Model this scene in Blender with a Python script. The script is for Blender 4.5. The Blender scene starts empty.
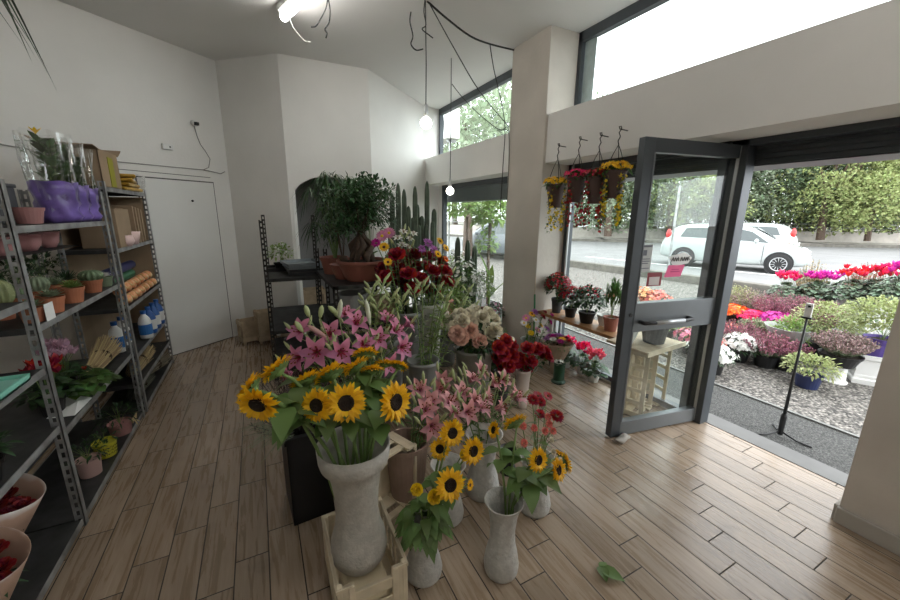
import bpy, math, random
from math import sin, cos, pi, radians
from mathutils import Vector as V, Matrix, Euler
SC = bpy.context.scene
COL = SC.collection
RND = random.Random(11)
R_ = RND.random
def U(a, b): return RND.uniform(a, b)

# ------------------------------------------------------------------ camera
CAMR = Matrix(((0.89059894, 0.09397562, -0.44497428), (-0.45468273, 0.20519015, -0.86669523), (0.00985612, 0.97419997, 0.22547122)))
CH = 1.65
FPX = 371.7
cd = bpy.data.cameras.new('camera')
cam = bpy.data.objects.new('camera', cd)
COL.objects.link(cam)
cd.sensor_width = 36.0
cd.lens = FPX / 900 * 36.0
cd.clip_start = 0.02
cd.clip_end = 400
cam.matrix_world = Matrix.Translation((0, 0, CH)) @ CAMR.to_4x4()
SC.camera = cam
# ------------------------------------------------------------------ sky, exposure
w = bpy.data.worlds.new('overcast_sky')
SC.world = w
w.use_nodes = True
wn = w.node_tree.nodes
bg = wn['Background']
bg.inputs[0].default_value = (0.93, 0.97, 1.0, 1)
bg.inputs[1].default_value = 4.3
sl = bpy.data.lights.new('sun', 'SUN'); sl.energy = 0.9; sl.angle = radians(40); sl.color = (1, 0.97, 0.92)
so = bpy.data.objects.new('sun', sl); COL.objects.link(so); so.rotation_euler = Euler((radians(38), radians(22), 0))
vs = SC.view_settings
vs.view_transform = 'Standard'
vs.look = 'None'
vs.gamma = 1.0
vs.use_curve_mapping = False
vs.exposure = 0.26

def ray(px, py): return CAMR @ V((px - 450, -(py - 300), -FPX))
def at_z(px, py, z):
    d = ray(px, py); return d * ((z - CH) / d.z) + V((0, 0, CH))
def at_x(px, py, x):
    d = ray(px, py); return d * (x / d.x) + V((0, 0, CH))
def at_y(px, py, y):
    d = ray(px, py); return d * (y / d.y) + V((0, 0, CH))

# ------------------------------------------------------------------ materials
MATS = {}
def mat(name, c, rough=0.6, var=0.0, isl=0.0, scale=8.0, bump=0.0, bscale=60.0, metal=0.0, trans=0.0, emit=0.0, c2=None, spec=None, coat=0.0):
    if name in MATS: return MATS[name]
    m = bpy.data.materials.new(name); m.use_nodes = True
    nt = m.node_tree; N = nt.nodes; L = nt.links
    b = N['Principled BSDF']
    b.inputs['Base Color'].default_value = (*c, 1)
    b.inputs['Roughness'].default_value = rough
    b.inputs['Metallic'].default_value = metal
    if spec is not None: b.inputs['Specular IOR Level'].default_value = spec
    if coat: b.inputs['Coat Weight'].default_value = coat
    if emit:
        b.inputs['Emission Color'].default_value = (*c, 1); b.inputs['Emission Strength'].default_value = emit
    if var or c2:
        tc = N.new('ShaderNodeTexCoord'); nz = N.new('ShaderNodeTexNoise')
        nz.inputs['Scale'].default_value = scale; nz.inputs['Detail'].default_value = 6
        L.new(tc.outputs['Object'], nz.inputs['Vector'])
        cr = N.new('ShaderNodeValToRGB')
        e = cr.color_ramp.elements
        e[0].position = 0.35; e[1].position = 0.68
        a = c2 if c2 else tuple(max(0, x * (1 - var)) for x in c)
        e[0].color = (*a, 1); e[1].color = (*[min(1, x * (1 + var * 0.5)) for x in c], 1)
        L.new(nz.outputs['Fac'], cr.inputs['Fac'])
        L.new(cr.outputs['Color'], b.inputs['Base Color'])
    if isl:
        g = N.new('ShaderNodeNewGeometry'); hs = N.new('ShaderNodeHueSaturation')
        mr = N.new('ShaderNodeMapRange'); mr.inputs['To Min'].default_value = 1 - isl; mr.inputs['To Max'].default_value = 1 + isl
        L.new(g.outputs['Random Per Island'], mr.inputs['Value'])
        L.new(mr.outputs['Result'], hs.inputs['Value'])
        mr2 = N.new('ShaderNodeMapRange'); mr2.inputs['To Min'].default_value = 0.5 - isl * 0.06; mr2.inputs['To Max'].default_value = 0.5 + isl * 0.06
        L.new(g.outputs['Random Per Island'], mr2.inputs['Value'])
        L.new(mr2.outputs['Result'], hs.inputs['Hue'])
        if b.inputs['Base Color'].is_linked:
            L.new(b.inputs['Base Color'].links[0].from_socket, hs.inputs['Color'])
        else: hs.inputs['Color'].default_value = (*c, 1)
        L.new(hs.outputs['Color'], b.inputs['Base Color'])
    if bump:
        tc = N.new('ShaderNodeTexCoord'); nz = N.new('ShaderNodeTexNoise')
        nz.inputs['Scale'].default_value = bscale; nz.inputs['Detail'].default_value = 4
        L.new(tc.outputs['Object'], nz.inputs['Vector'])
        bp = N.new('ShaderNodeBump'); bp.inputs['Strength'].default_value = bump; bp.inputs['Distance'].default_value = 0.01
        L.new(nz.outputs['Fac'], bp.inputs['Height']); L.new(bp.outputs['Normal'], b.inputs['Normal'])
    if trans:
        tl = N.new('ShaderNodeBsdfTranslucent'); mx = N.new('ShaderNodeMixShader')
        mx.inputs[0].default_value = trans
        if b.inputs['Base Color'].is_linked: L.new(b.inputs['Base Color'].links[0].from_socket, tl.inputs['Color'])
        else: tl.inputs['Color'].default_value = (*c, 1)
        out = N['Material Output']
        L.new(b.outputs[0], mx.inputs[1]); L.new(tl.outputs[0], mx.inputs[2]); L.new(mx.outputs[0], out.inputs['Surface'])
    MATS[name] = m
    return m
def glass(name, tint=(1, 1, 1), gl=0.08, rough=0.0, glc=(1, 1, 1)):
    m = bpy.data.materials.new(name); m.use_nodes = True
    nt = m.node_tree; N = nt.nodes; L = nt.links
    N.remove(N['Principled BSDF'])
    t = N.new('ShaderNodeBsdfTransparent'); t.inputs[0].default_value = (*tint, 1)
    g = N.new('ShaderNodeBsdfGlossy'); g.inputs['Roughness'].default_value = rough; g.inputs[0].default_value = (*glc, 1)
    mx = N.new('ShaderNodeMixShader'); lw = N.new('ShaderNodeLayerWeight'); lw.inputs[0].default_value = 0.25
    mr = N.new('ShaderNodeMapRange'); mr.inputs['To Min'].default_value = gl * 0.5; mr.inputs['To Max'].default_value = min(1, gl * 5)
    L.new(lw.outputs['Fresnel'], mr.inputs['Value']); L.new(mr.outputs[0], mx.inputs[0])
    L.new(t.outputs[0], mx.inputs[1]); L.new(g.outputs[0], mx.inputs[2]); L.new(mx.outputs[0], N['Material Output'].inputs['Surface'])
    MATS[name] = m
    return m

# ------------------------------------------------------------------ mesh builder
class MB:
    def __init__(s): s.v = []; s.f = []; s.mi = []; s.cur = 0
    def add(s, vs, fs):
        o = len(s.v); s.v.extend([tuple(p) for p in vs])
        for f in fs: s.f.append(tuple(i + o for i in f)); s.mi.append(s.cur)
        return s
    def box(s, c, d, rz=0, rot=None):
        M = rot if rot is not None else Matrix.Rotation(rz, 3, 'Z')
        c = V(c); vs = [c + M @ V((x * d[0] / 2, y * d[1] / 2, z * d[2] / 2)) for x in (-1, 1) for y in (-1, 1) for z in (-1, 1)]
        return s.add(vs, [(0, 1, 3, 2), (4, 6, 7, 5), (0, 4, 5, 1), (2, 3, 7, 6), (0, 2, 6, 4), (1, 5, 7, 3)])
    def b2(s, a, b):
        return s.box([(a[i] + b[i]) / 2 for i in range(3)], [abs(b[i] - a[i]) for i in range(3)])
    def prism(s, pts, z0, z1):
        n = len(pts)
        vs = [(p[0], p[1], z0) for p in pts] + [(p[0], p[1], z1) for p in pts]
        return s.add(vs, [tuple(range(n))[::-1], tuple(range(n, 2 * n))] + [(i, (i + 1) % n, n + (i + 1) % n, n + i) for i in range(n)])
    def bar(s, a, b, w_, t):
        a = V(a); b = V(b); d = b - a; q = d.to_track_quat('Z', 'Y').to_matrix()
        return s.box((a + b) / 2, (w_, t, d.length), rot=q)
    def tube(s, pts, r, n=6, cap=True):
        pts = [V(p) for p in pts]; rs = r if isinstance(r, (list, tuple)) else [r] * len(pts)
        vs = []; m = len(pts); ref = None
        for i, p in enumerate(pts):
            d = (pts[min(i + 1, m - 1)] - pts[max(i - 1, 0)]).normalized()
            if ref is None: ref = V((0, 0, 1)).cross(d) if abs(d.z) < 0.9 else V((1, 0, 0)).cross(d)
            x = (ref - d * ref.dot(d)).normalized(); y = d.cross(x); ref = x
            for k in range(n):
                a = 2 * pi * k / n; vs.append(p + (x * cos(a) + y * sin(a)) * rs[i])
        fs = [(i * n + k, i * n + (k + 1) % n, (i + 1) * n + (k + 1) % n, (i + 1) * n + k) for i in range(m - 1) for k in range(n)]
        if cap: fs += [tuple(range(n))[::-1], tuple(range((m - 1) * n, m * n))]
        return s.add(vs, fs)
    def lathe(s, prof, c=(0, 0, 0), n=28, M=None, sx=1, sy=1):
        vs = []; c = V(c)
        for (r, z) in prof:
            for k in range(n):
                a = 2 * pi * k / n; p = V((r * cos(a) * sx, r * sin(a) * sy, z))
                vs.append(c + (M @ p if M is not None else p))
        m = len(prof)
        fs = [(i * n + k, i * n + (k + 1) % n, (i + 1) * n + (k + 1) % n, (i + 1) * n + k) for i in range(m - 1) for k in range(n)]
        if prof[0][0] > 1e-6: fs.append(tuple(range(n))[::-1])
        if prof[-1][0] > 1e-6: fs.append(tuple(range((m - 1) * n, m * n)))
        return s.add(vs, fs)
    def open_lathe(s, prof, c=(0, 0, 0), n=28, wave=0):
        vs = []; c = V(c)
        for j, (r, z) in enumerate(prof):
            for k in range(n):
                a = 2 * pi * k / n; rr = r * (1 + wave * sin(a * 7 + j) * 0.6 + wave * sin(a * 3 + 2 * j) * 0.7)
                vs.append(c + V((rr * cos(a), rr * sin(a), z + wave * r * sin(a * 5) * 0.5 * (j / len(prof)))))
        m = len(prof)
        return s.add(vs, [(i * n + k, i * n + (k + 1) % n, (i + 1) * n + (k + 1) % n, (i + 1) * n + k) for i in range(m - 1) for k in range(n)])
    def ball(s, c, r, n=10, m=7, sq=(1, 1, 1)):
        c = V(c); vs = []; fs = []
        for i in range(m + 1):
            t = pi * i / m
            for k in range(n):
                a = 2 * pi * k / n; vs.append(c + V((r * sin(t) * cos(a) * sq[0], r * sin(t) * sin(a) * sq[1], r * cos(t) * sq[2])))
        for i in range(m):
            for k in range(n): fs.append((i * n + k, (i + 1) * n + k, (i + 1) * n + (k + 1) % n, i * n + (k + 1) % n))
        return s.add(vs, fs)
    def leaf(s, p, d, L, W, droop=0.3, fold=0.25, up=(0, 0, 1), seg=4, tipw=0.0, twist=0):
        p = V(p); d = V(d).normalized(); up = V(up)
        side = d.cross(up)
        if side.length < 0.05: side = d.cross(V((1, 0.3, 0)))
        side.normalize(); nr = side.cross(d)
        vs = []
        for i in range(seg + 1):
            t = i / seg; c = p + d * (L * t) - nr * 0 + V((0, 0, -1)) * (droop * L * t * t)
            ww = W * 0.5 * (sin(pi * min(1, t ** 0.75 * 0.98 + 0.02)) if t < 1 else tipw)
            if t == 0: ww = W * 0.08
            sd = side
            if twist: sd = Matrix.Rotation(twist * t, 3, d) @ side
            vs += [c - sd * ww + nr * (fold * ww), c, c + sd * ww + nr * (fold * ww)]
        fs = []
        for i in range(seg):
            a = 3 * i; fs += [(a, a + 1, a + 4, a + 3), (a + 1, a + 2, a + 5, a + 4)]
        return s.add(vs, fs)
    def quad(s, c, d, up, L, W):
        c = V(c); d = V(d).normalized(); sd = d.cross(V(up)); sd = sd.normalized() if sd.length > 1e-3 else d.orthogonal().normalized()
        return s.add([c - sd * W / 2, c + d * L * 0.5 - sd * W * 0.5, c + d * L, c + d * L * 0.5 + sd * W * 0.5, c + sd * W / 2][0:0] or
                     [c, c + d * L * 0.5 - sd * W / 2, c + d * L, c + d * L * 0.5 + sd * W / 2], [(0, 1, 2, 3)])
    def mesh(s, name, mats, smooth=True):
        me = bpy.data.meshes.new(name); me.from_pydata(s.v, [], s.f)
        if not isinstance(mats, (list, tuple)): mats = [mats]
        for m in mats: me.materials.append(m)
        if len(mats) > 1: me.polygons.foreach_set('material_index', s.mi)
        me.polygons.foreach_set('use_smooth', [smooth] * len(s.f))
        me.update(); return me
def rdir(zmin=-1.0, zmax=1.0):
    z = U(zmin, zmax); a = U(0, 2 * pi); r = math.sqrt(max(0, 1 - z * z)); return V((r * cos(a), r * sin(a), z))
def obj(name, mb, mats, parent=None, smooth=False, loc=None, bevel=0, label=None, kind=None):
    me = mb if isinstance(mb, bpy.types.Mesh) else mb.mesh(name, mats, smooth)
    o = bpy.data.objects.new(name, me); COL.objects.link(o)
    if parent is not None: o.parent = parent
    if loc is not None: o.location = loc
    if bevel:
        md = o.modifiers.new('bevel', 'BEVEL'); md.width = bevel; md.segments = 2; md.limit_method = 'ANGLE'
    if label: o['label'] = label
    if kind: o['kind'] = kind
    return o
def thing(name, label, cat, loc=(0, 0, 0), rz=0, group=None):
    o = bpy.data.objects.new(name, None); COL.objects.link(o); o.empty_display_size = 0.05
    o.location = loc; o.rotation_euler = (0, 0, rz)
    o['label'] = label; o['category'] = cat
    if group: o['group'] = group
    return o
def tag(o, label, cat, group=None):
    o['label'] = label; o['category'] = cat
    if group: o['group'] = group
    return o
def struct(name, mb, m, parent=None, **k):
    o = obj(name, mb, m, parent, **k)
    if parent is None: o['kind'] = 'structure'
    return o
def dup(o, loc=None, rz=None, label=None, group=None, parent=None, sc=None):
    c = o.copy(); COL.objects.link(c)
    if parent is not None: c.parent = parent
    if loc is not None: c.location = loc
    if rz is not None: c.rotation_euler = (0, 0, rz)
    if sc is not None: c.scale = (sc, sc, sc)
    if label: c['label'] = label
    if group: c['group'] = group
    for ch in list(o.children): dup(ch, parent=c)
    return c

# ---- palette
wallm = mat('white_painted_plaster', (0.80, 0.785, 0.755), 0.9, var=0.045, scale=1.6, bump=0.15, bscale=35)
ceilm = mat('ceiling_plaster', (0.76, 0.75, 0.73), 0.95, var=0.03, scale=1.2, bump=0.08, bscale=30)
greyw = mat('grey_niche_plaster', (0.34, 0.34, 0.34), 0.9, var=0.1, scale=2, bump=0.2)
framem = mat('anthracite_aluminium', (0.075, 0.085, 0.095), 0.42, var=0.08, scale=3, metal=0.35)
frameg = mat('grey_aluminium', (0.17, 0.185, 0.195), 0.4, metal=0.4, var=0.06)
framel = mat('pale_aluminium_strip', (0.5, 0.52, 0.53), 0.35, metal=0.5)
pane = glass('window_glass', (0.96, 0.985, 0.975), 0.016)
cello = glass('cellophane', (0.93, 0.94, 0.94), 0.16, 0.06)
doorm = mat('white_door_paint', (0.78, 0.775, 0.75), 0.6, var=0.03, scale=2)
galv = mat('galvanised_steel', (0.36, 0.37, 0.37), 0.5, var=0.25, scale=9, metal=0.3, c2=(0.19, 0.185, 0.18))
dsteel = mat('dark_steel_shelf', (0.055, 0.055, 0.055), 0.55, var=0.4, scale=10, metal=0.4)
rust = mat('rusty_black_steel', (0.045, 0.04, 0.037), 0.6, var=0.4, scale=20, metal=0.4)
blackp = mat('black_plastic', (0.012, 0.012, 0.013), 0.45)
darkp = mat('dark_grey_plastic', (0.05, 0.052, 0.055), 0.5)
greyp = mat('grey_plastic', (0.27, 0.275, 0.265), 0.5, var=0.1, scale=9)
whitep = mat('white_plastic', (0.74, 0.74, 0.72), 0.45)
creamp = mat('cream_plastic', (0.68, 0.58, 0.42), 0.5, var=0.14, scale=10)
vasem = mat('stone_look_vase', (0.47, 0.445, 0.40), 0.55, var=0.14, scale=26, bump=0.35, bscale=70)
vasei = mat('whitewashed_vase', (0.56, 0.55, 0.52), 0.6, var=0.16, scale=34, bump=0.6, bscale=60)
terra = mat('terracotta', (0.42, 0.15, 0.075), 0.75, var=0.15, scale=14)
terrad = mat('brown_red_plastic_pot', (0.33, 0.12, 0.085), 0.55, var=0.1, scale=8)
brownp = mat('brown_plastic_pot', (0.09, 0.05, 0.042), 0.55)
navyp = mat('navy_pot', (0.02, 0.03, 0.10), 0.4)
purplep = mat('purple_wrap', (0.19, 0.125, 0.42), 0.28, var=0.45, scale=12, isl=0.1)
pinkp = mat('pink_ceramic', (0.56, 0.27, 0.27), 0.45, var=0.1)
greenpl = mat('green_plastic', (0.015, 0.06, 0.032), 0.4)
soil = mat('potting_soil', (0.035, 0.024, 0.017), 0.95, var=0.5, scale=60, bump=0.6)
wood = mat('varnished_pine_shelf', (0.36, 0.18, 0.075), 0.45, var=0.28, scale=5)
palew = mat('pale_crate_wood', (0.52, 0.41, 0.28), 0.7, var=0.2, scale=12)
card = mat('brown_cardboard', (0.33, 0.235, 0.15), 0.85, var=0.1, scale=6)
kraft = mat('kraft_paper', (0.46, 0.34, 0.25), 0.8, var=0.15, scale=8)
paperw = mat('white_paper', (0.82, 0.82, 0.80), 0.7)
stemg = mat('stem_green', (0.17, 0.26, 0.075), 0.55, var=0.2, scale=20)
stemp = mat('pale_stem_green', (0.30, 0.38, 0.16), 0.55, var=0.2, scale=20)
leafg = mat('mid_green_leaf', (0.075, 0.15, 0.035), 0.45, isl=0.4, trans=0.28)
leafs = mat('sunflower_leaf', (0.13, 0.22, 0.06), 0.5, isl=0.35, trans=0.25)
leaff = mat('ficus_leaf', (0.055, 0.12, 0.045), 0.38, isl=0.45, trans=0.2)
leafd = mat('dark_green_leaf', (0.032, 0.072, 0.026), 0.42, isl=0.45, trans=0.2)
leafl = mat('light_green_leaf', (0.22, 0.32, 0.085), 0.5, isl=0.35, trans=0.3)
leafv = mat('cream_variegated_leaf', (0.32, 0.36, 0.15), 0.5, isl=0.35, trans=0.3)
leafgy = mat('grey_green_leaf', (0.22, 0.27, 0.17), 0.55, isl=0.35, trans=0.2)
twig = mat('brown_twig', (0.055, 0.035, 0.022), 0.8, isl=0.4)
bark = mat('ficus_bark', (0.10, 0.065, 0.045), 0.75, var=0.35, scale=18, bump=0.6)
sunp = mat('sunflower_petal', (0.95, 0.57, 0.015), 0.5, isl=0.16, trans=0.3)
sund = mat('sunflower_disc', (0.022, 0.011, 0.006), 0.95, var=0.5, scale=120, bump=1.0, bscale=220)
yelp = mat('yellow_petal', (0.86, 0.60, 0.02), 0.5, isl=0.2, trans=0.3)
orap = mat('orange_petal', (0.88, 0.16, 0.015), 0.5, isl=0.25, trans=0.25)
redp = mat('red_petal', (0.40, 0.008, 0.024), 0.5, isl=0.35, trans=0.2)
dredp = mat('dark_red_petal', (0.22, 0.006, 0.014), 0.55, isl=0.4, trans=0.15)
brip = mat('bright_pink_petal', (0.82, 0.03, 0.16), 0.5, isl=0.25, trans=0.25)
magp = mat('magenta_petal', (0.60, 0.025, 0.33), 0.5, isl=0.3, trans=0.25)
lilp = mat('lily_pink_petal', (0.66, 0.24, 0.40), 0.45, isl=0.22, trans=0.3)
lilq = mat('pale_lily_petal', (0.68, 0.33, 0.36), 0.45, isl=0.22, trans=0.3)
lild = mat('deep_pink_throat', (0.50, 0.05, 0.16), 0.5, isl=0.2, trans=0.2)
salm = mat('salmon_petal', (0.80, 0.24, 0.20), 0.5, isl=0.25, trans=0.25)
whp = mat('white_petal', (0.86, 0.86, 0.82), 0.5, isl=0.1, trans=0.3)
crep = mat('cream_rose_petal', (0.76, 0.70, 0.55), 0.5, isl=0.14, trans=0.25)
blush = mat('blush_rose_petal', (0.78, 0.50, 0.40), 0.5, isl=0.14, trans=0.25)
purpf = mat('lilac_petal', (0.50, 0.18, 0.52), 0.5, isl=0.3, trans=0.25)
heath = mat('heather_pink_flower', (0.34, 0.12, 0.18), 0.7, isl=0.4)
heatp = mat('heather_pale_flower', (0.36, 0.24, 0.24), 0.7, isl=0.4)
budg = mat('lily_bud', (0.50, 0.56, 0.28), 0.45, isl=0.25, trans=0.2)
straw = mat('dry_straw', (0.50, 0.38, 0.21), 0.8, isl=0.4)
pollen = mat('pollen_brown', (0.25, 0.07, 0.02), 0.8)
wirem = mat('black_cable', (0.01, 0.01, 0.01), 0.5)
carw = mat('white_car_paint', (0.40, 0.43, 0.42), 0.25, coat=0.6)
carg = mat('grey_car_paint', (0.10, 0.115, 0.13), 0.3, coat=0.6)
cargl = mat('car_glass', (0.03, 0.045, 0.045), 0.08, spec=0.8)
tyre = mat('tyre_rubber', (0.018, 0.018, 0.018), 0.85)
rim = mat('silver_wheel_rim', (0.62, 0.63, 0.64), 0.3, metal=0.6)

# ------------------------------------------------------------------ floor material: wood-look plank tiles
def plank_mat():
    m = bpy.data.materials.new('wood_look_floor_tile'); m.use_nodes = True
    nt = m.node_tree; N = nt.nodes; L = nt.links; b = N['Principled BSDF']
    tc = N.new('ShaderNodeTexCoord'); sp = N.new('ShaderNodeSeparateXYZ'); L.new(tc.outputs['Object'], sp.inputs[0])
    def M(op, a, b_=None, c=None):
        n = N.new('ShaderNodeMath'); n.operation = op
        for i, x in enumerate((a, b_, c)):
            if x is None: continue
            if isinstance(x, (int, float)): n.inputs[i].default_value = x
            else: L.new(x, n.inputs[i])
        return n.outputs[0]
    Wd, Ld = 0.1455, 0.5826
    u = M('DIVIDE', M('ADD', sp.outputs[0], 0.825), Wd)
    row = M('FLOOR', u); fu = M('FRACT', u)
    v = M('DIVIDE', M('SUBTRACT', M('SUBTRACT', sp.outputs[1], 1.825), M('MULTIPLY', row, 0.1305)), Ld)
    col = M('FLOOR', v); fv = M('FRACT', v)
    du = M('MULTIPLY', M('MINIMUM', fu, M('SUBTRACT', 1.0, fu)), Wd)
    dv = M('MULTIPLY', M('MINIMUM', fv, M('SUBTRACT', 1.0, fv)), Ld)
    dist = M('MINIMUM', du, dv)
    g = M('LESS_THAN', dist, 0.0027)
    cmb = N.new('ShaderNodeCombineXYZ'); L.new(row, cmb.inputs[0]); L.new(col, cmb.inputs[1])
    wn_ = N.new('ShaderNodeTexWhiteNoise'); wn_.noise_dimensions = '3D'; L.new(cmb.outputs[0], wn_.inputs['Vector'])
    # grain: stretched noise, offset per plank
    mp = N.new('ShaderNodeMapping'); mp.inputs['Scale'].default_value = (34, 2.6, 1)
    L.new(tc.outputs['Object'], mp.inputs['Vector'])
    ad = N.new('ShaderNodeVectorMath'); ad.operation = 'ADD'
    sc = N.new('ShaderNodeVectorMath'); sc.operation = 'SCALE'; sc.inputs['Scale'].default_value = 19.0
    L.new(wn_.outputs['Color'], sc.inputs[0]); L.new(mp.outputs[0], ad.inputs[0]); L.new(sc.outputs[0], ad.inputs[1])
    nz = N.new('ShaderNodeTexNoise'); nz.inputs['Scale'].default_value = 1.0; nz.inputs['Detail'].default_value = 8; nz.inputs['Roughness'].default_value = 0.62; nz.inputs['Distortion'].default_value = 0.8
    L.new(ad.outputs[0], nz.inputs['Vector'])
    cr = N.new('ShaderNodeValToRGB'); e = cr.color_ramp.elements
    e[0].position = 0.28; e[0].color = (0.255, 0.184, 0.124, 1); e[1].position = 0.72; e[1].color = (0.41, 0.318, 0.235, 1)
    L.new(nz.outputs['Fac'], cr.inputs['Fac'])
    hs = N.new('ShaderNodeHueSaturation'); mr = N.new('ShaderNodeMapRange'); mr.inputs['To Min'].default_value = 0.85; mr.inputs['To Max'].default_value = 1.15
    L.new(wn_.outputs['Value'], mr.inputs['Value']); L.new(mr.outputs[0], hs.inputs['Value']); L.new(cr.outputs[0], hs.inputs['Color'])
    # scattered dirt blotches
    n2 = N.new('ShaderNodeTexNoise'); n2.inputs['Scale'].default_value = 3.0; n2.inputs['Detail'].default_value = 5; L.new(ad.outputs[0], n2.inputs['Vector'])
    n3 = N.new('ShaderNodeTexNoise'); n3.inputs['Scale'].default_value = 4.0; n3.inputs['Detail'].default_value = 4; L.new(tc.outputs['Object'], n3.inputs['Vector'])
    dm = N.new('ShaderNodeMapRange'); dm.inputs['From Min'].default_value = 0.62; dm.inputs['From Max'].default_value = 0.78; dm.inputs['To Max'].default_value = 0.55
    L.new(n3.outputs['Fac'], dm.inputs['Value'])
    mx = N.new('ShaderNodeMixRGB'); mx.inputs[2].default_value = (0.10, 0.075, 0.055, 1); L.new(dm.outputs[0], mx.inputs[0]); L.new(hs.outputs[0], mx.inputs[1])
    mg = N.new('ShaderNodeMixRGB'); mg.inputs[2].default_value = (0.03, 0.023, 0.017, 1); L.new(g, mg.inputs[0]); L.new(mx.outputs[0], mg.inputs[1])
    L.new(mg.outputs[0], b.inputs['Base Color'])
    rr = N.new('ShaderNodeMapRange'); rr.inputs['To Min'].default_value = 0.20; rr.inputs['To Max'].default_value = 0.36
    L.new(nz.outputs['Fac'], rr.inputs['Value'])
    rg = M('MAXIMUM', rr.outputs[0], M('MULTIPLY', g, 0.9)); L.new(rg, b.inputs['Roughness'])
    hgt = M('MINIMUM', M('DIVIDE', dist, 0.004), 1.0)
    hh = M('ADD', M('MULTIPLY', hgt, 1.0), M('MULTIPLY', nz.outputs['Fac'], 0.35))
    bp = N.new('ShaderNodeBump'); bp.inputs['Strength'].default_value = 0.35; bp.inputs['Distance'].default_value = 0.004
    L.new(hh, bp.inputs['Height']); L.new(bp.outputs[0], b.inputs['Normal'])
    return m
floorm = plank_mat()
def stones_mat(name, c1, c2, sc, bump, rnd=True):
    m = bpy.data.materials.new(name); m.use_nodes = True
    nt = m.node_tree; N = nt.nodes; L = nt.links; b = N['Principled BSDF']; b.inputs['Roughness'].default_value = 0.9
    tc = N.new('ShaderNodeTexCoord'); vo = N.new('ShaderNodeTexVoronoi'); vo.inputs['Scale'].default_value = sc; L.new(tc.outputs['Object'], vo.inputs['Vector'])
    sp = N.new('ShaderNodeSeparateColor'); L.new(vo.outputs['Color'], sp.inputs[0])
    cr = N.new('ShaderNodeValToRGB'); e = cr.color_ramp.elements; e[0].color = (*c1, 1); e[1].color = (*c2, 1); L.new(sp.outputs[0], cr.inputs[0])
    mr = N.new('ShaderNodeMapRange'); mr.inputs['From Max'].default_value = 0.7 ; mr.inputs['To Min'].default_value = 1.0; mr.inputs['To Max'].default_value = 0.35
    L.new(vo.outputs['Distance'], mr.inputs['Value'])
    hs = N.new('ShaderNodeHueSaturation'); L.new(cr.outputs[0], hs.inputs['Color']); L.new(mr.outputs[0], hs.inputs['Value']); L.new(hs.outputs[0], b.inputs['Base Color'])
    bp = N.new('ShaderNodeBump'); bp.inputs['Strength'].default_value = bump; bp.inputs['Distance'].default_value = 0.02; bp.invert = True
    L.new(vo.outputs['Distance'], bp.inputs['Height']); L.new(bp.outputs[0], b.inputs['Normal'])
    return m
gravelm = stones_mat('pale_gravel', (0.07, 0.065, 0.06), (0.52, 0.48, 0.43), 44, 1.0)
asphm = stones_mat('coarse_grey_paving', (0.075, 0.075, 0.072), (0.19, 0.19, 0.18), 95, 0.5)
roadm = mat('road_asphalt', (0.19, 0.19, 0.188), 0.85, var=0.12, scale=1.2, bump=0.3, bscale=120)
kerbm = mat('dark_kerb_stone', (0.15, 0.14, 0.12), 0.9, var=0.3, scale=5)
concm = mat('weathered_concrete', (0.42, 0.39, 0.35), 0.9, var=0.2, scale=2)
linem = mat('road_marking_white', (0.8, 0.8, 0.78), 0.8, var=0.15, scale=6)

# ------------------------------------------------------------------ shell of the shop
H = 3.41
BT, BB = 2.63, 2.17      # top and underside of the long beam
XB = 2.70                # inner face of the beam
PA, PB_, PC, PD, PE, PF_ = (-0.953, 5.162), (-0.257, 5.724), (0.392, 5.129), (1.431, 5.103), (2.658, 6.234), (3.05, 6.37)
PL_ = (-2.75, 3.712)
floor_pts = [(-2.75, -2.8), (3.14, -2.8), (3.14, 6.42), PE, PD, PC, PB_, PL_]
niche = [(0.38, 5.0), (1.45, 5.0), (1.45, 6.0), (0.38, 6.0)]
mb = MB(); mb.prism([(-2.9, -2.95), (3.14, -2.95), (3.14, 6.5), (1.5, 6.5), (-2.9, 6.5)], -0.12, 0)
struct('floor', mb, floorm)
mb = MB(); mb.prism([(-3.0, -3.0), (3.25, -3.0), (3.25, 6.6), (-3.0, 6.6)], H, H + 0.15)
struct('ceiling', mb, ceilm)
def wall(name, a, b, z0=0, z1=H, t=0.12, m=wallm, **k):
    a = V(a).to_2d() if len(a) > 2 else V(a); b = V(b)
    d = (b - a).normalized(); n = V((-d.y, d.x)) * t
    mb = MB(); mb.prism([a, b, b + n, a + n], z0, z1); return struct(name, mb, m, **k)
wall('wall_left', (-2.75, -2.8), PL_)
wall('wall_back_left', PL_, PB_)
wall('wall_back_corner', PB_, PC)
wall('wall_back_right', PD, PE)
wall('wall_back_return', PE, PF_)
wall('wall_rear', (3.2, -2.8), (-2.8, -2.8))
# back wall with the arched niche
def arch_pts(x0, x1, zs, zt, n=14):
    cx_, rx = (x0 + x1) / 2, (x1 - x0) / 2
    return [(cx_ - rx * cos(pi * i / n), zs + (zt - zs) * sin(pi * i / n)) for i in range(n + 1)]
ar = arch_pts(0.43, 1.33, 1.80, 2.10)
mb = MB()
def yy(x): return PC[1] + (PD[1] - PC[1]) * (x - PC[0]) / (PD[0] - PC[0])
T_ = 0.13
def yprism(mb, poly, t):
    vs = [(x, yy(x), z) for x, z in poly] + [(x, yy(x) + t, z) for x, z in poly]; n = len(poly)
    mb.add(vs, [tuple(range(n)), tuple(range(n, 2 * n))[::-1]] + [(i, n + i, n + (i + 1) % n, (i + 1) % n) for i in range(n)])
yprism(mb, [(PC[0], 0), (0.43, 0), (0.43, 1.8), (0.43, H), (PC[0], H)], T_)
yprism(mb, [(1.33, 0), (PD[0], 0), (PD[0], H), (1.33, H), (1.33, 1.8)], T_)
for i in range(len(ar) - 1):
    yprism(mb, [ar[i], ar[i + 1], (ar[i + 1][0], H), (ar[i][0], H)], T_)
struct('wall_back', mb, wallm)
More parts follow.
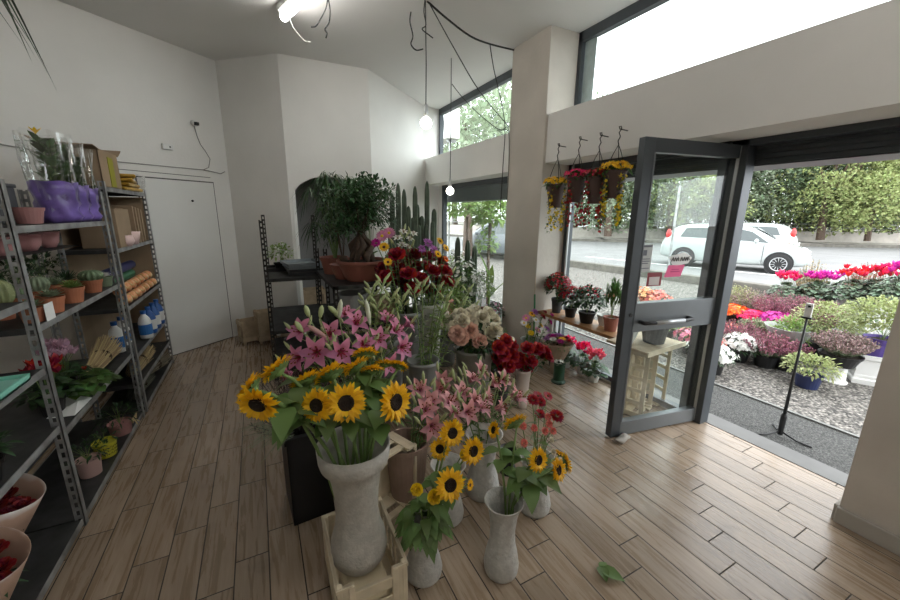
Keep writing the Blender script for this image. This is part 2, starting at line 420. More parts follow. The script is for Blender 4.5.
mb = MB(); mb.b2((0.20, 6.0, 0), (1.6, 6.1, 2.6)); mb.b2((0.25, 5.26, 0), (0.37, 6.1, 2.6)); mb.b2((1.45, 5.26, 0), (1.5, 6.1, 2.6)); mb.b2((0.25, 5.26, 2.5), (1.5, 6.1, 2.6))
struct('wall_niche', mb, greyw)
# beam along the street side, pillars
mb = MB(); mb.b2((XB, -2.8, BB), (3.13, 3.16, BT)); mb.b2((3.06, -2.8, BB - .0), (3.13, 3.16, BT + .02)); struct('wall_beam', mb, wallm)
mb = MB(); mb.b2((XB, 3.74, 2.14), (3.13, 6.27, 2.57)); struct('wall_beam_back', mb, wallm)
stain = mat('stained_pillar_plaster', (0.60, 0.55, 0.49), 0.9, var=0.1, scale=2.2, bump=0.25, bscale=30)
mb = MB(); mb.b2((2.67, 3.15, 0), (3.15, 3.76, H)); struct('wall_pillar', mb, stain, bevel=0.006)
mb = MB(); mb.b2((2.735, -2.0, 0), (3.22, 0.57, BB)); struct('wall_right_pier', mb, stain)
mb = MB(); mb.b2((2.71, -2.0, 0), (2.735, 0.575, 0.095)); mb.b2((2.735, 0.57, 0), (3.13, 0.592, 0.095)); struct('baseboard_right', mb, concm, bevel=0.006)
# threshold of the open doorway
mb = MB(); mb.b2((3.14, 0.45, -0.12), (3.32, 7.0, 0.004)); struct('trim_1', mb, mat('grey_stone_threshold', (0.16, 0.158, 0.153), 0.7, var=0.1, scale=6))

# ---- clerestory windows
def window(name, x, y0, y1, z0, z1, fr, muls=(), top=0.09, fw=0.05, m=framem, gl=pane, dep=0.07):
    mb = MB()
    mb.b2((x, y0, z1 - top), (x + dep, y1, z1)); mb.b2((x, y0, z0), (x + dep, y1, z0 + fr))
    mb.b2((x, y0, z0), (x + dep, y0 + fw, z1)); mb.b2((x, y1 - fw, z0), (x + dep, y1, z1))
    for y in muls: mb.b2((x, y - 0.02, z0), (x + dep, y + 0.02, z1))
    f = struct(name, mb, m)
    g = MB(); g.b2((x + dep / 2, y0 + 0.01, z0 + 0.01), (x + dep / 2 + 0.006, y1 - 0.01, z1 - 0.01))
    obj('pane', g, gl, f, label=None)
    return f
window('window_1', 3.03, -2.8, 3.15, BT, H, 0.015, fw=0.045)
window('window_2', 3.00, 3.76, 6.34, 2.57, H, 0.015, fw=0.045)
# narrow frosted strip at the far end of the front clerestory
g = MB(); g.b2((3.075, 2.96, BT + 0.02), (3.083, 3.10, H - 0.09)); struct('trim_2', g, mat('dusty_glass_edge', (0.55, 0.6, 0.62), 0.3, var=0.2))
# ---- shop window in the back bay, with shutter box
w3 = window('window_3', 3.00, 3.76, 6.20, 0.10, 2.14, 0.06, muls=(), fw=0.07, top=0.07)
mb = MB(); mb.b2((3.16, 3.7, 1.86), (3.42, 6.4, 2.14)); struct('trim_3', mb, framem, bevel=0.01)
mb = MB(); mb.b2((3.0, 6.2, 0), (3.1, 6.5, 2.14)); struct('wall_bay_end', mb, wallm)
mb = MB(); mb.b2((2.98, 3.76, 0), (3.14, 6.3, 0.10)); struct('trim_4', mb, concm)
# ---- display window by the door
w4 = window('window_4', 3.03, 1.60, 3.15, 0.02, BB, 0.05, fw=0.055, top=0.06)
mb = MB(); mb.b2((3.02, 3.075, 0.02), (3.035, 3.095, BB)); struct('trim_5', mb, framel, w4)
# door frame: jambs + head
mb = MB(); mb.b2((3.06, 1.49, 0.0), (3.17, 1.60, BB)); mb.b2((3.06, 0.57, 2.13), (3.17, 1.6, BB + .03)); struct('door_frame', mb, framem, bevel=0.004)
bpy.data.objects['door_frame'].name = 'door_2_frame'
mb = MB(); mb.b2((3.052, 1.535, 0.02), (3.06, 1.555, 2.13)); struct('trim_6', mb, framel)
# rolled shutter housing above the opening
mb = MB(); mb.b2((3.18, -2.6, 2.0), (3.52, 3.3, 2.30))
for i in range(5): mb.b2((3.165 - 0.004 * (i % 2), -2.6, 2.01 + 0.034 * i), (3.20, 3.3, 2.03 + 0.034 * i))
struct('trim_7', mb, framem)
# outside wall above the beam line and eaves underside
mb = MB(); mb.b2((3.13, -2.8, 2.30), (3.2, 6.4, 2.60)); struct('wall_front_outside', mb, wallm)

# ---- open glass door leaf
P0 = V((3.16, 1.545, 0)); P1 = V((2.236, 1.70, 0)); ld = (P1 - P0); LW = ld.length; ang = math.atan2(ld.y, ld.x)
dr = thing('glass_door', 'open inward-swung glass shop door with dark grey aluminium frame and middle rail', 'door', (P0.x, P0.y, 0), ang)
def lb(x0, x1, z0, z1, t=0.05): 
    m_ = MB(); m_.b2((x0, -t / 2, z0), (x1, t / 2, z1)); return m_
mb = MB(); mb.b2((0, -.028, .012), (0.085, .028, 2.138)); obj('hinge_stile', mb, framem, dr, bevel=0.004)
mb = MB(); mb.b2((LW - 0.085, -.028, .012), (LW, .028, 2.138)); obj('lock_stile', mb, framem, dr, bevel=0.004)
mb = MB(); mb.b2((0.085, -.026, 2.05), (LW - 0.085, .026, 2.138)); obj('top_rail', mb, framem, dr, bevel=0.003)
mb = MB(); mb.b2((0.085, -.026, .012), (LW - 0.085, .026, 0.125)); obj('bottom_rail', mb, frameg, dr, bevel=0.003)
mb = MB(); mb.b2((0.085, -.03, 0.84), (LW - 0.085, .03, 1.05)); obj('middle_rail', mb, frameg, dr, bevel=0.003)
for (z0, z1) in ((0.12, 0.845), (1.045, 2.055)):
    mb = MB(); mb.b2((0.08, -.004, z0), (LW - 0.08, .004, z1)); obj('pane', mb, pane, dr)
for xx in (0.082, LW - 0.092):
    mb = MB(); mb.b2((xx, -0.031, 0.13), (xx + 0.01, -0.026, 2.05)); mb.b2((xx, 0.026, 0.13), (xx + 0.01, 0.031, 2.05)); obj('glazing_bead', mb, framel if xx < .5 else frameg, dr)
mb = MB(); mb.tube([(0.36, 0.032, 0.915), (0.36, 0.075, 0.915), (0.42, 0.085, 0.915), (0.74, 0.085, 0.915), (0.80, 0.075, 0.915), (0.80, 0.032, 0.915)], 0.014, 8)
obj('door_handle', mb, blackp, dr, smooth=True)
mb = MB(); mb.tube([(0.45, 0.085, 0.915), (0.71, 0.085, 0.915)], 0.0155, 8); obj('handle_grip', mb, framel, dr, smooth=True)
mb = MB(); mb.tube([(LW - 0.05, 0.026, 0.97), (LW - 0.05, 0.034, 0.97)], 0.014, 10); obj('lock_cylinder', mb, blackp, dr)
# notices stuck on the glass of the door (room side)
Ld_ = ld.normalized(); nd = V((-Ld_.y, Ld_.x, 0))
def on_door(u, z, o=-0.007): return P0 + Ld_ * (LW - u) + V((0, 0, z)) + nd * (-o)
def notice(name, label, u0, u1, z0, z1, m, lines=(), lm=None, cat='notice', skew=0):
    t = thing(name, label, cat, on_door((u0 + u1) / 2, (z0 + z1) / 2), ang)
    a = (u1 - u0) / 2; b = (z1 - z0) / 2
    mb = MB(); mb.add([(a + skew, 0.0, -b), (-a + skew, 0.0, -b), (-a - skew, 0.0, b), (a - skew, 0.0, b), (a + skew, .001, -b), (-a + skew, .001, -b), (-a - skew, .001, b), (a - skew, .001, b)],
                      [(0, 1, 2, 3), (7, 6, 5, 4), (0, 4, 5, 1), (2, 6, 7, 3), (1, 5, 6, 2), (3, 7, 4, 0)])
    obj('sheet', mb, m, t)
    if lines:
        mb = MB()
        for (x0, x1, y0, y1) in lines: mb.b2((a - 2 * a * x0, .0012, -b + 2 * b * y0), (a - 2 * a * x1, .003, -b + 2 * b * y1))
        obj('print', mb, lm, t)
    return t
printm = mat('dark_print', (0.03, 0.03, 0.035), 0.7)
notice('paper_notice', 'grey printed notice with dark heading stuck on the door glass', 0.055, 0.19, 1.27, 1.46, mat('grey_paper', (0.55, 0.56, 0.55), 0.7),
       [(0.05, 0.95, 0.9, 0.97), (0.1, 0.9, 0.46, 0.49), (0.1, 0.9, 0.38, 0.41), (0.1, 0.8, 0.3, 0.33), (0.1, 0.9, 0.12, 0.15), (0.3, 0.65, 0.6, 0.8)], mat('faded_print', (0.16, 0.17, 0.2), 0.7))
notice('payment_sticker', 'small dark red and white card sticker low on the door glass', 0.175, 0.305, 1.165, 1.262, mat('red_card', (0.26, 0.035, 0.045), 0.6),
       [(0.14, 0.84, 0.08, 0.68)], mat('pale_card', (0.62, 0.55, 0.53), 0.6))
notice('pink_note', 'tilted bright pink paper note on the door glass', 0.34, 0.49, 1.225, 1.31, mat('pink_paper', (0.82, 0.13, 0.30), 0.7), [(0.25, 0.8, 0.4, 0.5), (0.3, 0.75, 0.6, 0.66)], mat('pink_print', (0.6, 0.06, 0.2), 0.7), skew=0.014)
pb = thing('opening_sign', 'white cut-out sticker with dark hand lettering on the door glass', 'sign', on_door(0.455, 1.35), ang)
mb = MB(); pts = [(0.1 * cos(a) * (1 + 0.1 * sin(5 * a)), 0.045 * sin(a) * (1 + 0.14 * sin(4 * a))) for a in [2 * pi * i / 28 for i in range(28)]]
mb.add([(x, 0, z) for x, z in pts] + [(x, .001, z) for x, z in pts], [tuple(range(28)), tuple(range(28, 56))[::-1]]); obj('sticker', mb, paperw, pb)
mb = MB()
for x in (-.075, -.052, -.03, .005, .03, .052, .07): mb.tube([(-x + .008, .003, -.012), (-x - .004, .003, .016), (-x - .012, .003, -.01)], .0028, 5)
obj('lettering', mb, printm, pb)
# stone door weight
mb = MB(); mb.ball((0, 0, 0.02), 0.07, 12, 8, (1.1, 0.5, 0.32))
for i, p in enumerate(mb.v): mb.v[i] = (p[0] + 0.01 * sin(40 * p[1]), p[1] + 0.008 * sin(50 * p[0]), p[2] + 0.006 * sin(60 * p[0]))
tag(obj('stone_door_stop', mb, concm, smooth=True, loc=(2.30, 1.615, 0.002)), 'small flat grey stone lying at the free foot of the glass door', 'door stop')

# ---- flush service door in the left back wall
A = V((PA[0], PA[1], 0)); B = V((-0.424, 5.589, 0)); wd = (B - A).normalized(); wn2 = V((wd.y, -wd.x, 0)); wang = math.atan2(wd.y, wd.x)
def wp(u, z, o=0.0): return A + wd * u + wn2 * o + V((0, 0, z))
dl = (B - A).length
d1 = bpy.data.objects.new('door_1', None); COL.objects.link(d1); d1.location = A; d1.rotation_euler = (0, 0, wang); d1['kind'] = 'structure'
mb = MB(); mb.b2((-0.14, -0.012, 0.012), (dl - 0.012, 0.02, 1.99)); obj('door_leaf', mb, doorm, d1)
mb = MB(); mb.b2((-0.15, -0.006, 0.0), (dl + 0.0, 0.0, 2.003)); mb.b2((-.35, -0.004, 2.05), (dl - .03, 0.0, 2.056)); obj('door_gap', mb, mat('door_gap_shadowline', (0.09, 0.085, 0.08), 0.9), d1)
mb = MB(); mb.ball((0.39, -0.016, 1.77), 0.014, 8, 6); obj('screw_hook', mb, blackp, d1)
# devices on that wall
al = thing('motion_sensor', 'small white wall sensor with black lens above the white door', 'sensor', wp(0.515, 2.64, 0.02), wang)
mb = MB(); mb.lathe([(0.0, 0), (0.032, 0.0), (0.032, 0.025), (0.02, 0.035), (0, 0.035)], n=16, M=Matrix.Rotation(pi / 2, 3, 'X')); obj('housing', mb, whitep, al, smooth=True)
mb = MB(); mb.b2((-0.01, -0.06, -0.025), (0.035, -0.02, 0.01)); obj('lens', mb, blackp, al, bevel=0.006)
bx = thing('alarm_box', 'small white rectangular box high on the wall left of the sensor', 'box', wp(0.205, 2.335, 0.0), wang)
mb = MB(); mb.b2((-0.06, -0.035, -0.03), (0.05, 0, 0.03)); obj('housing', mb, whitep, bx, bevel=0.008)
mb = MB(); mb.b2((0.005, -0.037, -0.008), (0.02, -0.034, 0.008)); obj('indicator', mb, darkp, bx)
mb = MB(); mb.tube([wp(0.53, 2.62, .012), wp(0.55, 2.5, .012), wp(0.575, 2.42, .012), wp(0.62, 2.36, .012), wp(0.67, 2.27, .012), wp(0.64, 2.17, .012), wp(0.57, 2.135, .01), wp(0.3, 2.13, .01), wp(-0.4, 2.12, .01)], 0.0045, 6)
mb.tube([wp(0.57, 2.135, .012), wp(0.72, 2.12, .012), wp(0.78, 2.11, .014), wp(0.83, 2.14, .03)], 0.006, 6)
tag(obj('wall_cable', mb, mat('grey_cable', (0.30, 0.29, 0.27), 0.6), smooth=True), 'thin grey cable dropping from the sensor and running above the door', 'cable')
mb = MB(); mb.tube([wp(-1.35, 2.20, .012), wp(-1.05, 2.16, .012), wp(-0.75, 2.13, .012)], 0.006, 6)
tag(obj('wall_cable', mb, MATS['grey_cable'], smooth=True), 'grey conduit on the wall at far left, above the shelving', 'cable')

# ------------------------------------------------------------------ outdoors: ground
RZ = -0.06
mb = MB(); mb.b2((3.32, -6, -0.15), (4.08, 14, -0.05)); struct('ground_pavement', mb, asphm)
mb = MB(); mb.b2((4.08, -6, -0.15), (4.11, 14, -0.035)); struct('trim_8', mb, mat('steel_edging', (0.2, 0.2, 0.19), 0.6, metal=0.4))
mb = MB(); mb.prism([(4.11, -8), (10.9, -8), (10.15, 4.4), (9.55, 8.3), (8.6, 14), (4.11, 14)], -0.15, -0.05); struct('ground_gravel', mb, gravelm)
mb = MB(); mb.prism([(10.8, -8), (10.05, 4.4), (9.45, 8.3), (8.5, 14), (8.75, 14.05), (9.7, 8.35), (10.3, 4.45), (11.05, -8)], -0.14, 0.16); struct('kerb_near', mb, kerbm, bevel=0.02)
mb = MB(); mb.prism([(-12, -60), (120, -60), (120, 90), (-12, 90)], -0.6, -0.16); struct('ground_earth', mb, mat('far_ground', (0.16, 0.15, 0.12), 0.95, var=0.2))
mb = MB(); mb.prism([(10.6, -40), (60, -40), (60, 60), (3.5, 60), (3.5, 14.1), (8.6, 14.1), (9.6, 8.3), (10.2, 4.4)], -0.155, RZ); struct('ground_road', mb, roadm)
# road markings
def line(pts, wid):
    mb = MB(); pts = [V(p) for p in pts]
    for a, b in zip(pts[:-1], pts[1:]):
        d = (b - a).normalized(); n = V((-d.y, d.x)) * wid / 2
        mb.prism([a - n, b - n, b + n, a + n], RZ, RZ + 0.006)
    return mb
mb = MB()
for k in range(9):
    a = V((16.3, 5.3)) + V((0.95, -0.75)) * k * 1.0; d = V((0.78, -0.62))
    b = a + d * 0.6; n = V((-d.y, d.x)) * 0.09; mb.prism([a - n, b - n, b + n, a + n], RZ, RZ + .006)
    a = a + V((1.1, 1.3)); b = a + d * 0.6; mb.prism([a - n, b - n, b + n, a + n], RZ, RZ + .006)
obj('road_dashes', mb, linem)['kind'] = 'structure'
struct('road_edge_stripe', line([(18.5, 5.2), (20.5, 2.2), (22, -1.5)], 0.7), linem)
struct('road_edge_line', line([(12.4, 11.5), (12.9, 8.8), (13.6, 6.3), (14.4, 3.5)], 0.13), linem)
# far kerb, pavement, wall
FK = [(6, 40), (16, 21.5), (20.5, 17.5), (30.5, 9.6), (40, 3.5), (58, -6)]
def strip(pts, off0, off1, z0, z1):
    mb = MB(); P = [V(p) for p in pts]
    for a, b in zip(P[:-1], P[1:]):
        d = (b - a).normalized(); n = V((-d.y, d.x)); n = n if n.x + n.y > 0 else -n
        mb.prism([a + n * off0 - d * .1, b + n * off0 + d * .1, b + n * off1 + d * .1, a + n * off1 - d * .1], z0, z1)
    return mb
struct('kerb_far', strip(FK, 0, 0.3, -0.15, 0.10), kerbm)
struct('ground_far_pavement', strip(FK, 0.3, 2.6, -0.15, 0.09), concm)
struct('low_wall_far', strip(FK, 2.6, 2.9, -0.15, 0.75), concm)
struct('bank_far', strip(FK, 2.9, 12, -0.15, 0.55), mat('bank_earth', (0.07, 0.075, 0.035), 0.95, var=0.4, scale=1.5))
t = thing('guard_rail', 'grey metal rail running along the top of the roadside wall', 'railing', (20.5, 17.5, 0))
P = [V(p) for p in FK]; off = V((20.5, 17.5, 0))
mb = MB(); pp_ = []
for a, b in zip(P[:-1], P[1:]):
    d = (b - a).normalized(); n = V((-d.y, d.x)); n = n if n.x + n.y > 0 else -n
    a2, b2_ = a + n * 2.75, b + n * 2.75
    for z in (1.0, 1.22): mb.tube([V((a2.x, a2.y, z)) - off, V((b2_.x, b2_.y, z)) - off], 0.035, 6)
    for k in range(int((b2_ - a2).length / 2)):
        q = a2 + d * 2 * k; pp_.append(V((q.x, q.y, 0)) - off)
obj('rail', mb, greyp, t)
mp_ = MB(); mp_.tube([(0, 0, .7), (0, 0, 1.24)], 0.035, 6); mp_ = mp_.mesh('post', greyp)
for q in pp_: obj('post', mp_, greyp, t, loc=q)

# ---- cars
def car(label, loc, heading, paint, group=None):
    t = thing('car', label, 'car', loc, heading, group)
    ST = [(-2.02, .42, .62, .66, .60, .50), (-1.98, .34, .74, .80, .74, .62), (-1.90, .30, .92, 1.02, .80, .64), (-1.74, .27, .97, 1.27, .83, .60), (-1.5, .22, .97, 1.42, .835, .585), (-1.0, .20, .96, 1.475, .845, .59),
          (-.3, .19, .94, 1.485, .845, .60), (.25, .19, .92, 1.455, .845, .59), (.6, .19, .91, 1.36, .845, .59), (.9, .20, .90, 1.20, .845, .62), (1.15, .20, .89, 1.02, .84, .66), (1.35, .20, .86, .95, .83, .66), (1.65, .21, .80, .88, .80, .62), (1.88, .24, .70, .76, .72, .52), (2.0, .30, .58, .62, .58, .42), (2.04, .38, .50, .54, .46, .34)]
    def sec(s):
        x, zb, zl, zt, wl, wt = s
        return [(x, 0, zb), (x, wl * .8, zb), (x, wl * .97, zb + .10 * min(1, (zl - zb))), (x, wl * 1.0, zb + (zl - zb) * .45), (x, wl * 1.0, zb + (zl - zb) * .72), (x, wl * .965, zl),
                (x, wl * .93, zl + (zt - zl) * .1), (x, wt + (wl * .93 - wt) * .18, zt - (zt - zl) * .14 - .01), (x, wt * .86, zt - .008), (x, wt * .45, zt), (x, 0, zt + .006)]
    mb = MB(); ns = len(ST); rows = []
    for s in ST:
        h_ = sec(s); rows.append(h_ + [(p[0], -p[1], p[2]) for p in h_[-2:0:-1]])
    m = len(rows[0]); vs = [p for r in rows for p in r]
    fs = [(i * m + k, i * m + (k + 1) % m, (i + 1) * m + (k + 1) % m, (i + 1) * m + k) for i in range(ns - 1) for k in range(m)] + [tuple(range(m))[::-1], tuple(range((ns - 1) * m, ns * m))]
    mb.add(vs, fs)
    b = obj('body', mb, paint, t, smooth=True); sd = b.modifiers.new('sub', 'SUBSURF'); sd.levels = 1; sd.render_levels = 2
    def interp(x):
        for a, c in zip(ST[:-1], ST[1:]):
            if a[0] <= x <= c[0]:
                f = (x - a[0]) / (c[0] - a[0]); return [a[i] + (c[i] - a[i]) * f for i in range(6)]
        return ST[-1]
    def sidepanel(x0, x1, f0, f1, s_, n=6, o=.012, x0t=None, x1t=None):
        q = MB(); vs = []
        for i in range(n + 1):
            for (f, xa, xb) in ((f0, x0, x1), (f1, x0t if x0t is not None else x0, x1t if x1t is not None else x1)):
                x = xa + (xb - xa) * i / n; s = interp(x); h_ = sec(s); p6, p7 = V(h_[6]), V(h_[7]); p = p6.lerp(p7, f)
                vs.append((x, s_ * (p.y + o), p.z))
        q.add(vs, [(2 * i, 2 * i + 1, 2 * i + 3, 2 * i + 2) for i in range(n)]); return q
    for s_ in (1, -1):
        obj('side_window', sidepanel(-1.42, -.28, .02, .86, s_, x0t=-1.28), cargl, t); obj('side_window', sidepanel(-.2, .98, .02, .86, s_, x1t=.52), cargl, t)
        for wx in (-1.24, 1.28):
            w_ = MB(); w_.lathe([(0.0, -.01), (.30, -.01), (.352, 0), (.352, .012), (0, .012)], (wx, s_ * .838, .33), 28, Matrix.Rotation(-s_ * pi / 2, 3, 'X')); obj('wheel_arch', w_, blackp, t)
            w_ = MB(); w_.lathe([(.20, -.10), (.29, -.10), (.31, -.07), (.31, .03), (.29, .055), (.205, .05)], (wx, s_ * .815, .31), 28, Matrix.Rotation(-s_ * pi / 2, 3, 'X')); wl = obj('wheel', w_, tyre, t, smooth=True)
            r_ = MB(); Mx = Matrix.Rotation(-s_ * pi / 2, 3, 'X'); r_.lathe([(.175, .02), (.205, .05), (.21, .058), (.19, .055), (.175, .02)], (wx, s_ * .815, .31), 28, Mx)
            r_.lathe([(0, .04), (.035, .045), (.04, .03), (0, .03)], (wx, s_ * .815, .31), 12, Mx)
            for k in range(12):
                a = 2 * pi * k / 12; r_.bar((wx + .03 * cos(a), s_ * .852, .31 + .03 * sin(a)), (wx + .185 * cos(a + .1), s_ * .86, .31 + .185 * sin(a + .1)), .02, .012)
            obj('wheel_rim', r_, rim, wl)
        h_ = MB(); h_.ball((1.8, s_ * .60, .70), .16, 10, 7, (1.15, .5, .45)); obj('headlight', h_, mat('headlight_glass', (.6, .63, .65), .15), t, smooth=True)
        h_ = MB(); h_.ball((-1.79, s_ * .705, 1.08), .2, 10, 7, (.45, .35, 1.0)); obj('tail_light', h_, mat('tail_light_red', (.45, .03, .03), .25), t, smooth=True)
        h_ = MB(); h_.ball((.66, s_ * .93, .98), .1, 10, 7, (.6, .9, .75)); obj('wing_mirror', h_, paint, t, smooth=True)
        h_ = MB()
        for hx in (-.12, ): h_.b2((hx, s_ * .845, .80), (hx + .2, s_ * .865, .83))
        obj('door_handle', h_, paint, t, bevel=.005)
        h_ = MB(); h_.b2((-.245, s_ * .838, .3), (-.235, s_ * .851, .9)); obj('door_seam', h_, darkp, t)
        h_ = MB(); h_.b2((.86, s_ * .832, .3), (.87, s_ * .849, .88)); obj('door_seam', h_, darkp, t)
    h_ = MB(); vs = [(.62, -.50, 1.355), (.62, .50, 1.355), (1.13, .60, 1.045), (1.13, -.60, 1.045)]; h_.add([(x + .01, y, z + .02) for x, y, z in vs], [(0, 1, 2, 3)]); obj('windscreen', h_, cargl, t)
    h_ = MB(); h_.add([(-1.935, -.55, 1.0), (-1.935, .55, 1.0), (-1.70, .50, 1.335), (-1.70, -.50, 1.335)], [(0, 1, 2, 3)]); obj('rear_window', h_, cargl, t)
    h_ = MB(); h_.b2((2.02, -.25, .36), (2.055, .25, .46)); obj('number_plate', h_, whitep, t)
    h_ = MB(); h_.b2((-2.05, -.26, .62), (-2.015, .26, .73)); obj('number_plate', h_, whitep, t)
    return t
fw_, rw_ = V((14.15, 5.52, 0)), V((13.13, 7.9, 0)); hd_ = (fw_ - rw_).normalized(); sdv = V((-hd_.y, hd_.x, 0))
c0 = (fw_ + rw_) / 2 + sdv * 0.80; car('small white hatchback parked side-on on the road outside the door', (c0.x, c0.y, RZ), math.atan2(hd_.y, hd_.x), carw)
p = at_x(795, 243, 19.2); d2 = V((-0.35, 0.94, 0)).normalized(); c1_ = V((p.x, p.y, 0)) + d2 * 1.9
car('second white car seen behind the bonnet of the nearer hatchback', (c1_.x, c1_.y, RZ), math.atan2(d2.y, d2.x), carw)
p = at_x(497, 232, 8.2); car('dark grey car parked outside the back bay window', (p.x + .6, p.y + .3, RZ), radians(100), carg)
# ---- trees and hedges over the road
def tree(loc, h, r, lm, label, nb=46, nl=64, ls=0.34, cat='tree', name='tree', trunk=True, zb=0.12, group=None):
    t = thing(name, label, cat, loc, 0, group); mb = MB()
    for _ in range(nb):
        a = U(0, 2 * pi); z = U(zb, 1.0); rr = r * (1.0 - 0.55 * max(0, z - .45) / .55) * math.sqrt(U(0.15, 1)); c = V((rr * cos(a), rr * sin(a), h * z * 0.94)); br = U(.10, .19) * h if trunk else U(.16, .3) * h
        for _ in range(nl):
            d = rdir(-.5, 1); p_ = c + d * br * U(.72, 1.05); L_ = ls * U(.6, 1.3)
            mb.quad(p_, (d + rdir() * .9), rdir(), L_, L_ * .62)
    obj('crown', mb, lm, t)
    if trunk:
        mb = MB(); pts = [(0, 0, 0), (.05 * h * U(-.3, .3), .02 * h, h * .3), (.04 * h * U(-1, 1), 0, h * .7)]; mb.tube(pts, [.03 * h, .022 * h, .008 * h], 8)
        for _ in range(4):
            a = U(0, 6.3); mb.tube([(0, 0, h * .3), (r * .5 * cos(a), r * .5 * sin(a), h * .62)], [.014 * h, .005 * h], 6)
        obj('trunk', mb, bark, t)
    return t
tA = mat('tree_leaf_dark', (0.085, 0.12, 0.065), .6, isl=.55, trans=.25); tB = mat('tree_leaf_mid', (0.145, 0.19, 0.10), .6, isl=.5, trans=.3)
tC = mat('tree_leaf_yellow', (0.27, 0.31, 0.12), .6, isl=.4, trans=.35); tD = mat('tree_leaf_grey', (0.20, 0.24, 0.16), .6, isl=.45, trans=.3)
TR = [(610, 27, 8, 3.4, tD, 'grey-green tree across the road just right of the hanging baskets'), (640, 31, 9, 4, tB, 'mid-green tree across the road behind the glass door'),
      (672, 30, 8, 3.6, tC, 'yellowish tree across the road near the middle of the glass door'), (700, 33, 9, 4, tD, 'grey-green tree across the road right of the yellowish one behind the door'),
      (738, 34, 9, 3.6, tB, 'green tree across the road behind the door hinge post'), (770, 35, 9, 4, tA, 'dark green tree above the bonnet of the white hatchback'),
      (800, 37, 10, 4.4, tB, 'broad green tree in the middle of the open doorway'), (826, 33, 7.5, 2.8, tC, 'yellow-green tree above the roadside wall'),
      (852, 39, 10.5, 4, tA, 'dark tree behind the yellow-green one in the doorway'), (874, 34, 5.4, 2.7, tC, 'lower bright yellow-green tree over the hedge'),
      (897, 40, 11, 4.6, tB, 'tall green tree at the right edge of the doorway view'), (925, 42, 11, 5, tA, 'dark tree partly hidden by the right pier'),
      (575, 30, 9, 3.6, tB, 'green tree seen between the hanging baskets'), (455, 40, 12, 4.5, tB, 'green tree far left through the back bay window'), (492, 36, 11, 4.5, tA, 'dark tree through the back bay window beside the pillar'),
      (535, 36, 11, 5, tA, 'dark tree across the road, mostly behind the pillar'), (720, 41, 12, 5, tA, 'tall dark tree rising behind the row by the hinge post'), (655, 40, 12, 5, tA, 'tall dark tree rising behind the row by the door'), (812, 44, 13, 5, tA, 'tall dark tree furthest back in the open doorway')]
for (px, dist, h_, r_, m_, lb_) in TR:
    d = ray(px, 214); d.z = 0; d.normalize(); p = d * dist; tree((p.x, p.y, 0.3), h_, r_, m_, lb_, nb=int(40 + h_ * 3), nl=210, ls=0.17)
HB = [(600, 25.5, 1.9, 2.0, tD), (628, 26.5, 2.2, 2.2, tB), (660, 28, 2.0, 2.2, tD), (690, 29.5, 2.0, 2.3, tA), (822, 34, 2.2, 2.4, tD), (852, 35.5, 1.9, 2.2, tD), (880, 37, 2.1, 2.6, tD), (905, 38, 2.0, 2.6, tB), (765, 34, 1.6, 2, tA)]
HL = ['grey-green bush on the bank nearest the hanging baskets', 'green bush on the bank left of the door glass', 'grey-green bush on the bank behind the car roof', 'dark bush on the bank behind the hinge side of the door', 'pale bush above the roadside wall, leftmost in the doorway', 'pale bush above the roadside wall, second in the doorway', 'pale bush above the roadside wall, third in the doorway', 'green bush above the roadside wall by the right pier', 'low dark bush behind the second white car']
for (px, dist, h_, r_, m_), lb_ in zip(HB, HL):
    d = ray(px, 214); d.z = 0; d.normalize(); p = d * (dist + 3.4); tree((p.x, p.y, 0.55), h_, r_, m_, lb_, nb=30, nl=90, ls=0.16, cat='bush', name='bush', trunk=False, zb=.1)
# pale tree outside the back clerestory
d = ray(470, 120); d.z = 0; d.normalize(); p = d * 15; tree((p.x, p.y, 0), 7.2, 2.4, mat('pale_tree_leaf', (0.30, 0.36, 0.24), .6, isl=.3, trans=.4), 'pale leafy tree outside the back clerestory window', nb=50, nl=60, ls=.22, zb=.4)
# air-conditioner fan outside the back clerestory
t = thing('air_conditioner', 'white air-conditioner unit with round fan grille outside the back clerestory', 'air conditioner', (3.62, 7.35, 3.10))
mb = MB(); mb.b2((-.14, -.38, 0), (.14, .38, .56)); obj('casing', mb, whitep, t, bevel=.015)
mb = MB(); mb.lathe([(0, 0), (.06, 0), (.06, .01), (.2, .01), (.2, .02), (0, .02)], (-.142, -.05, .28), 24, Matrix.Rotation(-pi / 2, 3, 'Y')); obj('fan_grille', mb, darkp, t)
mb = MB(); mb.b2((-.1, -.3, -.06), (.1, -.27, 0)); mb.b2((-.1, .27, -.06), (.1, .3, 0)); mb.b2((-.05, -.3, -3.2), (-.02, -.27, 0)); mb.b2((-.05, .27, -3.2), (-.02, .3, 0)); obj('bracket', mb, galv, t)
# leaning sign post by the kerb
t = thing('street_pole', 'thin pale metal pole by the kerb, seen through the glass door', 'pole', (11.3, 7.15, RZ))
mb = MB(); mb.tube([(0, 0, 0), (0, 0, 2.6)], .035, 8); obj('pole', mb, galv, t)

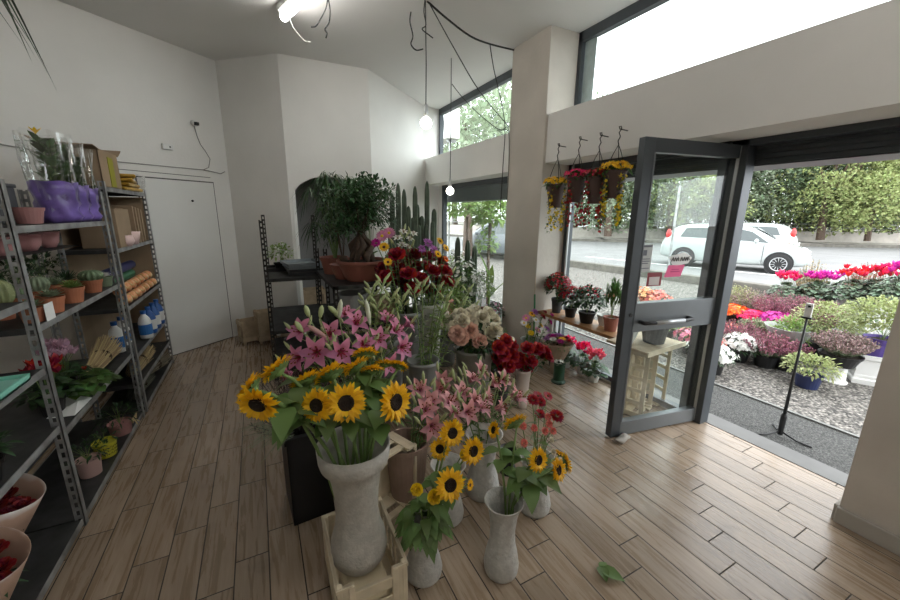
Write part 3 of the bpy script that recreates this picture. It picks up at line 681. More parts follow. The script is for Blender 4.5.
# ------------------------------------------------------------------ ceiling lamps and cables
emw = mat('fluorescent_tube_glow', (1.0, 0.97, 0.92), emit=21.0)
def batten(x, y, rz, label, L_=1.25):
    t = thing('ceiling_light', label, 'ceiling light', (x, y, H), rz)
    mb = MB(); mb.b2((-.05, -L_ / 2, -.05), (.05, L_ / 2, 0)); obj('lamp_housing', mb, whitep, t, bevel=.006)
    mb = MB(); mb.tube([(0, -L_ / 2 + .02, -.085), (0, L_ / 2 - .02, -.085)], .036, 12); obj('tube', mb, emw, t, smooth=True)
    mb = MB(); mb.b2((-.035, -L_ / 2, -.11), (.035, -L_ / 2 + .03, -.05)); obj('end_cap', mb, whitep, t); mb = MB(); mb.b2((-.035, L_ / 2 - .03, -.11), (.035, L_ / 2, -.05)); obj('end_cap', mb, whitep, t)
a = at_z(283, 17, H - .08); b = at_z(301, 0, H - .08)
dd = (b - a).normalized(); LX = a + dd * .62; batten(LX.x, LX.y, math.atan2(dd.y, dd.x) - pi / 2, 'lit white tube lamp on the ceiling at the top of the view')
batten(0.9, 0.3, radians(-15), 'added unseen tube lamp above the camera, brightening the room')  # tube added out of view to lift the interior light
batten(0.2, -1.4, radians(-15), 'added unseen tube lamp at the rear, brightening the shop')  # another added tube behind the camera, unseen, for more light indoors
bulbm = mat('glowing_bulb', (1.0, 0.93, 0.80), emit=16.0)
def pendant(x, y, zb, label, r=.05, ctop=None):
    t = thing('pendant_bulb', label, 'pendant lamp', (x, y, zb))
    mb = MB(); mb.ball((0, 0, 0), r, 16, 12); obj('bulb', mb, bulbm, t, smooth=True)
    mb = MB(); mb.tube([(0, 0, r * .85), (0, 0, r + .03), (0, 0, r + .10)], [.02, .02, .014], 10); obj('lamp_socket', mb, framel, t, smooth=True)
    mb = MB(); mb.tube([(0, 0, r + .10), (0.004, 0, (H - zb) * .5), (0, 0, H - zb)], .0045, 6); obj('cord', mb, wirem, t, smooth=True)
p = at_y(426, 123, 3.35); pendant(p.x, p.y, p.z, 'round glowing bulb hanging on a black cord, the larger and higher of the two', .052)
p = at_y(450, 191, 4.3); pendant(p.x, p.y, p.z, 'smaller glowing bulb hanging in front of the back bay window', .047)
def cable(label, pts, r=.004, y=3.35, m=wirem, name='loose_cable'):
    mb = MB(); P = [at_y(px, py, yy_) for (px, py, yy_) in pts]
    # smooth
    Q = []
    for i in range(len(P) - 1):
        p0 = P[max(i - 1, 0)]; p1 = P[i]; p2 = P[i + 1]; p3 = P[min(i + 2, len(P) - 1)]
        for k in range(4):
            t_ = k / 4; Q.append(0.5 * ((2 * p1) + (p2 - p0) * t_ + (2 * p0 - 5 * p1 + 4 * p2 - p3) * t_ ** 2 + (3 * p1 - p0 - 3 * p2 + p3) * t_ ** 3))
    Q.append(P[-1]); mb.tube(Q, r, 5)
    return tag(obj(name, mb, m, smooth=True), label, 'cable')
cable('black cable sagging from the big bulb towards the top of the pillar', [(427, 1, 3.35), (445, 17, 3.4), (470, 36, 3.5), (490, 44, 3.6), (514, 50, 3.74)], .009)
cable('black cable running diagonally down to the yellow connector on the pillar', [(428, 1, 3.35), (455, 50, 3.5), (480, 92, 3.6), (509, 127, 3.72)], .005)
cable('thin black cable falling from the cable bend down beside the pillar', [(490, 45, 3.6), (494, 70, 3.62), (502, 105, 3.66), (505, 130, 3.70), (503, 165, 3.7), (500, 215, 3.7)], .005)
cable('black cable looping across the back clerestory window', [(452, 84, 3.9), (463, 98, 3.9), (480, 115, 3.85), (500, 130, 3.8), (508, 128, 3.75), (509, 160, 3.72), (507, 200, 3.72)], .004)
cable('tangle of black wires beside the cord of the larger bulb', [(411, 12, 3.35), (410, 22, 3.35), (413, 36, 3.35), (411, 44, 3.35), (416, 50, 3.35), (423, 49, 3.35)], .006)
cable('short black cable end twisted round the cord of the larger bulb', [(425, 0, 3.33), (424, 12, 3.33), (426, 25, 3.33), (422, 29, 3.33), (429, 35, 3.33), (433, 38, 3.33)], .005)
cable('dark wire loop hanging from the ceiling right of the tube lamp', [(328, -3, 3.3), (326, 8, 3.3), (321, 18, 3.3), (316, 26, 3.3), (311, 27, 3.3)], .005)
cable('second dark wire hanging from the ceiling right of the tube lamp', [(328, -3, 3.3), (330, 10, 3.3), (329, 22, 3.3), (325, 29, 3.3), (327, 33, 3.3), (326, 38, 3.3)], .006)
cable('pale thin wire dangling from the end of the tube lamp', [(289, 17, 3.9), (293, 27, 3.9), (300, 36, 3.9), (305, 41, 3.9), (311, 42, 3.9)], .004, m=whitep)
cable('thin grey wire across the pillar to its corner', [(513, 127, 3.74), (530, 121, 3.5), (548, 115, 3.14)], .003, m=MATS['grey_cable'])
t = thing('cable_connector', 'small yellow connector and clip on the pillar edge', 'connector', at_y(512, 128, 3.745))
mb = MB(); mb.b2((-.02, -.02, -.01), (.025, .0, .05)); obj('clip', mb, yelp, t, bevel=.004)
mb = MB(); mb.b2((-.015, -.02, -.08), (.015, .0, -.02)); obj('clip_tail', mb, yelp, t, bevel=.004)

# ------------------------------------------------------------------ plant kit
def frame(d, up=(0, 0, 1)):
    q = V(d).normalized().to_track_quat('Z', 'Y'); return q
PROTO = {}
def strip_petal(mb, az, r0, z0, L_, W_, el, curl, seg=4, cup=.2, tip=.04):
    """petal round the Z axis: azimuth az, start radius r0, elevation el at base changing by curl to the tip"""
    vs = []; r, z = r0, z0; ca, sa = cos(az), sin(az)
    for i in range(seg + 1):
        t = i / seg; w_ = W_ * .5 * ((sin(pi * (0.12 + (0.86 if tip < .1 else .6) * t))) if t < 1 else tip); e = el + curl * t
        c = V((r * ca, r * sa, z)); s = V((-sa, ca, 0)); n = V((-sin(e) * ca, -sin(e) * sa, cos(e)))
        vs += [c - s * w_ + n * cup * w_, c, c + s * w_ + n * cup * w_]
        r += cos(e) * L_ / seg; z += sin(e) * L_ / seg
    fs = []
    for i in range(seg):
        a = 3 * i; fs += [(a, a + 1, a + 4, a + 3), (a + 1, a + 2, a + 5, a + 4)]
    mb.add(vs, fs)
def proto(key, fn):
    if key not in PROTO: PROTO[key] = fn()
    return PROTO[key]
def sun_meshes(k):
    RR = random.Random(k); a = MB()
    for ring, (n, L_, W_, el) in enumerate(((24, .044, .0165, .05), (22, .041, .0155, .32), (16, .032, .013, .7))):
        for i in range(n): strip_petal(a, 2 * pi * (i + .5 * ring) / n + RR.uniform(-.09, .09), .024, .003 * ring, L_ * RR.uniform(.85, 1.15), W_, el + RR.uniform(-.18, .2), RR.uniform(-.9, .2), 4, .35)
    b = MB(); b.lathe([(0, -.006), (.027, -.005), (.030, .002), (.026, .010), (.016, .013), (.009, .009), (0, .007)], n=24)
    c = MB()
    for i in range(16): strip_petal(c, 2 * pi * i / 16, .012, -.014, .045, .02, .15, .5, 3, .2)
    c.lathe([(0, -.022), (.012, -.02), (.03, -.008), (.0, -.006)], n=14)
    return a.mesh('petals', sunp), b.mesh('seed_disc', sund), c.mesh('sepals', stemg)
def add_head(root, pos, face, kind, sc=1.0, k=0):
    """flower head child parts at local pos facing dir"""
    ms = proto((kind, k), lambda: HEADS[kind](k)); q = frame(face)
    names = HNAMES[kind]; first = None
    for nme, me in zip(names, ms):
        o = bpy.data.objects.new(nme, me); COL.objects.link(o); 
        o.parent = root; o.location = pos; o.rotation_mode = 'QUATERNION'; o.rotation_quaternion = q; o.scale = (sc, sc, sc)
    return root
def rose_meshes_f(m1):
    def f(k):
        RR = random.Random(k + 50); a = MB()
        for layer, (n, r0, h_, L_, W_, el, curl) in enumerate(((3, .001, .004, .026, .020, 1.62, .5), (4, .003, .002, .029, .026, 1.55, .35), (5, .006, 0, .031, .032, 1.45, -.05), (6, .009, -.002, .034, .040, 1.2, -.55), (7, .012, -.005, .034, .042, .85, -.9))):
            for i in range(n): strip_petal(a, 2 * pi * i / n + layer * .7 + RR.uniform(-.1, .1), r0, h_, L_, W_ * 1.15, el, curl, 4, .55, tip=.62)
        a.ball((0, 0, .016), .0105, 8, 6, (1, 1, 1.35))
        c = MB(); c.lathe([(0, -.02), (.008, -.018), (.013, -.006), (.008, 0), (0, 0)], n=10)
        for i in range(5): strip_petal(c, 2 * pi * i / 5, .01, -.008, .02, .008, -.3, .3, 2)
        return a.mesh('petals', m1), c.mesh('sepals', stemg)
    return f
def pom_meshes_f(m1, n=64, R=.034, flat=.75, L_=.018, W_=.009, center=None, nc=0):
    def f(k):
        RR = random.Random(k + 9); a = MB()
        for i in range(n):
            t = (i + .5) / n; th = math.acos(1 - t * 1.05) if t * 1.05 < 1.9 else 1.6; az = i * 2.39996
            th = min(th, 1.75); r0 = R * .35 * sin(th)
            strip_petal(a, az, r0, R * .3 * cos(th) * flat, L_ * (1 + .35 * t) * RR.uniform(.85, 1.15), W_ * (1 + .5 * t), pi / 2 - th + RR.uniform(-.15, .15), -.35, 2, .5)
        out = [a.mesh('petals', m1)]
        if center:
            b = MB(); b.ball((0, 0, R * .28), R * .28, 10, 6, (1, 1, .5)); out.append(b.mesh('flower_eye', center))
        c = MB(); c.lathe([(0, -.018), (.006, -.016), (.009, -.004), (0, 0)], n=8); out.append(c.mesh('sepals', stemg))
        return out
    return f
def daisy_f(m1, ctr, n=14, L_=.028, W_=.011, r0=.008):
    def f(k):
        RR = random.Random(k + 19); a = MB()
        for ring in range(2):
            for i in range(n): strip_petal(a, 2 * pi * (i + .5 * ring) / n, r0, .002 * ring, L_ * RR.uniform(.9, 1.1) * (1 - .12 * ring), W_, .1 + .25 * ring, -.3, 3, .3)
        b = MB(); b.ball((0, 0, .003), r0 * 1.25, 10, 6, (1, 1, .5)); c = MB(); c.lathe([(0, -.016), (.004, -.014), (.008, -.002), (0, 0)], n=8)
        return a.mesh('petals', m1), b.mesh('flower_eye', ctr), c.mesh('sepals', stemg)
    return f
def lily_f(m1, m2):
    def f(k):
        RR = random.Random(k + 77); a = MB()
        for i in range(6):
            az = 2 * pi * i / 6 + RR.uniform(-.06, .06); strip_petal(a, az, .005, .0, 0.105 * RR.uniform(.92, 1.08), .050 if i % 2 else .040, 1.2, -1.5 + RR.uniform(-.25, .2), 7, .32)
        b = MB()
        for i in range(6):
            az = 2 * pi * i / 6 + .5; strip_petal(b, az, .003, .004, .045, .012, 1.2, -.7, 3, .3)
        c = MB()
        for i in range(6):
            az = 2 * pi * i / 6 + .3; tp = V((.026 * cos(az), .026 * sin(az), .075)); c.tube([(0, 0, .01), (.010 * cos(az), .010 * sin(az), .045), tp], .0011, 4); c.ball(tp, .0045, 6, 4, (1, 1, 1.6))
        c.tube([(0, 0, .01), (0, 0, .09)], .0016, 5)
        return a.mesh('petals', m1), b.mesh('petal_throat', m2), c.mesh('stamens', pollen)
    return f
HEADS = {'sun': sun_meshes, 'redrose': rose_meshes_f(redp), 'darkrose': rose_meshes_f(dredp), 'cream': rose_meshes_f(crep), 'blush': rose_meshes_f(blush),
         'yrose': rose_meshes_f(yelp), 'carn_red': pom_meshes_f(redp, 70), 'carn_salm': pom_meshes_f(salm, 54, .028), 'dahlia': pom_meshes_f(dredp, 80, .045, .6, .026, .012),
         'mum_w': pom_meshes_f(whp, 40, .03, .6, .018, .008), 'mum_l': pom_meshes_f(purpf, 50, .034, .5, .022, .009), 'mum_m': pom_meshes_f(magp, 50, .034, .5, .02, .009),
         'daisy_w': daisy_f(whp, yelp), 'daisy_y': daisy_f(yelp, yelp), 'daisy_o': daisy_f(orap, mat('dark_eye', (.09, .03, .01), .9)), 'daisy_yo': daisy_f(sunp, MATS['dark_eye']), 'gerb_red': daisy_f(redp, MATS['dark_eye'], 20, .036, .010, .008),
         'gerb_pink': daisy_f(lilp, yelp, 18, .034, .010), 'lily': lily_f(lilp, lild), 'lilyp': lily_f(lilq, lilp), 'lilyw': lily_f(whp, leafl)}
HNAMES = {k: ('petals', 'sepals') for k in HEADS}
HNAMES['sun'] = ('petals', 'seed_disc', 'sepals')
for k in ('daisy_w', 'daisy_y', 'daisy_o', 'daisy_yo', 'gerb_red', 'gerb_pink'): HNAMES[k] = ('petals', 'flower_eye', 'sepals')
for k in ('lily', 'lilyp', 'lilyw'): HNAMES[k] = ('petals', 'petal_throat', 'stamens')
def bez(a, b, c, n=7): return [a * (1 - t) ** 2 + b * 2 * t * (1 - t) + c * t * t for t in [i / n for i in range(n + 1)]]
def cut_flower(name, label, cat, base, head, face, kind, sc=1.0, k=0, sr=.0035, leaves=0, lL=.1, lW=.06, lm=leafg, sm=stemg, group=None, bend=.25, mid=None, ldroop=.5, lfrom=.45, buds=0):
    """one cut stem: base and head world points; face: direction the bloom looks"""
    base = V(base); head = V(head); face = V(face).normalized(); t = thing(name, label, cat, base, 0, group)
    e = head - base - face * .018 * sc; ctrl = mid - base if mid is not None else V((e.x * .35, e.y * .35, e.z * .75)) if face.z > -.2 else V((e.x * .6, e.y * .6, e.z * 1.15))
    pts = bez(V((0, 0, 0)), ctrl, e); mb = MB(); mb.tube(pts, [sr * 1.15] * (len(pts) - 1) + [sr * .85], 6); obj('stem', mb, sm, t, smooth=True)
    if leaves:
        mb = MB()
        for i in range(leaves):
            f = lfrom + (.97 - (.12 if kind == 'sun' else 0) - lfrom) * (i + .5) / leaves; j = min(len(pts) - 2, int(f * (len(pts) - 1))); p_ = pts[j].lerp(pts[j + 1], f * (len(pts) - 1) - j)
            a = i * 2.4 + U(-.4, .4) + k; mb.leaf(p_, (cos(a), sin(a), U(.0, .6)), lL * U(.75, 1.2), lW * U(.75, 1.2), ldroop * U(.5, 1.4), .2, seg=5)
        obj('leaves', mb, lm, t, smooth=True)
    if buds:
        mb = MB()
        for i in range(buds):
            a = i * 2.1 + k; p_ = pts[-1] + V((.03 * cos(a), .03 * sin(a), -.02)); q = p_ + V((.035 * cos(a), .035 * sin(a), .05)); d_ = (q - p_).normalized()
            mb.tube([pts[-2], p_, q], .0018, 5); mb.tube([q, q + d_ * .02, q + d_ * .05, q + d_ * .075], [.004, .010, .009, .002], 7)
        obj('buds', mb, budg, t, smooth=True)
    if kind: add_head(t, e + face * .016 * sc, face, kind, sc, k % 3)
    return t
def vase(name, label, loc, prof, m, cat='vase', n=30, wall_=.006, water=None, group=None):
    t = thing(name, label, cat, loc, 0, group); mb = MB()
    inn = [(max(.0, r - wall_), z) for r, z in prof if z > .012][::-1]
    mb.lathe(list(prof) + inn + [(0, .015)], n=n); obj('vase_body', mb, m, t, smooth=True)
    if water: mb = MB(); mb.lathe([(0, water[1] - .004), (water[0], water[1] - .004), (water[0], water[1]), (0, water[1])], n=18); obj('water', mb, mat('vase_water', (.06, .07, .05), .1), t)
    return t
VP = [(.0, 0), (.80, 0), (.86, .03), (.90, .12), (.80, .28), (.66, .42), (.62, .60), (.70, .80), (.80, .92), (.84, .95), (.88, .96), (.98, 1.0)]
def pot_part(t, r, h, m, lip=.012, soilz=.86, taper=.74, name='pot'):
    mb = MB(); mb.lathe([(0, 0), (r * taper, 0), (r * (taper + (1 - taper) * .8), h * .8), (r, h * .8), (r * 1.04, h), (r * .96, h), (r * .9, h * .82), (0, h * .80)], n=22); p_ = obj(name, mb, m, t)
    mb = MB(); mb.lathe([(0, h * soilz), (r * .92, h * soilz - .002), (0, h * soilz - .004)], n=14); obj('soil', mb, soil, t)
    return p_
def bush(mb, n, c, R_h, R_v, L_, W_, up=.25, droop=.4, seg=3, shell=.35):
    c = V(c)
    for _ in range(n):
        d = rdir(-.35, 1); f = U(shell, 1) ** .6; p_ = c + V((d.x * R_h * f, d.y * R_h * f, d.z * R_v * f)); dd_ = d * .8 + rdir() * .6 + V((0, 0, up))
        mb.leaf(p_, dd_, L_ * U(.65, 1.25), W_ * U(.7, 1.2), droop, .2, seg=seg)
def twigs(mb, n, c, R_h, H_, r=.003):
    for _ in range(n):
        a = U(0, 6.28); q = U(.3, 1) * R_h; mb.tube([c, V(c) + V((q * .4 * cos(a), q * .4 * sin(a), H_ * .5)), V(c) + V((q * cos(a), q * sin(a), H_ * U(.7, 1)))], [r, r * .8, r * .4], 5)
def florets(mb, n, c, R_h, R_v, s, zmin=0., npet=5):
    c = V(c)
    for _ in range(n):
        d = rdir(zmin, 1); f = U(.85, 1.08); p_ = c + V((d.x * R_h * f, d.y * R_h * f, d.z * R_v * f)); nrm = (d + rdir() * .35).normalized(); x = nrm.orthogonal().normalized(); y = nrm.cross(x); a0 = U(0, 6)
        for i in range(npet):
            a = a0 + 2 * pi * i / npet; dr_ = x * cos(a) + y * sin(a); sd = nrm.cross(dr_)
            mb.add([p_, p_ + dr_ * s * .55 + sd * s * .38 + nrm * s * .12, p_ + dr_ * s + nrm * s * .2, p_ + dr_ * s * .55 - sd * s * .38 + nrm * s * .12], [(0, 1, 2, 3)])

# ------------------------------------------------------------------ large sunflower vase in its crate
def vprof(R, h, shape=VP): return [(r * R, z * h) for r, z in shape]
BIG = [(0, 0), (.068, 0), (.092, .012), (.115, .05), (.121, .09), (.114, .14), (.096, .20), (.088, .26), (.093, .36), (.104, .44), (.113, .487), (.137, .502), (.143, .525), (.147, .585)]
VX, VY, VZ = 0.27, 1.375, 0.152
vase('flower_vase', 'tall stone-grey flared vase of sunflowers standing in the cream crate', (VX, VY, VZ), BIG, vasem, n=44, water=(.08, .30))
# cream plastic crates
def crate(name, label, loc, rz, L_, W_, H_, m, tilt=None, cat='crate', handle=True, slots=True):
    t = thing(name, label, cat, loc, rz); 
    if tilt: t.rotation_euler = tilt
    mb = MB(); a, b = L_ / 2, W_ / 2; w_ = .008
    mb.b2((-a, -b, 0), (a, b, .01)); obj('crate_floor', mb, m, t)
    for s in (-1, 1):
        mb = MB(); y0, y1 = sorted((s * b, s * (b - w_)))
        mb.b2((-a, y0, 0), (a, y1, H_ * .3)); mb.b2((-a, y0, H_ * .82), (a, y1, H_))
        for k in range(6):
            x = -a + .015 + k * (L_ - .06) / 5; mb.b2((x, y0, H_ * .28), (x + .03, y1, H_ * .84))
        mb.b2((-a - .004, y0 - .003, H_ - .018), (a + .004, y1 + .003, H_)); obj('side_panel', mb, m, t, bevel=.002)
        mb = MB(); x0, x1 = sorted((s * a, s * (a - w_)))
        # end panel with stepped hand notch
        mb.b2((x0, -b, 0), (x1, b, H_ * .45)); mb.b2((x0, -b, H_ * .44), (x1, -b * .55, H_)); mb.b2((x0, b * .55, H_ * .44), (x1, b, H_)); 
        mb.b2((x0, -b * .56, H_ * .62), (x1, b * .56, H_ * .84)); mb.b2((x0 - .004, -b * .56, H_ * .80), (x1 + .004, b * .56, H_ * .84)); mb.b2((x0 - .004, -b, H_ - .018), (x1 + .004, -b * .55, H_)); mb.b2((x0 - .004, b * .55, H_ - .018), (x1 + .004, b, H_))
        for k in (-.62, .60): mb.b2((x0 - .006, b * k - .012, 0), (x1 + .006, b * k + .012, H_ * .98))
        obj('end_panel', mb, m, t, bevel=.002)
    for sx in (-1, 1):
        for sy in (-1, 1):
            mb = MB(); mb.b2((sx * (a - .012) - .013, sy * (b - .012) - .013, 0), (sx * (a - .012) + .013, sy * (b - .012) + .013, H_ + .004)); obj('corner_post', mb, m, t, bevel=.006)
    return t
c1 = at_z(318, 520, .27); c2 = at_z(385, 500, .27); 
crate('plastic_crate', 'cream plastic crate on the floor holding the tallest sunflower vase', (.285, 1.388, 0.001), radians(89), .40, .285, .25, creamp)
mb = MB(); mb.b2((-.09, -.13, 0), (.09, .10, .135)); tag(obj('upturned_tub', mb, mat('pale_cream_plastic', (.70, .60, .42), .5), loc=(.27, 1.335, .014), bevel=.02), 'pale cream upturned tub under the tall vase inside the crate', 'tub')
def sunflower(label, base, px, py, Y, face, sc=1.0, k=0, leaves=3, mid=None, lL=.12, lW=.085, sr=.006, buds=0):
    return cut_flower('sunflower', label, 'sunflower', base, at_y(px, py, Y), face, 'sun', sc, k, sr, leaves, lL, lW, leafs, mid=mid, lfrom=.62, ldroop=.7)
SF = [(346, 403, 1.22, (-.1, -.85, .35), 1.05, 'front sunflower facing the camera in the tall vase, middle of three', 3),
      (317, 405, 1.25, (-.55, -.8, .2), .92, 'smaller sunflower facing left, just left of the middle one in the tall vase', 2),
      (395, 402, 1.20, (.45, -.85, .2), 1.16, 'largest sunflower on the right side of the tall vase', 3),
      (258, 404, 1.20, (-.45, -.75, -.25), 1.0, 'low sunflower hanging out left of the tall vase showing its dark disc', 3),
      (251, 388, 1.32, (-.8, .35, .5), .95, 'sunflower at the far left of the tall vase seen from the side', 2),
      (277, 370, 1.36, (-.6, .5, .6), 1.0, 'sunflower leaning up and left from the tall vase', 3),
      (306, 380, 1.40, (-.3, .55, .7), .95, 'sunflower lying half hidden behind leaves at upper left of the tall vase', 2),
      (331, 374, 1.42, (-.25, .65, .65), 1.1, 'sunflower seen edge-on above the middle one of the tall vase', 3),
      (356, 367, 1.46, (-.4, .6, .65), .95, 'sunflower near the top of the tall vase, left of the topmost', 2),
      (365, 354, 1.52, (.1, .65, .75), .9, 'topmost sunflower of the tall vase', 3),
      (372, 370, 1.44, (.1, .5, .8), .8, 'small sunflower just under the topmost of the tall vase', 2),
      (385, 364, 1.50, (.3, .5, .8), .72, 'small sunflower right of the topmost, first of a pair', 1),
      (399, 366, 1.48, (.5, .5, .7), .72, 'small sunflower at upper right of the tall vase, above the largest', 2)]
for i, (px, py, Y, fc, sc, lb_, nl_) in enumerate(SF):
    a = i * 2.4; base = V((VX + .05 * cos(a), VY + .05 * sin(a), VZ + .12))
    h_ = at_y(px, py, Y); mid = V((VX + (h_.x - VX) * .42, VY + (h_.y - VY) * .35, max(VZ + .62, h_.z - .08)))
    sunflower(lb_, base, px, py, Y, fc, sc, i, nl_ + 5, mid, lL=.105, lW=.075)
# ------------------------------------------------------------------ two small whitewashed vases in front
vase('flower_vase', 'small whitewashed stone vase nearest the crate, with dark leaves and sunflowers', (.55, 1.315, 0), vprof(.098, .30), vasei, water=(.05, .2))
vase('flower_vase', 'whitewashed stone vase with leaning bare stems, front right of the group', (.885, 1.165, 0), vprof(.092, .385), vasei, water=(.05, .25))
for i, (px, py, Y, fc, sc, lb_) in enumerate([(452, 433, 1.33, (.05, -.9, .3), .95, 'top sunflower above the small vase nearest the crate'), (473, 451, 1.27, (.2, -.92, .25), .95, 'right-hand sunflower above the small vase nearest the crate'),
        (450, 485, 1.16, (.0, -.9, .4), 1.02, 'lowest sunflower in front of the small vase nearest the crate'), (440, 449, 1.36, (-.5, -.5, .5), .75, 'half hidden sunflower behind the top one of the small vase')]):
    sunflower(lb_, (.55 + .03 * cos(i * 1.7), 1.315 + .03 * sin(i * 1.7), .06), px, py, Y, fc, sc, i + 3, 3, lL=.09, lW=.06, sr=.0045, mid=V((.56, 1.30, .36)))
for i, (px, py, Y, fc, kd, sc, lb_) in enumerate([(434, 496, 1.19, (-.1, -.9, .4), 'yrose', .75, 'yellow rose low at the front of the small vase'), (417, 489, 1.22, (-.4, -.8, .4), 'yrose', .62, 'yellow rose at the left edge of the small vase'), (470, 485, 1.2, (.5, -.7, .2), 'daisy_yo', .8, 'orange-yellow bloom right of the lowest sunflower'), (463, 455, 1.3, (.1, -.7, .5), 'yrose', .55, 'small yellow bud between the two upper sunflowers of the small vase')]):
    cut_flower('yellow_rose' if kd == 'yrose' else 'orange_daisy', lb_, 'flower', (.56, 1.30, .06), at_y(px, py, Y), fc, kd, sc, i, .003, 4, .07, .045, leafs, lfrom=.7, mid=V((.54, 1.29, .33)))
mb = MB()
for _ in range(80):
    a = U(0, 6.28); p_ = V((.545 + .06 * cos(a), 1.29 + .055 * sin(a), .33 + U(-.06, .05))); mb.leaf(p_, (cos(a), sin(a) - .3, U(-.2, .5)), U(.05, .08), U(.035, .055), .7, .2)
tag(obj('leaf_collar', mb, leafs, smooth=True), 'dark green leaves spilling over the rim of the small vase nearest the crate', 'leaves')
for i, (px, py, Y, fc, sc, lb_) in enumerate([(538, 460, 1.13, (.15, -.92, .3), .85, 'sunflower with dark disc, left of the right-hand pair'), (558, 470, 1.10, (.35, -.85, .3), .85, 'lower right sunflower above the bare-stemmed vase'), (566, 463, 1.18, (.8, -.4, .2), .8, 'rightmost sunflower, seen from its edge'), (560, 454, 1.25, (.6, .1, .7), .55, 'small sunflower bud behind the right-hand pair'),
        (515, 423, 1.28, (.0, .75, .5), 1.0, 'sunflower seen from behind with yellow petals over big leaves'), (494, 430, 1.30, (-.8, .1, .3), .65, 'small orange-yellow sunflower turned left behind the big leaves')]):
    sunflower(lb_, (.885 + .03 * cos(i * 1.3), 1.165 + .03 * sin(i * 1.3), .07), px, py, Y, fc, sc, i + 7, 5, lL=.11, lW=.07, sr=.0045, mid=V((.90, 1.16, .46)))
# leaf on the floor, petals
mb = MB(); mb.leaf((0, 0, .012), (.5, -.9, .1), .11, .07, .1, .3); mb.leaf((.01, .01, .014), (-.4, -.8, .15), .08, .055, .2, .3); mb.leaf((0, 0, .01), (.9, .2, .15), .06, .04, .2, .3)
tag(obj('fallen_leaves', mb, leafs, smooth=True, loc=at_z(600, 571, 0)), 'torn green leaves lying on the plank floor right of the vases', 'leaves')
mb = MB(); mb.leaf((0, 0, .004), (.9, .3, .1), .02, .01, .1, .3, seg=2); tag(obj('fallen_petal', mb, sunp, loc=at_z(405, 546, 0)), 'single fallen yellow petal on the floor by the crate', 'petal')
# ------------------------------------------------------------------ vases behind
vase('flower_vase', 'whitewashed vase mostly hidden behind the small vase of sunflowers', (.80, 1.56, 0), vprof(.10, .34), vasei)
vase('flower_vase', 'pale flared vase under the pale pink lilies, centre', (1.075, 1.64, 0), vprof(.115, .40), vasei)
vase('flower_vase', 'pale round-footed vase holding red and salmon flowers behind the right sunflowers', (1.275, 1.40, 0), vprof(.105, .33), vasei)
vase('flower_vase', 'small black vase on the floor between the pale vases', (1.32, 1.72, 0), vprof(.062, .17), blackp)
RF = [(533, 400, 1.5, 'carn_red', 1.1, 'red carnation at the top left of the red cluster'), (541, 402, 1.52, 'carn_red', 1.0, 'red carnation at the top, right of the leftmost'), (538, 396, 1.58, 'gerb_red', .9, 'topmost flat red flower above the carnations'), (557, 416, 1.42, 'carn_red', 1.25, 'large red carnation at the right of the cluster'), (540, 414, 1.46, 'carn_red', .95, 'red carnation in the middle of the cluster'), (548, 396, 1.56, 'gerb_red', .8, 'small flat red flower right of the topmost')]
for i, (px, py, Y, kd, sc, lb_) in enumerate(RF):
    cut_flower('red_carnation', lb_, 'flower', (1.275 + .02 * cos(i), 1.40 + .02 * sin(i), .06), at_y(px, py, Y), (.1 * (i % 3) - .1, -.5, .8), kd, sc, i, .0025, 3, .08, .012, leafgy, lfrom=.4)
for i, (px, py, Y) in enumerate([(549, 424, 1.4), (545, 431, 1.36), (553, 431, 1.38), (523, 426, 1.42), (524, 443, 1.33), (534, 428, 1.4), (548, 417, 1.46)]):
    cut_flower('salmon_carnation', 'small salmon pink carnation below the red ones behind the right sunflowers', 'flower', (1.27 + .03 * cos(i), 1.40 + .03 * sin(i), .06), at_y(px, py, Y), (.1 * (i % 3) - .1, -.8, .5), 'carn_salm', .75, i, .0022, 3, .07, .01, leafgy, group='salmon carnations in the pale vase')
for i, (px, py, Y) in enumerate([(551, 440, 1.3), (553, 452, 1.25), (518, 447, 1.33)]):
    cut_flower('white_rosebud', 'tiny white bud among the leaves behind the right sunflowers', 'flower', (1.27, 1.40, .06), at_y(px, py, Y), (.1, -.8, .5), 'cream', .4, i, .002, 2, .06, .03, leafs, group='white buds behind the right sunflowers')
# brown sleeve bucket and crate on end
t = thing('wrapped_bucket', 'brown-pink round bucket on the floor behind the small sunflower vase', 'bucket', (.66, 1.82, 0))
mb = MB(); mb.lathe([(0, 0), (.095, 0), (.125, .34), (.132, .345), (.132, .37), (.12, .37), (.09, .02), (0, .02)], n=26); obj('bucket', mb, mat('rosy_brown_plastic', (.36, .25, .20), .6, var=.15), t, smooth=False)
crate('plastic_crate', 'cream plastic crate standing on its end behind the tall vase', (.475, 1.83, .212), radians(15), .40, .26, .20, creamp, tilt=(radians(90), radians(90), radians(22)))
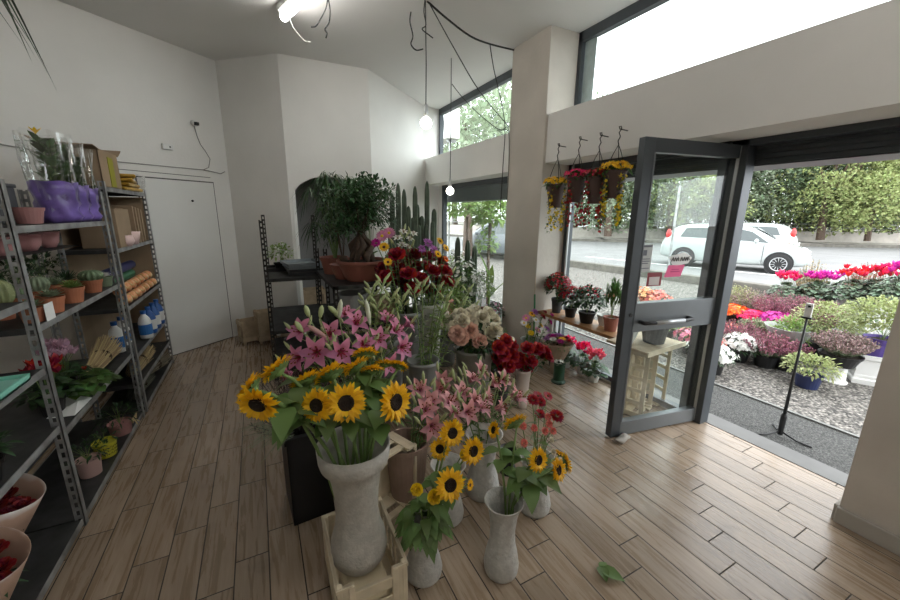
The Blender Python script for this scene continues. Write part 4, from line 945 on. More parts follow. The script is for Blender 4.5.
# black crate with dark dried plants
t = thing('black_bin', 'tall black plastic bin on the floor left of the tall vase', 'bin', (.17, 2.02, 0), radians(4)); mb = MB()
mb.b2((-.15, -.14, 0), (.15, .14, .02))
for a, b in (((-.15, -.14, 0), (.15, -.125, .5)), ((-.15, .125, 0), (.15, .14, .5)), ((-.15, -.14, 0), (-.135, .14, .5)), ((.135, -.14, 0), (.15, .14, .5))): mb.b2(a, b)
obj('bin_body', mb, blackp, t); mb = MB(); mb.b2((-.16, -.15, .49), (-.13, .15, .52)); mb.b2((.13, -.15, .49), (.16, .15, .52)); mb.b2((-.16, -.15, .49), (.16, -.12, .52)); mb.b2((-.16, .12, .49), (.16, .15, .52)); obj('rim', mb, blackp, t)
def dried(name, label, loc, R_h, Hh, m, n=120, z0=.0):
    t = thing(name, label, 'dried plant', loc); mb = MB()
    for _ in range(n):
        a = U(0, 6.28); q = U(.1, 1) * R_h; h_ = Hh * U(.55, 1); p1 = V((q * .3 * cos(a), q * .3 * sin(a), h_ * .55)); p2 = V((q * cos(a), q * sin(a), h_)); mb.tube([(0.02 * cos(a), .02 * sin(a), 0), p1, p2], [.0016, .0013, .0008], 4, cap=False)
        for _ in range(5):
            f = U(.4, 1); mb.leaf(p1.lerp(p2, f), rdir(-.2, 1), U(.015, .04), .006, .3, .1, seg=2)
    obj('twigs', mb, m, t); return t
dried('dried_bouquet', 'dark dried twiggy plant sprawling from the black bin', (.10, 2.05, .30), .27, .50, mat('dark_dry_plant', (.045, .035, .032), .9, isl=.5), 260)
dried('dried_bouquet', 'dark reddish dried grass below the metal rack, behind the black bin', (.28, 2.75, .0), .30, .62, mat('dark_red_dry_plant', (.06, .022, .022), .9, isl=.6), 300)
for i, (px, py, Y) in enumerate([(272, 388, 2.0), (281, 402, 1.98), (263, 398, 2.05)]):
    pass
mb = MB()
for _ in range(90):
    a = U(2.0, 4.6); p1 = V((U(-.05, .05), U(-.1, .1), 0)); L_ = U(.08, .24); e = p1 + V((cos(a) * L_, sin(a) * L_ * .7, U(-.04, .08))); mb.tube([p1, (p1 + e) / 2 + V((0, 0, .03)), e], .0009, 3, cap=False)
tag(obj('wispy_twigs', mb, leafgy, loc=(.03, 1.98, .52)), 'wispy grey-green twigs sticking out left of the black bin', 'twigs')
# ------------------------------------------------------------------ pink lilies
vase('flower_vase', 'dark plastic bucket of deep pink lilies behind the tall sunflower vase', (.50, 2.28, 0), [(0, 0), (.10, 0), (.13, .42), (.14, .43), (.14, .45)], blackp, cat='bucket', water=(.1, .3))
LL = [(318, 352, 2.15, (-.3, -.8, .3), 1.1), (303, 333, 2.3, (-.4, -.5, .6), 1.0), (330, 335, 2.3, (-.1, -.8, .5), 1.0), (355, 325, 2.35, (.1, -.6, .6), 1.05), (375, 340, 2.25, (.2, -.8, .4), 1.0), (392, 332, 2.3, (.5, -.6, .5), 1.0), (398, 347, 2.2, (.5, -.8, .1), 1.05),
      (302, 356, 2.2, (-.7, -.6, .1), .95), (340, 352, 2.1, (.0, -.9, .2), 1.0), (362, 345, 2.2, (.1, -.8, .4), .9), (345, 317, 2.45, (.0, -.4, .9), .9), (385, 322, 2.4, (.3, -.4, .8), .9), (404, 326, 2.35, (.8, -.3, .5), .85), (292, 372, 2.15, (-.8, -.5, -.2), .8), (385, 362, 2.1, (.3, -.9, -.1), .9)]
for i, (px, py, Y, fc, sc) in enumerate(LL):
    h_ = at_y(px, py, Y); cut_flower('pink_lily', 'deep pink lily in the bunch behind the tall sunflowers', 'lily', (.50 + .06 * cos(i * 2.4), 2.28 + .06 * sin(i * 2.4), .1), h_, fc, 'lily', sc * 1.08, i, .0035, 9, .09, .017, leafg, group='deep pink lilies behind the tall sunflowers', lfrom=.4, ldroop=.6, buds=2)
def lily_bud(label, px, py, Y, px2, py2, base, m=budg, sc=1.0, group=None):
    b = V(base); p0 = at_y(px2, py2, Y); p1 = at_y(px, py, Y); t = thing('lily_bud_stem', label, 'lily', b, 0, group); d_ = p1 - p0
    mb = MB(); mb.tube(bez(V((0, 0, 0)), (p0 - b) * V((0, 0, 1)).dot(V((0, 0, 1))) * .6 + V((0, 0, .1)), p0 - b), .0032, 5); obj('stem', mb, stemp, t, smooth=True)
    mb = MB(); q = p0 - b; mb.tube([q, q + d_ * .12, q + d_ * .45, q + d_ * .78, q + d_], [.003, .009 * sc, .014 * sc, .012 * sc, .002], 8); obj('bud', mb, m, t, smooth=True)
    mb = MB()
    for k in range(6): a = k * 2.4; mb.leaf((p0 - b) * (.6 + .06 * k), (cos(a), sin(a), .6), .08, .015, .3, .2)
    obj('leaves', mb, leafg, t, smooth=True)
wb = mat('white_lily_bud', (.68, .70, .55), .5, trans=.2)
pkb = mat('pink_lily_bud', (.62, .36, .34), .5, trans=.2)
for (px, py, px2, py2, m_, lb_) in [(295, 321, 303, 332, budg, 'green lily bud pointing left, lowest on the left of the pink lilies'), (307, 325, 326, 337, pkb, 'pink-tinged bud lying above the left lilies'), (305, 305, 309, 317, budg, 'upright green bud at upper left of the pink lilies'), (322, 305, 320, 318, budg, 'slim green bud second from left'), (341, 299, 339, 318, wb, 'tall pale bud standing above the pink lilies'), (328, 306, 338, 314, budg, 'greenish bud left of the tall pale one'),
        (366, 299, 370, 325, wb, 'large white-green bud right above the pink lilies'), (379, 333, 373, 345, budg, 'green bud between the right-hand pink lilies'), (352, 347, 360, 338, budg, 'yellow-green bud low in the middle of the lilies'), (322, 353, 316, 343, wb, 'cream bud hanging between the left lilies')]:
    lily_bud(lb_, px, py, 2.2, px2, py2, (.5, 2.28, .12), m_, 1.1)
# pale pink lilies, centre
LP2 = [(420, 392, 1.95), (432, 402, 1.85), (425, 412, 1.80), (438, 390, 1.98), (447, 405, 1.85), (460, 395, 1.9), (470, 382, 2.0), (478, 372, 2.1), (490, 385, 1.95), (500, 380, 2.0), (515, 400, 1.8), (510, 396, 1.85), (495, 408, 1.75), (478, 410, 1.75), (465, 412, 1.72), (450, 416, 1.75), (430, 425, 1.72), (482, 398, 1.85), (440, 380, 2.1), (470, 402, 1.82)]
for i, (px, py, Y) in enumerate(LP2):
    h_ = at_y(px, py, Y); bs = (.67, 1.82, .06) if px < 445 else (1.075, 1.64, .06); n_ = V((h_.x - .9, -.5, .45))
    cut_flower('pale_lily', 'pale pink lily above the brown bucket' if px < 445 else 'pale pink lily above the central pale vase', 'lily', bs, h_, n_ + rdir() * .35, 'lilyp', .95, i, .003, 7, .08, .014, leafg, group='pale lilies above the brown bucket' if px < 445 else 'pale lilies above the central vase', lfrom=.45, buds=2)
for i, (px, py, px2, py2) in enumerate([(423, 371, 424, 385), (414, 383, 415, 392), (440, 378, 445, 388), (452, 368, 455, 382), (457, 376, 462, 386), (447, 392, 447, 402), (470, 398, 467, 408), (485, 364, 482, 374), (495, 372, 497, 384), (503, 370, 501, 380), (508, 376, 506, 386), (477, 390, 473, 398), (463, 366, 466, 378), (455, 384, 462, 392)]):
    lily_bud('slender yellow-green bud standing in the pale lily bunch', px, py, 1.95, px2, py2, (1.07, 1.64, .1) if px > 445 else (.67, 1.82, .1), budg, .75, group='yellow-green buds in the pale lily bunch')

# ------------------------------------------------------------------ slotted racks
def slotted(z0, z1, w_=.038, t=.004, pitch=.05, side=1, sy=1, solid=False):
    """L-shaped perforated upright as real ladders of steel"""
    mb = MB()
    for ax in (0, 1):
        s = side if ax == 0 else sy
        def bx_(a, b, za, zb):
            if ax == 0: mb.b2((min(a * s, b * s), 0 if sy > 0 else -t, za), (max(a * s, b * s), t if sy > 0 else 0, zb))
            else: mb.b2((0 if side > 0 else -t, min(a * s, b * s), za), (t if side > 0 else 0, max(a * s, b * s), zb))
        if solid and ax == 0: bx_(0, w_, z0, z1); continue
        bx_(0, w_ * .32, z0, z1); bx_(w_ * .70, w_, z0, z1)
        z = z0
        while z < z1 - .001:
            bx_(w_ * .3, w_ * .72, z, min(z1, z + pitch * .42)); z += pitch
    return mb
def rack(name, label, loc, rz, W_, D_, Hh, shelves, mpost, mshelf, lip=.03, posts=((0, 0), (1, 0), (0, 1), (1, 1)), hs=None, cat='shelving rack'):
    t = thing(name, label, cat, loc, rz)
    for (i, j) in posts:
        h_ = hs.get((i, j), Hh) if hs else Hh
        mb = slotted(0, h_, side=1 if i == 0 else -1, sy=1 if j == 0 else -1, solid=(mpost is galv and j == 0)); obj('post', mb, mpost, t, loc=(i * W_, j * D_, 0))
    for z in shelves:
        mb = MB(); mb.b2((.005, .005, z - .004), (W_ - .005, D_ - .005, z)); mb.b2((.003, .005, z - lip), (.007, D_ - .005, z)); mb.b2((W_ - .007, .005, z - lip), (W_ - .003, D_ - .005, z)); 
        sh = obj('shelf', mb, mshelf, t)
        for ya, yb in ((.0045, .0095), (D_ - .0095, D_ - .0045)):
            mb = MB(); mb.b2((.004, ya, z - lip), (W_ - .004, yb, z + .002)); obj('shelf_lip', mb, galv if mpost is galv else mshelf, sh)
    return t
# left wall racks: local x runs along the wall (world +Y), local y goes away from the aisle (world -X)
XR = -0.965
rack('metal_rack', 'galvanised slotted-angle rack nearest the camera at the left edge', (XR, 1.06, 0), pi / 2, 1.305, .42, 2.0, (.05, .60, .91, 1.24), galv, dsteel, posts=((0, 0), (0, 1)))
rack('metal_rack', 'middle galvanised rack holding cacti, cyclamens and purple wrapped plants', (XR, 2.37, 0), pi / 2, 1.24, .42, 1.78, (.05, .555, 1.11, 1.575), galv, dsteel)
rack('metal_rack', 'far galvanised rack with cardboard boxes and bags beside the white door', (XR, 3.68, 0), pi / 2, 1.20, .33, 1.86, (.05, .26, .50, .90, 1.36, 1.82), galv, dsteel)
mb = MB(); mb.b2((-1.30, 2.40, 1.405), (-1.14, 3.58, 1.41)); tag(obj('narrow_shelf', mb, dsteel), 'narrow dark shelf of pink bowls at the back of the middle rack', 'shelf')
# ---- potted plants
def pot_plant(name, label, cat, loc, r, h, pm, fn, group=None, taper=.74, rz=0):
    t = thing(name, label, cat, loc, rz, group); pot_part(t, r, h, pm, taper=taper); fn(t, r, h); return t
def f_cyclamen(fm, nf=9, R_h=.13, R_v=.08, fh=.12, fs=1.0, lm=leafd, nl=60, ls=1.0):
    def f(t, r, h):
        mb = MB()
        for _ in range(nl):
            d = rdir(.05, 1); p_ = V((d.x * R_h * .75, d.y * R_h * .75, h + d.z * R_v * .9)); mb.tube([(0, 0, h * .85), p_ * .6 + V((0, 0, h * .3)), p_], .0015, 3, cap=False) if _ % 4 == 0 else None
            mb.leaf(p_, (d.x, d.y, .25), ls * .05 * U(.8, 1.25), ls * .055 * U(.8, 1.2), .5, .2, seg=3)
        obj('leaves', mb, lm, t, smooth=True)
        st = MB(); pe = MB()
        for i in range(nf):
            a = i * 2.4; q = R_h * .55 * math.sqrt((i + .5) / nf); b = V((q * cos(a), q * sin(a), h + R_v + fh * U(.3, 1.0))); st.tube([(q * .3 * cos(a), q * .3 * sin(a), h), b * .6 + V((0, 0, b.z * .25)), b + V((0, 0, .006)), b], .0016, 4)
            for k in range(5):
                az = 2 * pi * k / 5 + i; n0 = len(pe.v); strip_petal(pe, az, .004, 0, .042 * fs * U(.85, 1.1), .026 * fs, .9, .45, 3, .3); 
                for j in range(n0, len(pe.v)): v = pe.v[j]; pe.v[j] = (v[0] + b.x, v[1] + b.y, v[2] + b.z)
        obj('flower_stems', st, stemg, t, smooth=True); obj('flowers', pe, fm, t, smooth=True)
    return f
def f_bush(lm, n=220, R_h=.12, R_v=.12, L_=.035, W_=.018, zc=.06, fm=None, nf=40, fs=.012, up=.3, zmin=0.):
    def f(t, r, h):
        mb = MB(); bush(mb, n, (0, 0, h + zc), R_h, R_v, L_, W_, up); tw = MB(); twigs(tw, 10, (0, 0, h * .85), R_h * .8, R_v + zc, .002)
        obj('foliage', mb, lm, t, smooth=True); obj('branches', tw, stemg, t)
        if fm: mb = MB(); florets(mb, nf, (0, 0, h + zc), R_h * 1.03, R_v * 1.05, fs, zmin); obj('flowers', mb, fm, t)
    return f
def f_heather(fm, n=90, R_h=.16, Hh=.20, lm=leafgy):
    def f(t, r, h):
        mg = MB(); mf = MB()
        for _ in range(n):
            a = U(0, 6.28); q = math.sqrt(U(0, 1)); tp = V((R_h * q * cos(a), R_h * q * sin(a), h + Hh * U(.7, 1.05) * (1 - .35 * q * q))); b = V((tp.x * .3, tp.y * .3, h * .9)); mg.tube([b, (b + tp) / 2 + V((tp.x * .1, tp.y * .1, 0)), tp], .0018, 3, cap=False)
            for k in range(34):
                f_ = U(.25, 1); p_ = b.lerp(tp, f_) + V((tp.x, tp.y, 0)) * .12 * (1 - abs(2 * f_ - 1)); (mf if f_ > .42 else mg).quad(p_, rdir(.0, 1), rdir(), .019, .012)
        obj('stems', mg, lm, t); obj('flower_spikes', mf, fm, t)
    return f
def f_cactus(kind='ball', R=.045, Hh=.09, m=None, ribs=12):
    def f(t, r, h):
        mb = MB(); n = ribs * 4; prof = [(sin(pi * i / 10) ** .7 if 0 < i < 10 else 0, .5 - .5 * cos(pi * i / 10)) for i in range(11)]; vs = []
        for (q, z) in prof:
            for k in range(n): a = 2 * pi * k / n; rr = R * q * (1 + .12 * cos(ribs * a)); vs.append((rr * cos(a), rr * sin(a), h * .86 + Hh * z))
        mb.add(vs, [(i * n + k, i * n + (k + 1) % n, (i + 1) * n + (k + 1) % n, (i + 1) * n + k) for i in range(10) for k in range(n)]); obj('cactus_body', mb, m or leafgy, t, smooth=True)
        mb = MB()
        for _ in range(90): d = rdir(-.2, 1); p_ = V((d.x * R, d.y * R, h * .86 + Hh * (.5 + .5 * d.z))); mb.quad(p_, d + rdir() * .4, rdir(), .014, .0012)
        obj('spines', mb, mat('cactus_spine', (.6, .55, .4), .7), t)
    return f
def f_rosette(m, n=36, R=.07, L_=.05, W_=.018, up=.5):
    def f(t, r, h):
        mb = MB()
        for i in range(n): a = i * 2.4; e = .1 + 1.2 * i / n; mb.leaf((.008 * cos(a), .008 * sin(a), h * .88 + .01), (cos(a) * cos(e), sin(a) * cos(e), sin(e)), L_ * (1.1 - .4 * i / n), W_, -.1, .4, seg=3)
        obj('rosette', mb, m, t, smooth=True)
    return f
cact = mat('cactus_green', (.13, .19, .10), .6, var=.2, scale=30); cact2 = mat('cactus_yellow_green', (.24, .27, .12), .6, var=.2, scale=30)
SH = lambda x, y, z: (x, y, z + .001)
for (py_px, pz, lb_, r, h, pm, fn) in [
    ((22, 312), 0, 'terracotta pot of small cactus behind the white card, leftmost on the cactus shelf', .05, .075, terra, f_rosette(cact, 30, L_=.05)),
    ((44, 306), 0, 'terracotta pot with a low spiny succulent, second from left on the cactus shelf', .055, .085, terra, f_rosette(leafgy, 40, L_=.055, W_=.02)),
    ((66, 298), 0, 'widest terracotta pot with a yellow-green succulent in the middle of the cactus shelf', .06, .09, terra, f_rosette(leafl, 46, L_=.06, W_=.016)),
    ((88, 290), 0, 'terracotta pot with round grey cactus at the right of the cactus shelf', .055, .085, terra, f_cactus(R=.06, Hh=.075, m=cact)),
    ((101, 285), 0, 'grey-green pot with white-tipped succulent at the far end of the cactus shelf', .045, .07, leafgy, f_rosette(whp, 30, L_=.04, W_=.014))]:
    p = at_z(py_px[0], py_px[1], 1.12); p = at_x(py_px[0], py_px[1] - 6, -1.02); pot_plant('potted_cactus', lb_, 'potted plant', (-1.02, p.y + .07, 1.112), r, h, pm, fn)
for (y, z, lb_, fn) in [(2.62, 0, 'round upright yellow-green cactus in the second row of the cactus shelf', f_cactus(R=.05, Hh=.13, m=cact2)), (2.80, 0, 'small round cactus in the second row behind the terracotta pots', f_cactus(R=.04, Hh=.08, m=cact)), (2.99, 0, 'grey ball cactus in the second row behind the widest terracotta pot', f_cactus(R=.048, Hh=.09, m=leafgy)),
                        (3.18, 0, 'leafy grey succulent in the second row, right', f_rosette(leafgy, 40, L_=.07, W_=.02)), (3.36, 0, 'dark spiky succulent in the second row at the far end', f_rosette(leafd, 40, L_=.09, W_=.012))]:
    pot_plant('potted_cactus', lb_, 'potted plant', (-1.17, y, 1.112), .048, .08, terra, fn)
t = thing('price_card', 'blank white card standing among the cactus pots', 'card', (-.965, 2.52, 1.112), radians(90)); mb = MB(); mb.b2((-.045, -.001, 0), (.045, .001, .085)); obj('card', mb, paperw, t, loc=(0, 0, 0))
# dark trailing plants behind the cacti
for (y, lb_) in [(2.52, 'dark leafy plant at the back left of the cactus shelf'), (2.80, 'dark leafy plant at the back of the cactus shelf, second from the left'), (3.10, 'dark leafy plant at the back of the cactus shelf, second from the right'), (3.40, 'dark leafy plant at the back right of the cactus shelf')]:
    pot_plant('foliage_plant', lb_, 'potted plant', (-1.30, y, 1.112), .05, .08, blackp, f_bush(leafd, 170, .13, .11, .05, .02, .08))
# pink bowls
def bowl(label, loc, r, h, m=pinkp): 
    t = thing('ceramic_bowl', label, 'bowl', loc); mb = MB(); mb.lathe([(0, 0), (r * .5, 0), (r * .8, h * .35), (r, h), (r * .94, h), (r * .74, h * .38), (0, h * .12)], n=24); obj('bowl', mb, m, t, smooth=True); mb = MB(); mb.lathe([(r * .95, h * .92), (r * 1.05, h * .95), (r * 1.05, h), (r * .95, h * 1.03)], n=24); obj('rim', mb, m, t)
for (y, r, lb_) in [(2.60, .07, 'dusty pink bowl under the top shelf, left'), (2.85, .075, 'dusty pink bowl under the top shelf, second from the left'), (3.12, .07, 'dusty pink bowl under the top shelf, third from the left'), (3.38, .06, 'pale pink bowl under the top shelf, right')]:
    bowl(lb_, (-1.22, y, 1.411), r, .10)
# top shelf of the middle rack: purple wrapped plants in cellophane
def wrapped(label, loc, r, Hh, tall, seed=0):
    t = thing('wrapped_plant', label, 'wrapped plant', loc); 
    mb = MB(); mb.open_lathe([(r * .80, 0), (r * .98, Hh * .08), (r * .88, Hh * .16), (r * 1.0, Hh * .24), (r * .90, Hh * .30), (r * 1.04, Hh * .40), (r * 1.02, Hh * .50)], n=40, wave=.09); w_ = obj('foil_wrap', mb, purplep, t, smooth=True); w_.modifiers.new('s', 'SOLIDIFY').thickness = .003
    mb = MB(); twigs(mb, 7, (0, 0, Hh * .1), r * .55, Hh * .95, .004); obj('stems', mb, stemg, t)
    mb = MB()
    for _ in range(90): a = U(0, 6.28); z = U(.40, .95) * Hh; q = r * .6 * U(.1, 1); mb.leaf((q * .5 * cos(a), q * .5 * sin(a), z), (cos(a), sin(a), U(.5, 2.2)), tall * U(.5, .95), tall * .42, .3, .25)
    obj('foliage', mb, leafg, t, smooth=True)
    mb = MB(); mb.open_lathe([(r * .75, Hh * .05), (r * .95, Hh * .4), (r * 1.02, Hh * .75), (r * 1.12, Hh * 1.08)], n=40, wave=.13); obj('cellophane', mb, cello, t, smooth=False)
    mb = MB(); mb.open_lathe([(r * .83, Hh * .28), (r * .84, Hh * .31)], n=30); obj('ribbon', mb, purplep, t)
wrapped('purple foil-wrapped plant in cellophane at the left of the top shelf, with an orange tip', (-1.05, 3.12, 1.577), .10, .47, .11)
wrapped('purple foil-wrapped plant in cellophane in the middle of the top shelf', (-1.06, 3.32, 1.577), .10, .46, .11)
wrapped('purple foil-wrapped plant in cellophane at the right end of the top shelf', (-1.06, 3.50, 1.577), .095, .44, .10)
mb = MB(); p_ = V((-1.07, 3.10, 2.07))
for k in range(6): mb.leaf(p_, (cos(k), sin(k), 1.4), .05, .02, .1, .3, seg=3)
tag(obj('orange_flower_tip', mb, sunp), 'orange flower tip poking out above the leftmost cellophane', 'flower')
t = thing('flower_pot', 'pink plastic pot on the top shelf left of the purple wrapped plants', 'pot', (-1.08, 2.84, 1.577)); pot_part(t, .065, .085, mat('dull_pink_plastic', (.36, .17, .16), .55))
t = thing('storage_box', 'dark grey box lid behind the pink pot on the top shelf', 'box', (-1.23, 2.80, 1.577)); mb = MB(); mb.b2((-.10, -.09, 0), (.10, .10, .19)); obj('box_body', mb, darkp, t, bevel=.01); mb = MB(); mb.b2((-.105, -.095, .185), (.105, .105, .205)); obj('lid', mb, darkp, t, bevel=.004)
# shelf .555: cyclamens and straw
p = at_x(62, 375, -1.06)
pot_plant('cyclamen', 'pale pink cyclamen on the lower shelf of the middle rack', 'potted plant', (-1.12, 2.88, .557), .06, .10, blackp, f_cyclamen(mat('pale_pink_petal', (.72, .48, .60), .5, isl=.2, trans=.3), 22, .14, .10, .12, 1.25))
pot_plant('cyclamen', 'red cyclamen on the lower shelf in front of the pale pink one', 'potted plant', (-1.09, 2.64, .557), .06, .10, blackp, f_cyclamen(redp, 18, .12, .10, .08, 1.3))
pot_plant('foliage_plant', 'dark green leafy plant with white paper on the lower shelf', 'potted plant', (-1.05, 2.84, .557), .06, .06, blackp, f_cyclamen(dredp, 2, .19, .09, .02, .6, lm=leafg, nl=90, ls=1.3))
mb = MB(); mb.add([(-.05, -.10, .0), (.07, -.12, .0), (.08, .10, .0), (-.03, .13, .03), (.05, .0, .03)], [(0, 1, 4), (1, 2, 4), (2, 3, 4), (3, 0, 4)]); o = tag(obj('white_paper', mb, paperw, loc=(-1.05, 2.68, .56)), 'crumpled white paper sheet on the lower shelf under the cyclamens', 'paper'); o.modifiers.new('s', 'SOLIDIFY').thickness = .002
def bundle(label, loc, L_, R, n=240, rz=0, m=straw, stand=False):
    t = thing('straw_bundle', label, 'dried plant', loc, rz); mb = MB()
    for _ in range(n):
        a = U(0, 6.28); q = R * math.sqrt(U(0, 1)); x = U(-.1, .1) * L_; 
        P_ = [V((q * .5 * cos(a), -L_ / 2 + x, R + q * .5 * sin(a))), V((q * .8 * cos(a), x, R + q * .8 * sin(a))), V((q * 1.15 * cos(a), L_ / 2 + x, R + max(-.8 * R, q * 1.15 * sin(a)) + U(-.01, .03)))]
        if stand: P_ = [V((p.x, p.z - R, p.y + L_ / 2 + .02)) for p in P_]
        mb.tube(P_, .0022, 3, cap=False)
    obj('straw', mb, m, t); mb = MB(); mb.lathe([(R * .75, 0), (R * .8, .01), (R * .75, .02)], (0, 0, R) if not stand else (0, 0, L_ * .5), 16, Matrix.Rotation(pi / 2, 3, 'X') if not stand else None); obj('tie', mb, twig, t)
bundle('bundle of dry straw lying on the lower shelf of the middle rack', (-1.07, 3.34, .557), .46, .075, rz=radians(5), n=420)
bundle('bundle of dry straw on the low shelf of the far rack under the bottles', (-1.05, 4.02, .263), .50, .085, rz=radians(4), n=420)
bundle('loose straw bundle at the very end of the lower far shelf', (-1.06, 4.5, .052), .42, .09, rz=radians(-6), m=mat('grey_straw', (.26, .22, .16), .8, isl=.4))
bundle('grey dried stalks lying on the bottom shelf of the far rack', (-1.07, 3.98, .052), .44, .085, rz=radians(4), m=mat('grey_green_stalks', (.17, .18, .14), .8, isl=.4))
# bottom of middle rack
def tin(label, loc, r, h, m, cat='pot', pat=None, fn=None):
    t = thing('planter_tin', label, cat, loc); mb = MB(); mb.lathe([(0, 0), (r * .85, 0), (r, h), (r * 1.03, h), (r * .95, h * .97), (r * .9, h * .85), (0, h * .84)], n=28); obj('tin', mb, m, t)
    if pat:
        mb = MB(); RR = random.Random(4)
        for k in range(18):
            a0 = 2 * pi * k / 18
            for zz in (.2, .42, .64):
                z0 = h * zz
                for s in range(2):
                    a = a0 + s * .13 + RR.uniform(0, .05); rr = r * (.85 + .15 * zz) * 1.012; hh = h * .15 * (1 if (k + s) % 3 else .6); mb.bar((rr * cos(a), rr * sin(a), z0), (rr * cos(a + (.1 if s else 0)), rr * sin(a + (.1 if s else 0)), z0 + hh), .004, .0015)
        obj('lettering', mb, pat, t)
    if fn: fn(t, r, h)
    return t
tin('yellow round tin printed with dark lettering on the bottom shelf', (-1.04, 3.00, .052), .064, .10, mat('yellow_tin', (.50, .46, .035), .5), pat=mat('tin_print', (.05, .045, .01), .7), fn=f_bush(leafd, 60, .08, .05, .03, .012, .03))
tin('dusty pink pot with a straw bow on the bottom shelf right of the yellow tin', (-1.03, 3.28, .052), .07, .09, mat('dull_pink_plastic', (.36, .17, .16), .55), fn=f_bush(leafd, 130, .12, .08, .05, .008, .05))
tin('pale pink pot on the bottom shelf left of the yellow tin', (-1.06, 2.80, .052), .06, .11, mat('pale_pink_ceramic', (.50, .33, .30), .5), fn=f_bush(leafd, 90, .10, .07, .04, .012, .04))
mb = MB()
for k in range(2):
    s = -1 if k else 1; mb.tube([(0, 0, 0), (.01, s * .03, .03), (0, s * .055, .015), (0, s * .04, -.01), (0, 0, 0)], .006, 6)
mb.tube([(0, 0, 0), (.02, .03, -.04)], .004, 5); mb.tube([(0, 0, 0), (.02, -.02, -.04)], .004, 5)
tag(obj('straw_bow', mb, straw, loc=(-.95, 3.30, .135)), 'pale straw bow tied on the front of the dusty pink pot', 'bow')
# near rack: mint tray, dark pot, wrapped bouquets
t = thing('mint_tray', 'mint green tray on the near rack at the left edge', 'tray', (-1.06, 2.02, .912)); mb = MB(); mb.b2((-.14, -.2, 0), (.10, .2, .012)); mb.b2((-.14, -.2, 0), (-.13, .2, .03)); mb.b2((.09, -.2, 0), (.10, .2, .03)); mb.b2((-.14, .19, 0), (.10, .2, .03)); mb.b2((-.14, -.2, 0), (.10, -.19, .03)); obj('tray', mb, mat('mint_plastic', (.25, .62, .50), .45), t, bevel=.002); mb = MB(); mb.b2((-.13, -.19, .012), (.09, .19, .014)); obj('tray_liner', mb, mat('mint_liner', (.3, .6, .5), .5), t)
pot_plant('foliage_plant', 'dark pot standing on the mint tray at the left edge', 'potted plant', (-1.08, 2.03, .928), .075, .15, darkp, f_bush(leafd, 60, .10, .06, .05, .02, .04))
pot_plant('cyclamen', 'dark red cyclamen behind the upright of the near rack', 'potted plant', (-1.25, 2.16, .602), .06, .10, blackp, f_cyclamen(mat('wine_petal', (.25, .01, .05), .5, isl=.3), 8, .12, .1, .12, 1.1))
for (y, lb_) in [(1.7, 'black seedling pot on the second shelf of the near rack, nearer'), (1.95, 'black seedling pot on the second shelf of the near rack, farther')]:
    pot_plant('foliage_plant', lb_, 'potted plant', (-1.05, y, .602), .07, .09, blackp, f_bush(leafd, 90, .1, .06, .05, .02, .04))
def bouquet_wrap(label, loc, rz, r=.16, h=.40, flower=redp, tilt=0.3, nf=16):
    t = thing('wrapped_bouquet', label, 'bouquet', loc, rz); t.rotation_euler = (0, tilt, rz); mb = MB(); N_ = 34; vs = []
    for j in range(5):
        f_ = j / 4
        for k in range(N_ + 1):
            a = -2.6 + 5.2 * k / N_; rr = r * (.25 + .75 * f_ ** .8); vs.append((rr * cos(a), rr * sin(a), h * f_ * (1 + (.22 * abs(sin(a * .5)) ** 2 if j == 4 else 0))))
    mb.add(vs, [(j * (N_ + 1) + k, j * (N_ + 1) + k + 1, (j + 1) * (N_ + 1) + k + 1, (j + 1) * (N_ + 1) + k) for j in range(4) for k in range(N_)])
    me = obj('paper_wrap', mb, bouq, t, smooth=True); me.modifiers.new('s', 'SOLIDIFY').thickness = .002
    for i in range(nf):
        a = i * 2.4; q = r * .7 * math.sqrt((i + .5) / nf); ms = proto(('darkrose', i % 2), lambda: HEADS['darkrose'](i % 2))
        o = bpy.data.objects.new('bloom', ms[0]); COL.objects.link(o); o.parent = t; o.location = (q * cos(a), q * sin(a), h * .84 + U(-.02, .03)); o.scale = (1, 1, 1)
    mb = MB(); bush(mb, 70, (0, 0, h * .7), r * .7, h * .15, .06, .02); obj('foliage', mb, leafd, t)
bouq = bpy.data.materials.new('white_and_kraft_wrap'); bouq.use_nodes = True
def _bq(m):
    nt = m.node_tree; N = nt.nodes; L = nt.links; b = N['Principled BSDF']; b.inputs['Roughness'].default_value = .7
    tc = N.new('ShaderNodeTexCoord'); nz = N.new('ShaderNodeTexNoise'); nz.inputs['Scale'].default_value = 7; L.new(tc.outputs['Object'], nz.inputs[0]); sp = N.new('ShaderNodeSeparateXYZ'); L.new(tc.outputs['Object'], sp.inputs[0])
    md = N.new('ShaderNodeMath'); md.operation = 'MULTIPLY_ADD'; md.inputs[1].default_value = 0.12; L.new(nz.outputs[0], md.inputs[0]); L.new(sp.outputs[2], md.inputs[2]); cr = N.new('ShaderNodeValToRGB'); e = cr.color_ramp.elements
    e[0].position = .385; e[0].color = (.42, .27, .20, 1); e[1].position = .43; e[1].color = (.78, .76, .74, 1); L.new(md.outputs[0], cr.inputs[0]); L.new(cr.outputs[0], b.inputs['Base Color'])
_bq(bouq)
bouquet_wrap('red bouquet in white and kraft paper on the bottom shelf, farther of two', (-1.17, 2.02, .14), radians(10), .17, .34, tilt=.2)
bouquet_wrap('bouquet in white and kraft paper at the bottom left corner, nearer of two', (-1.05, 1.66, .14), radians(-5), .16, .32, tilt=.15)
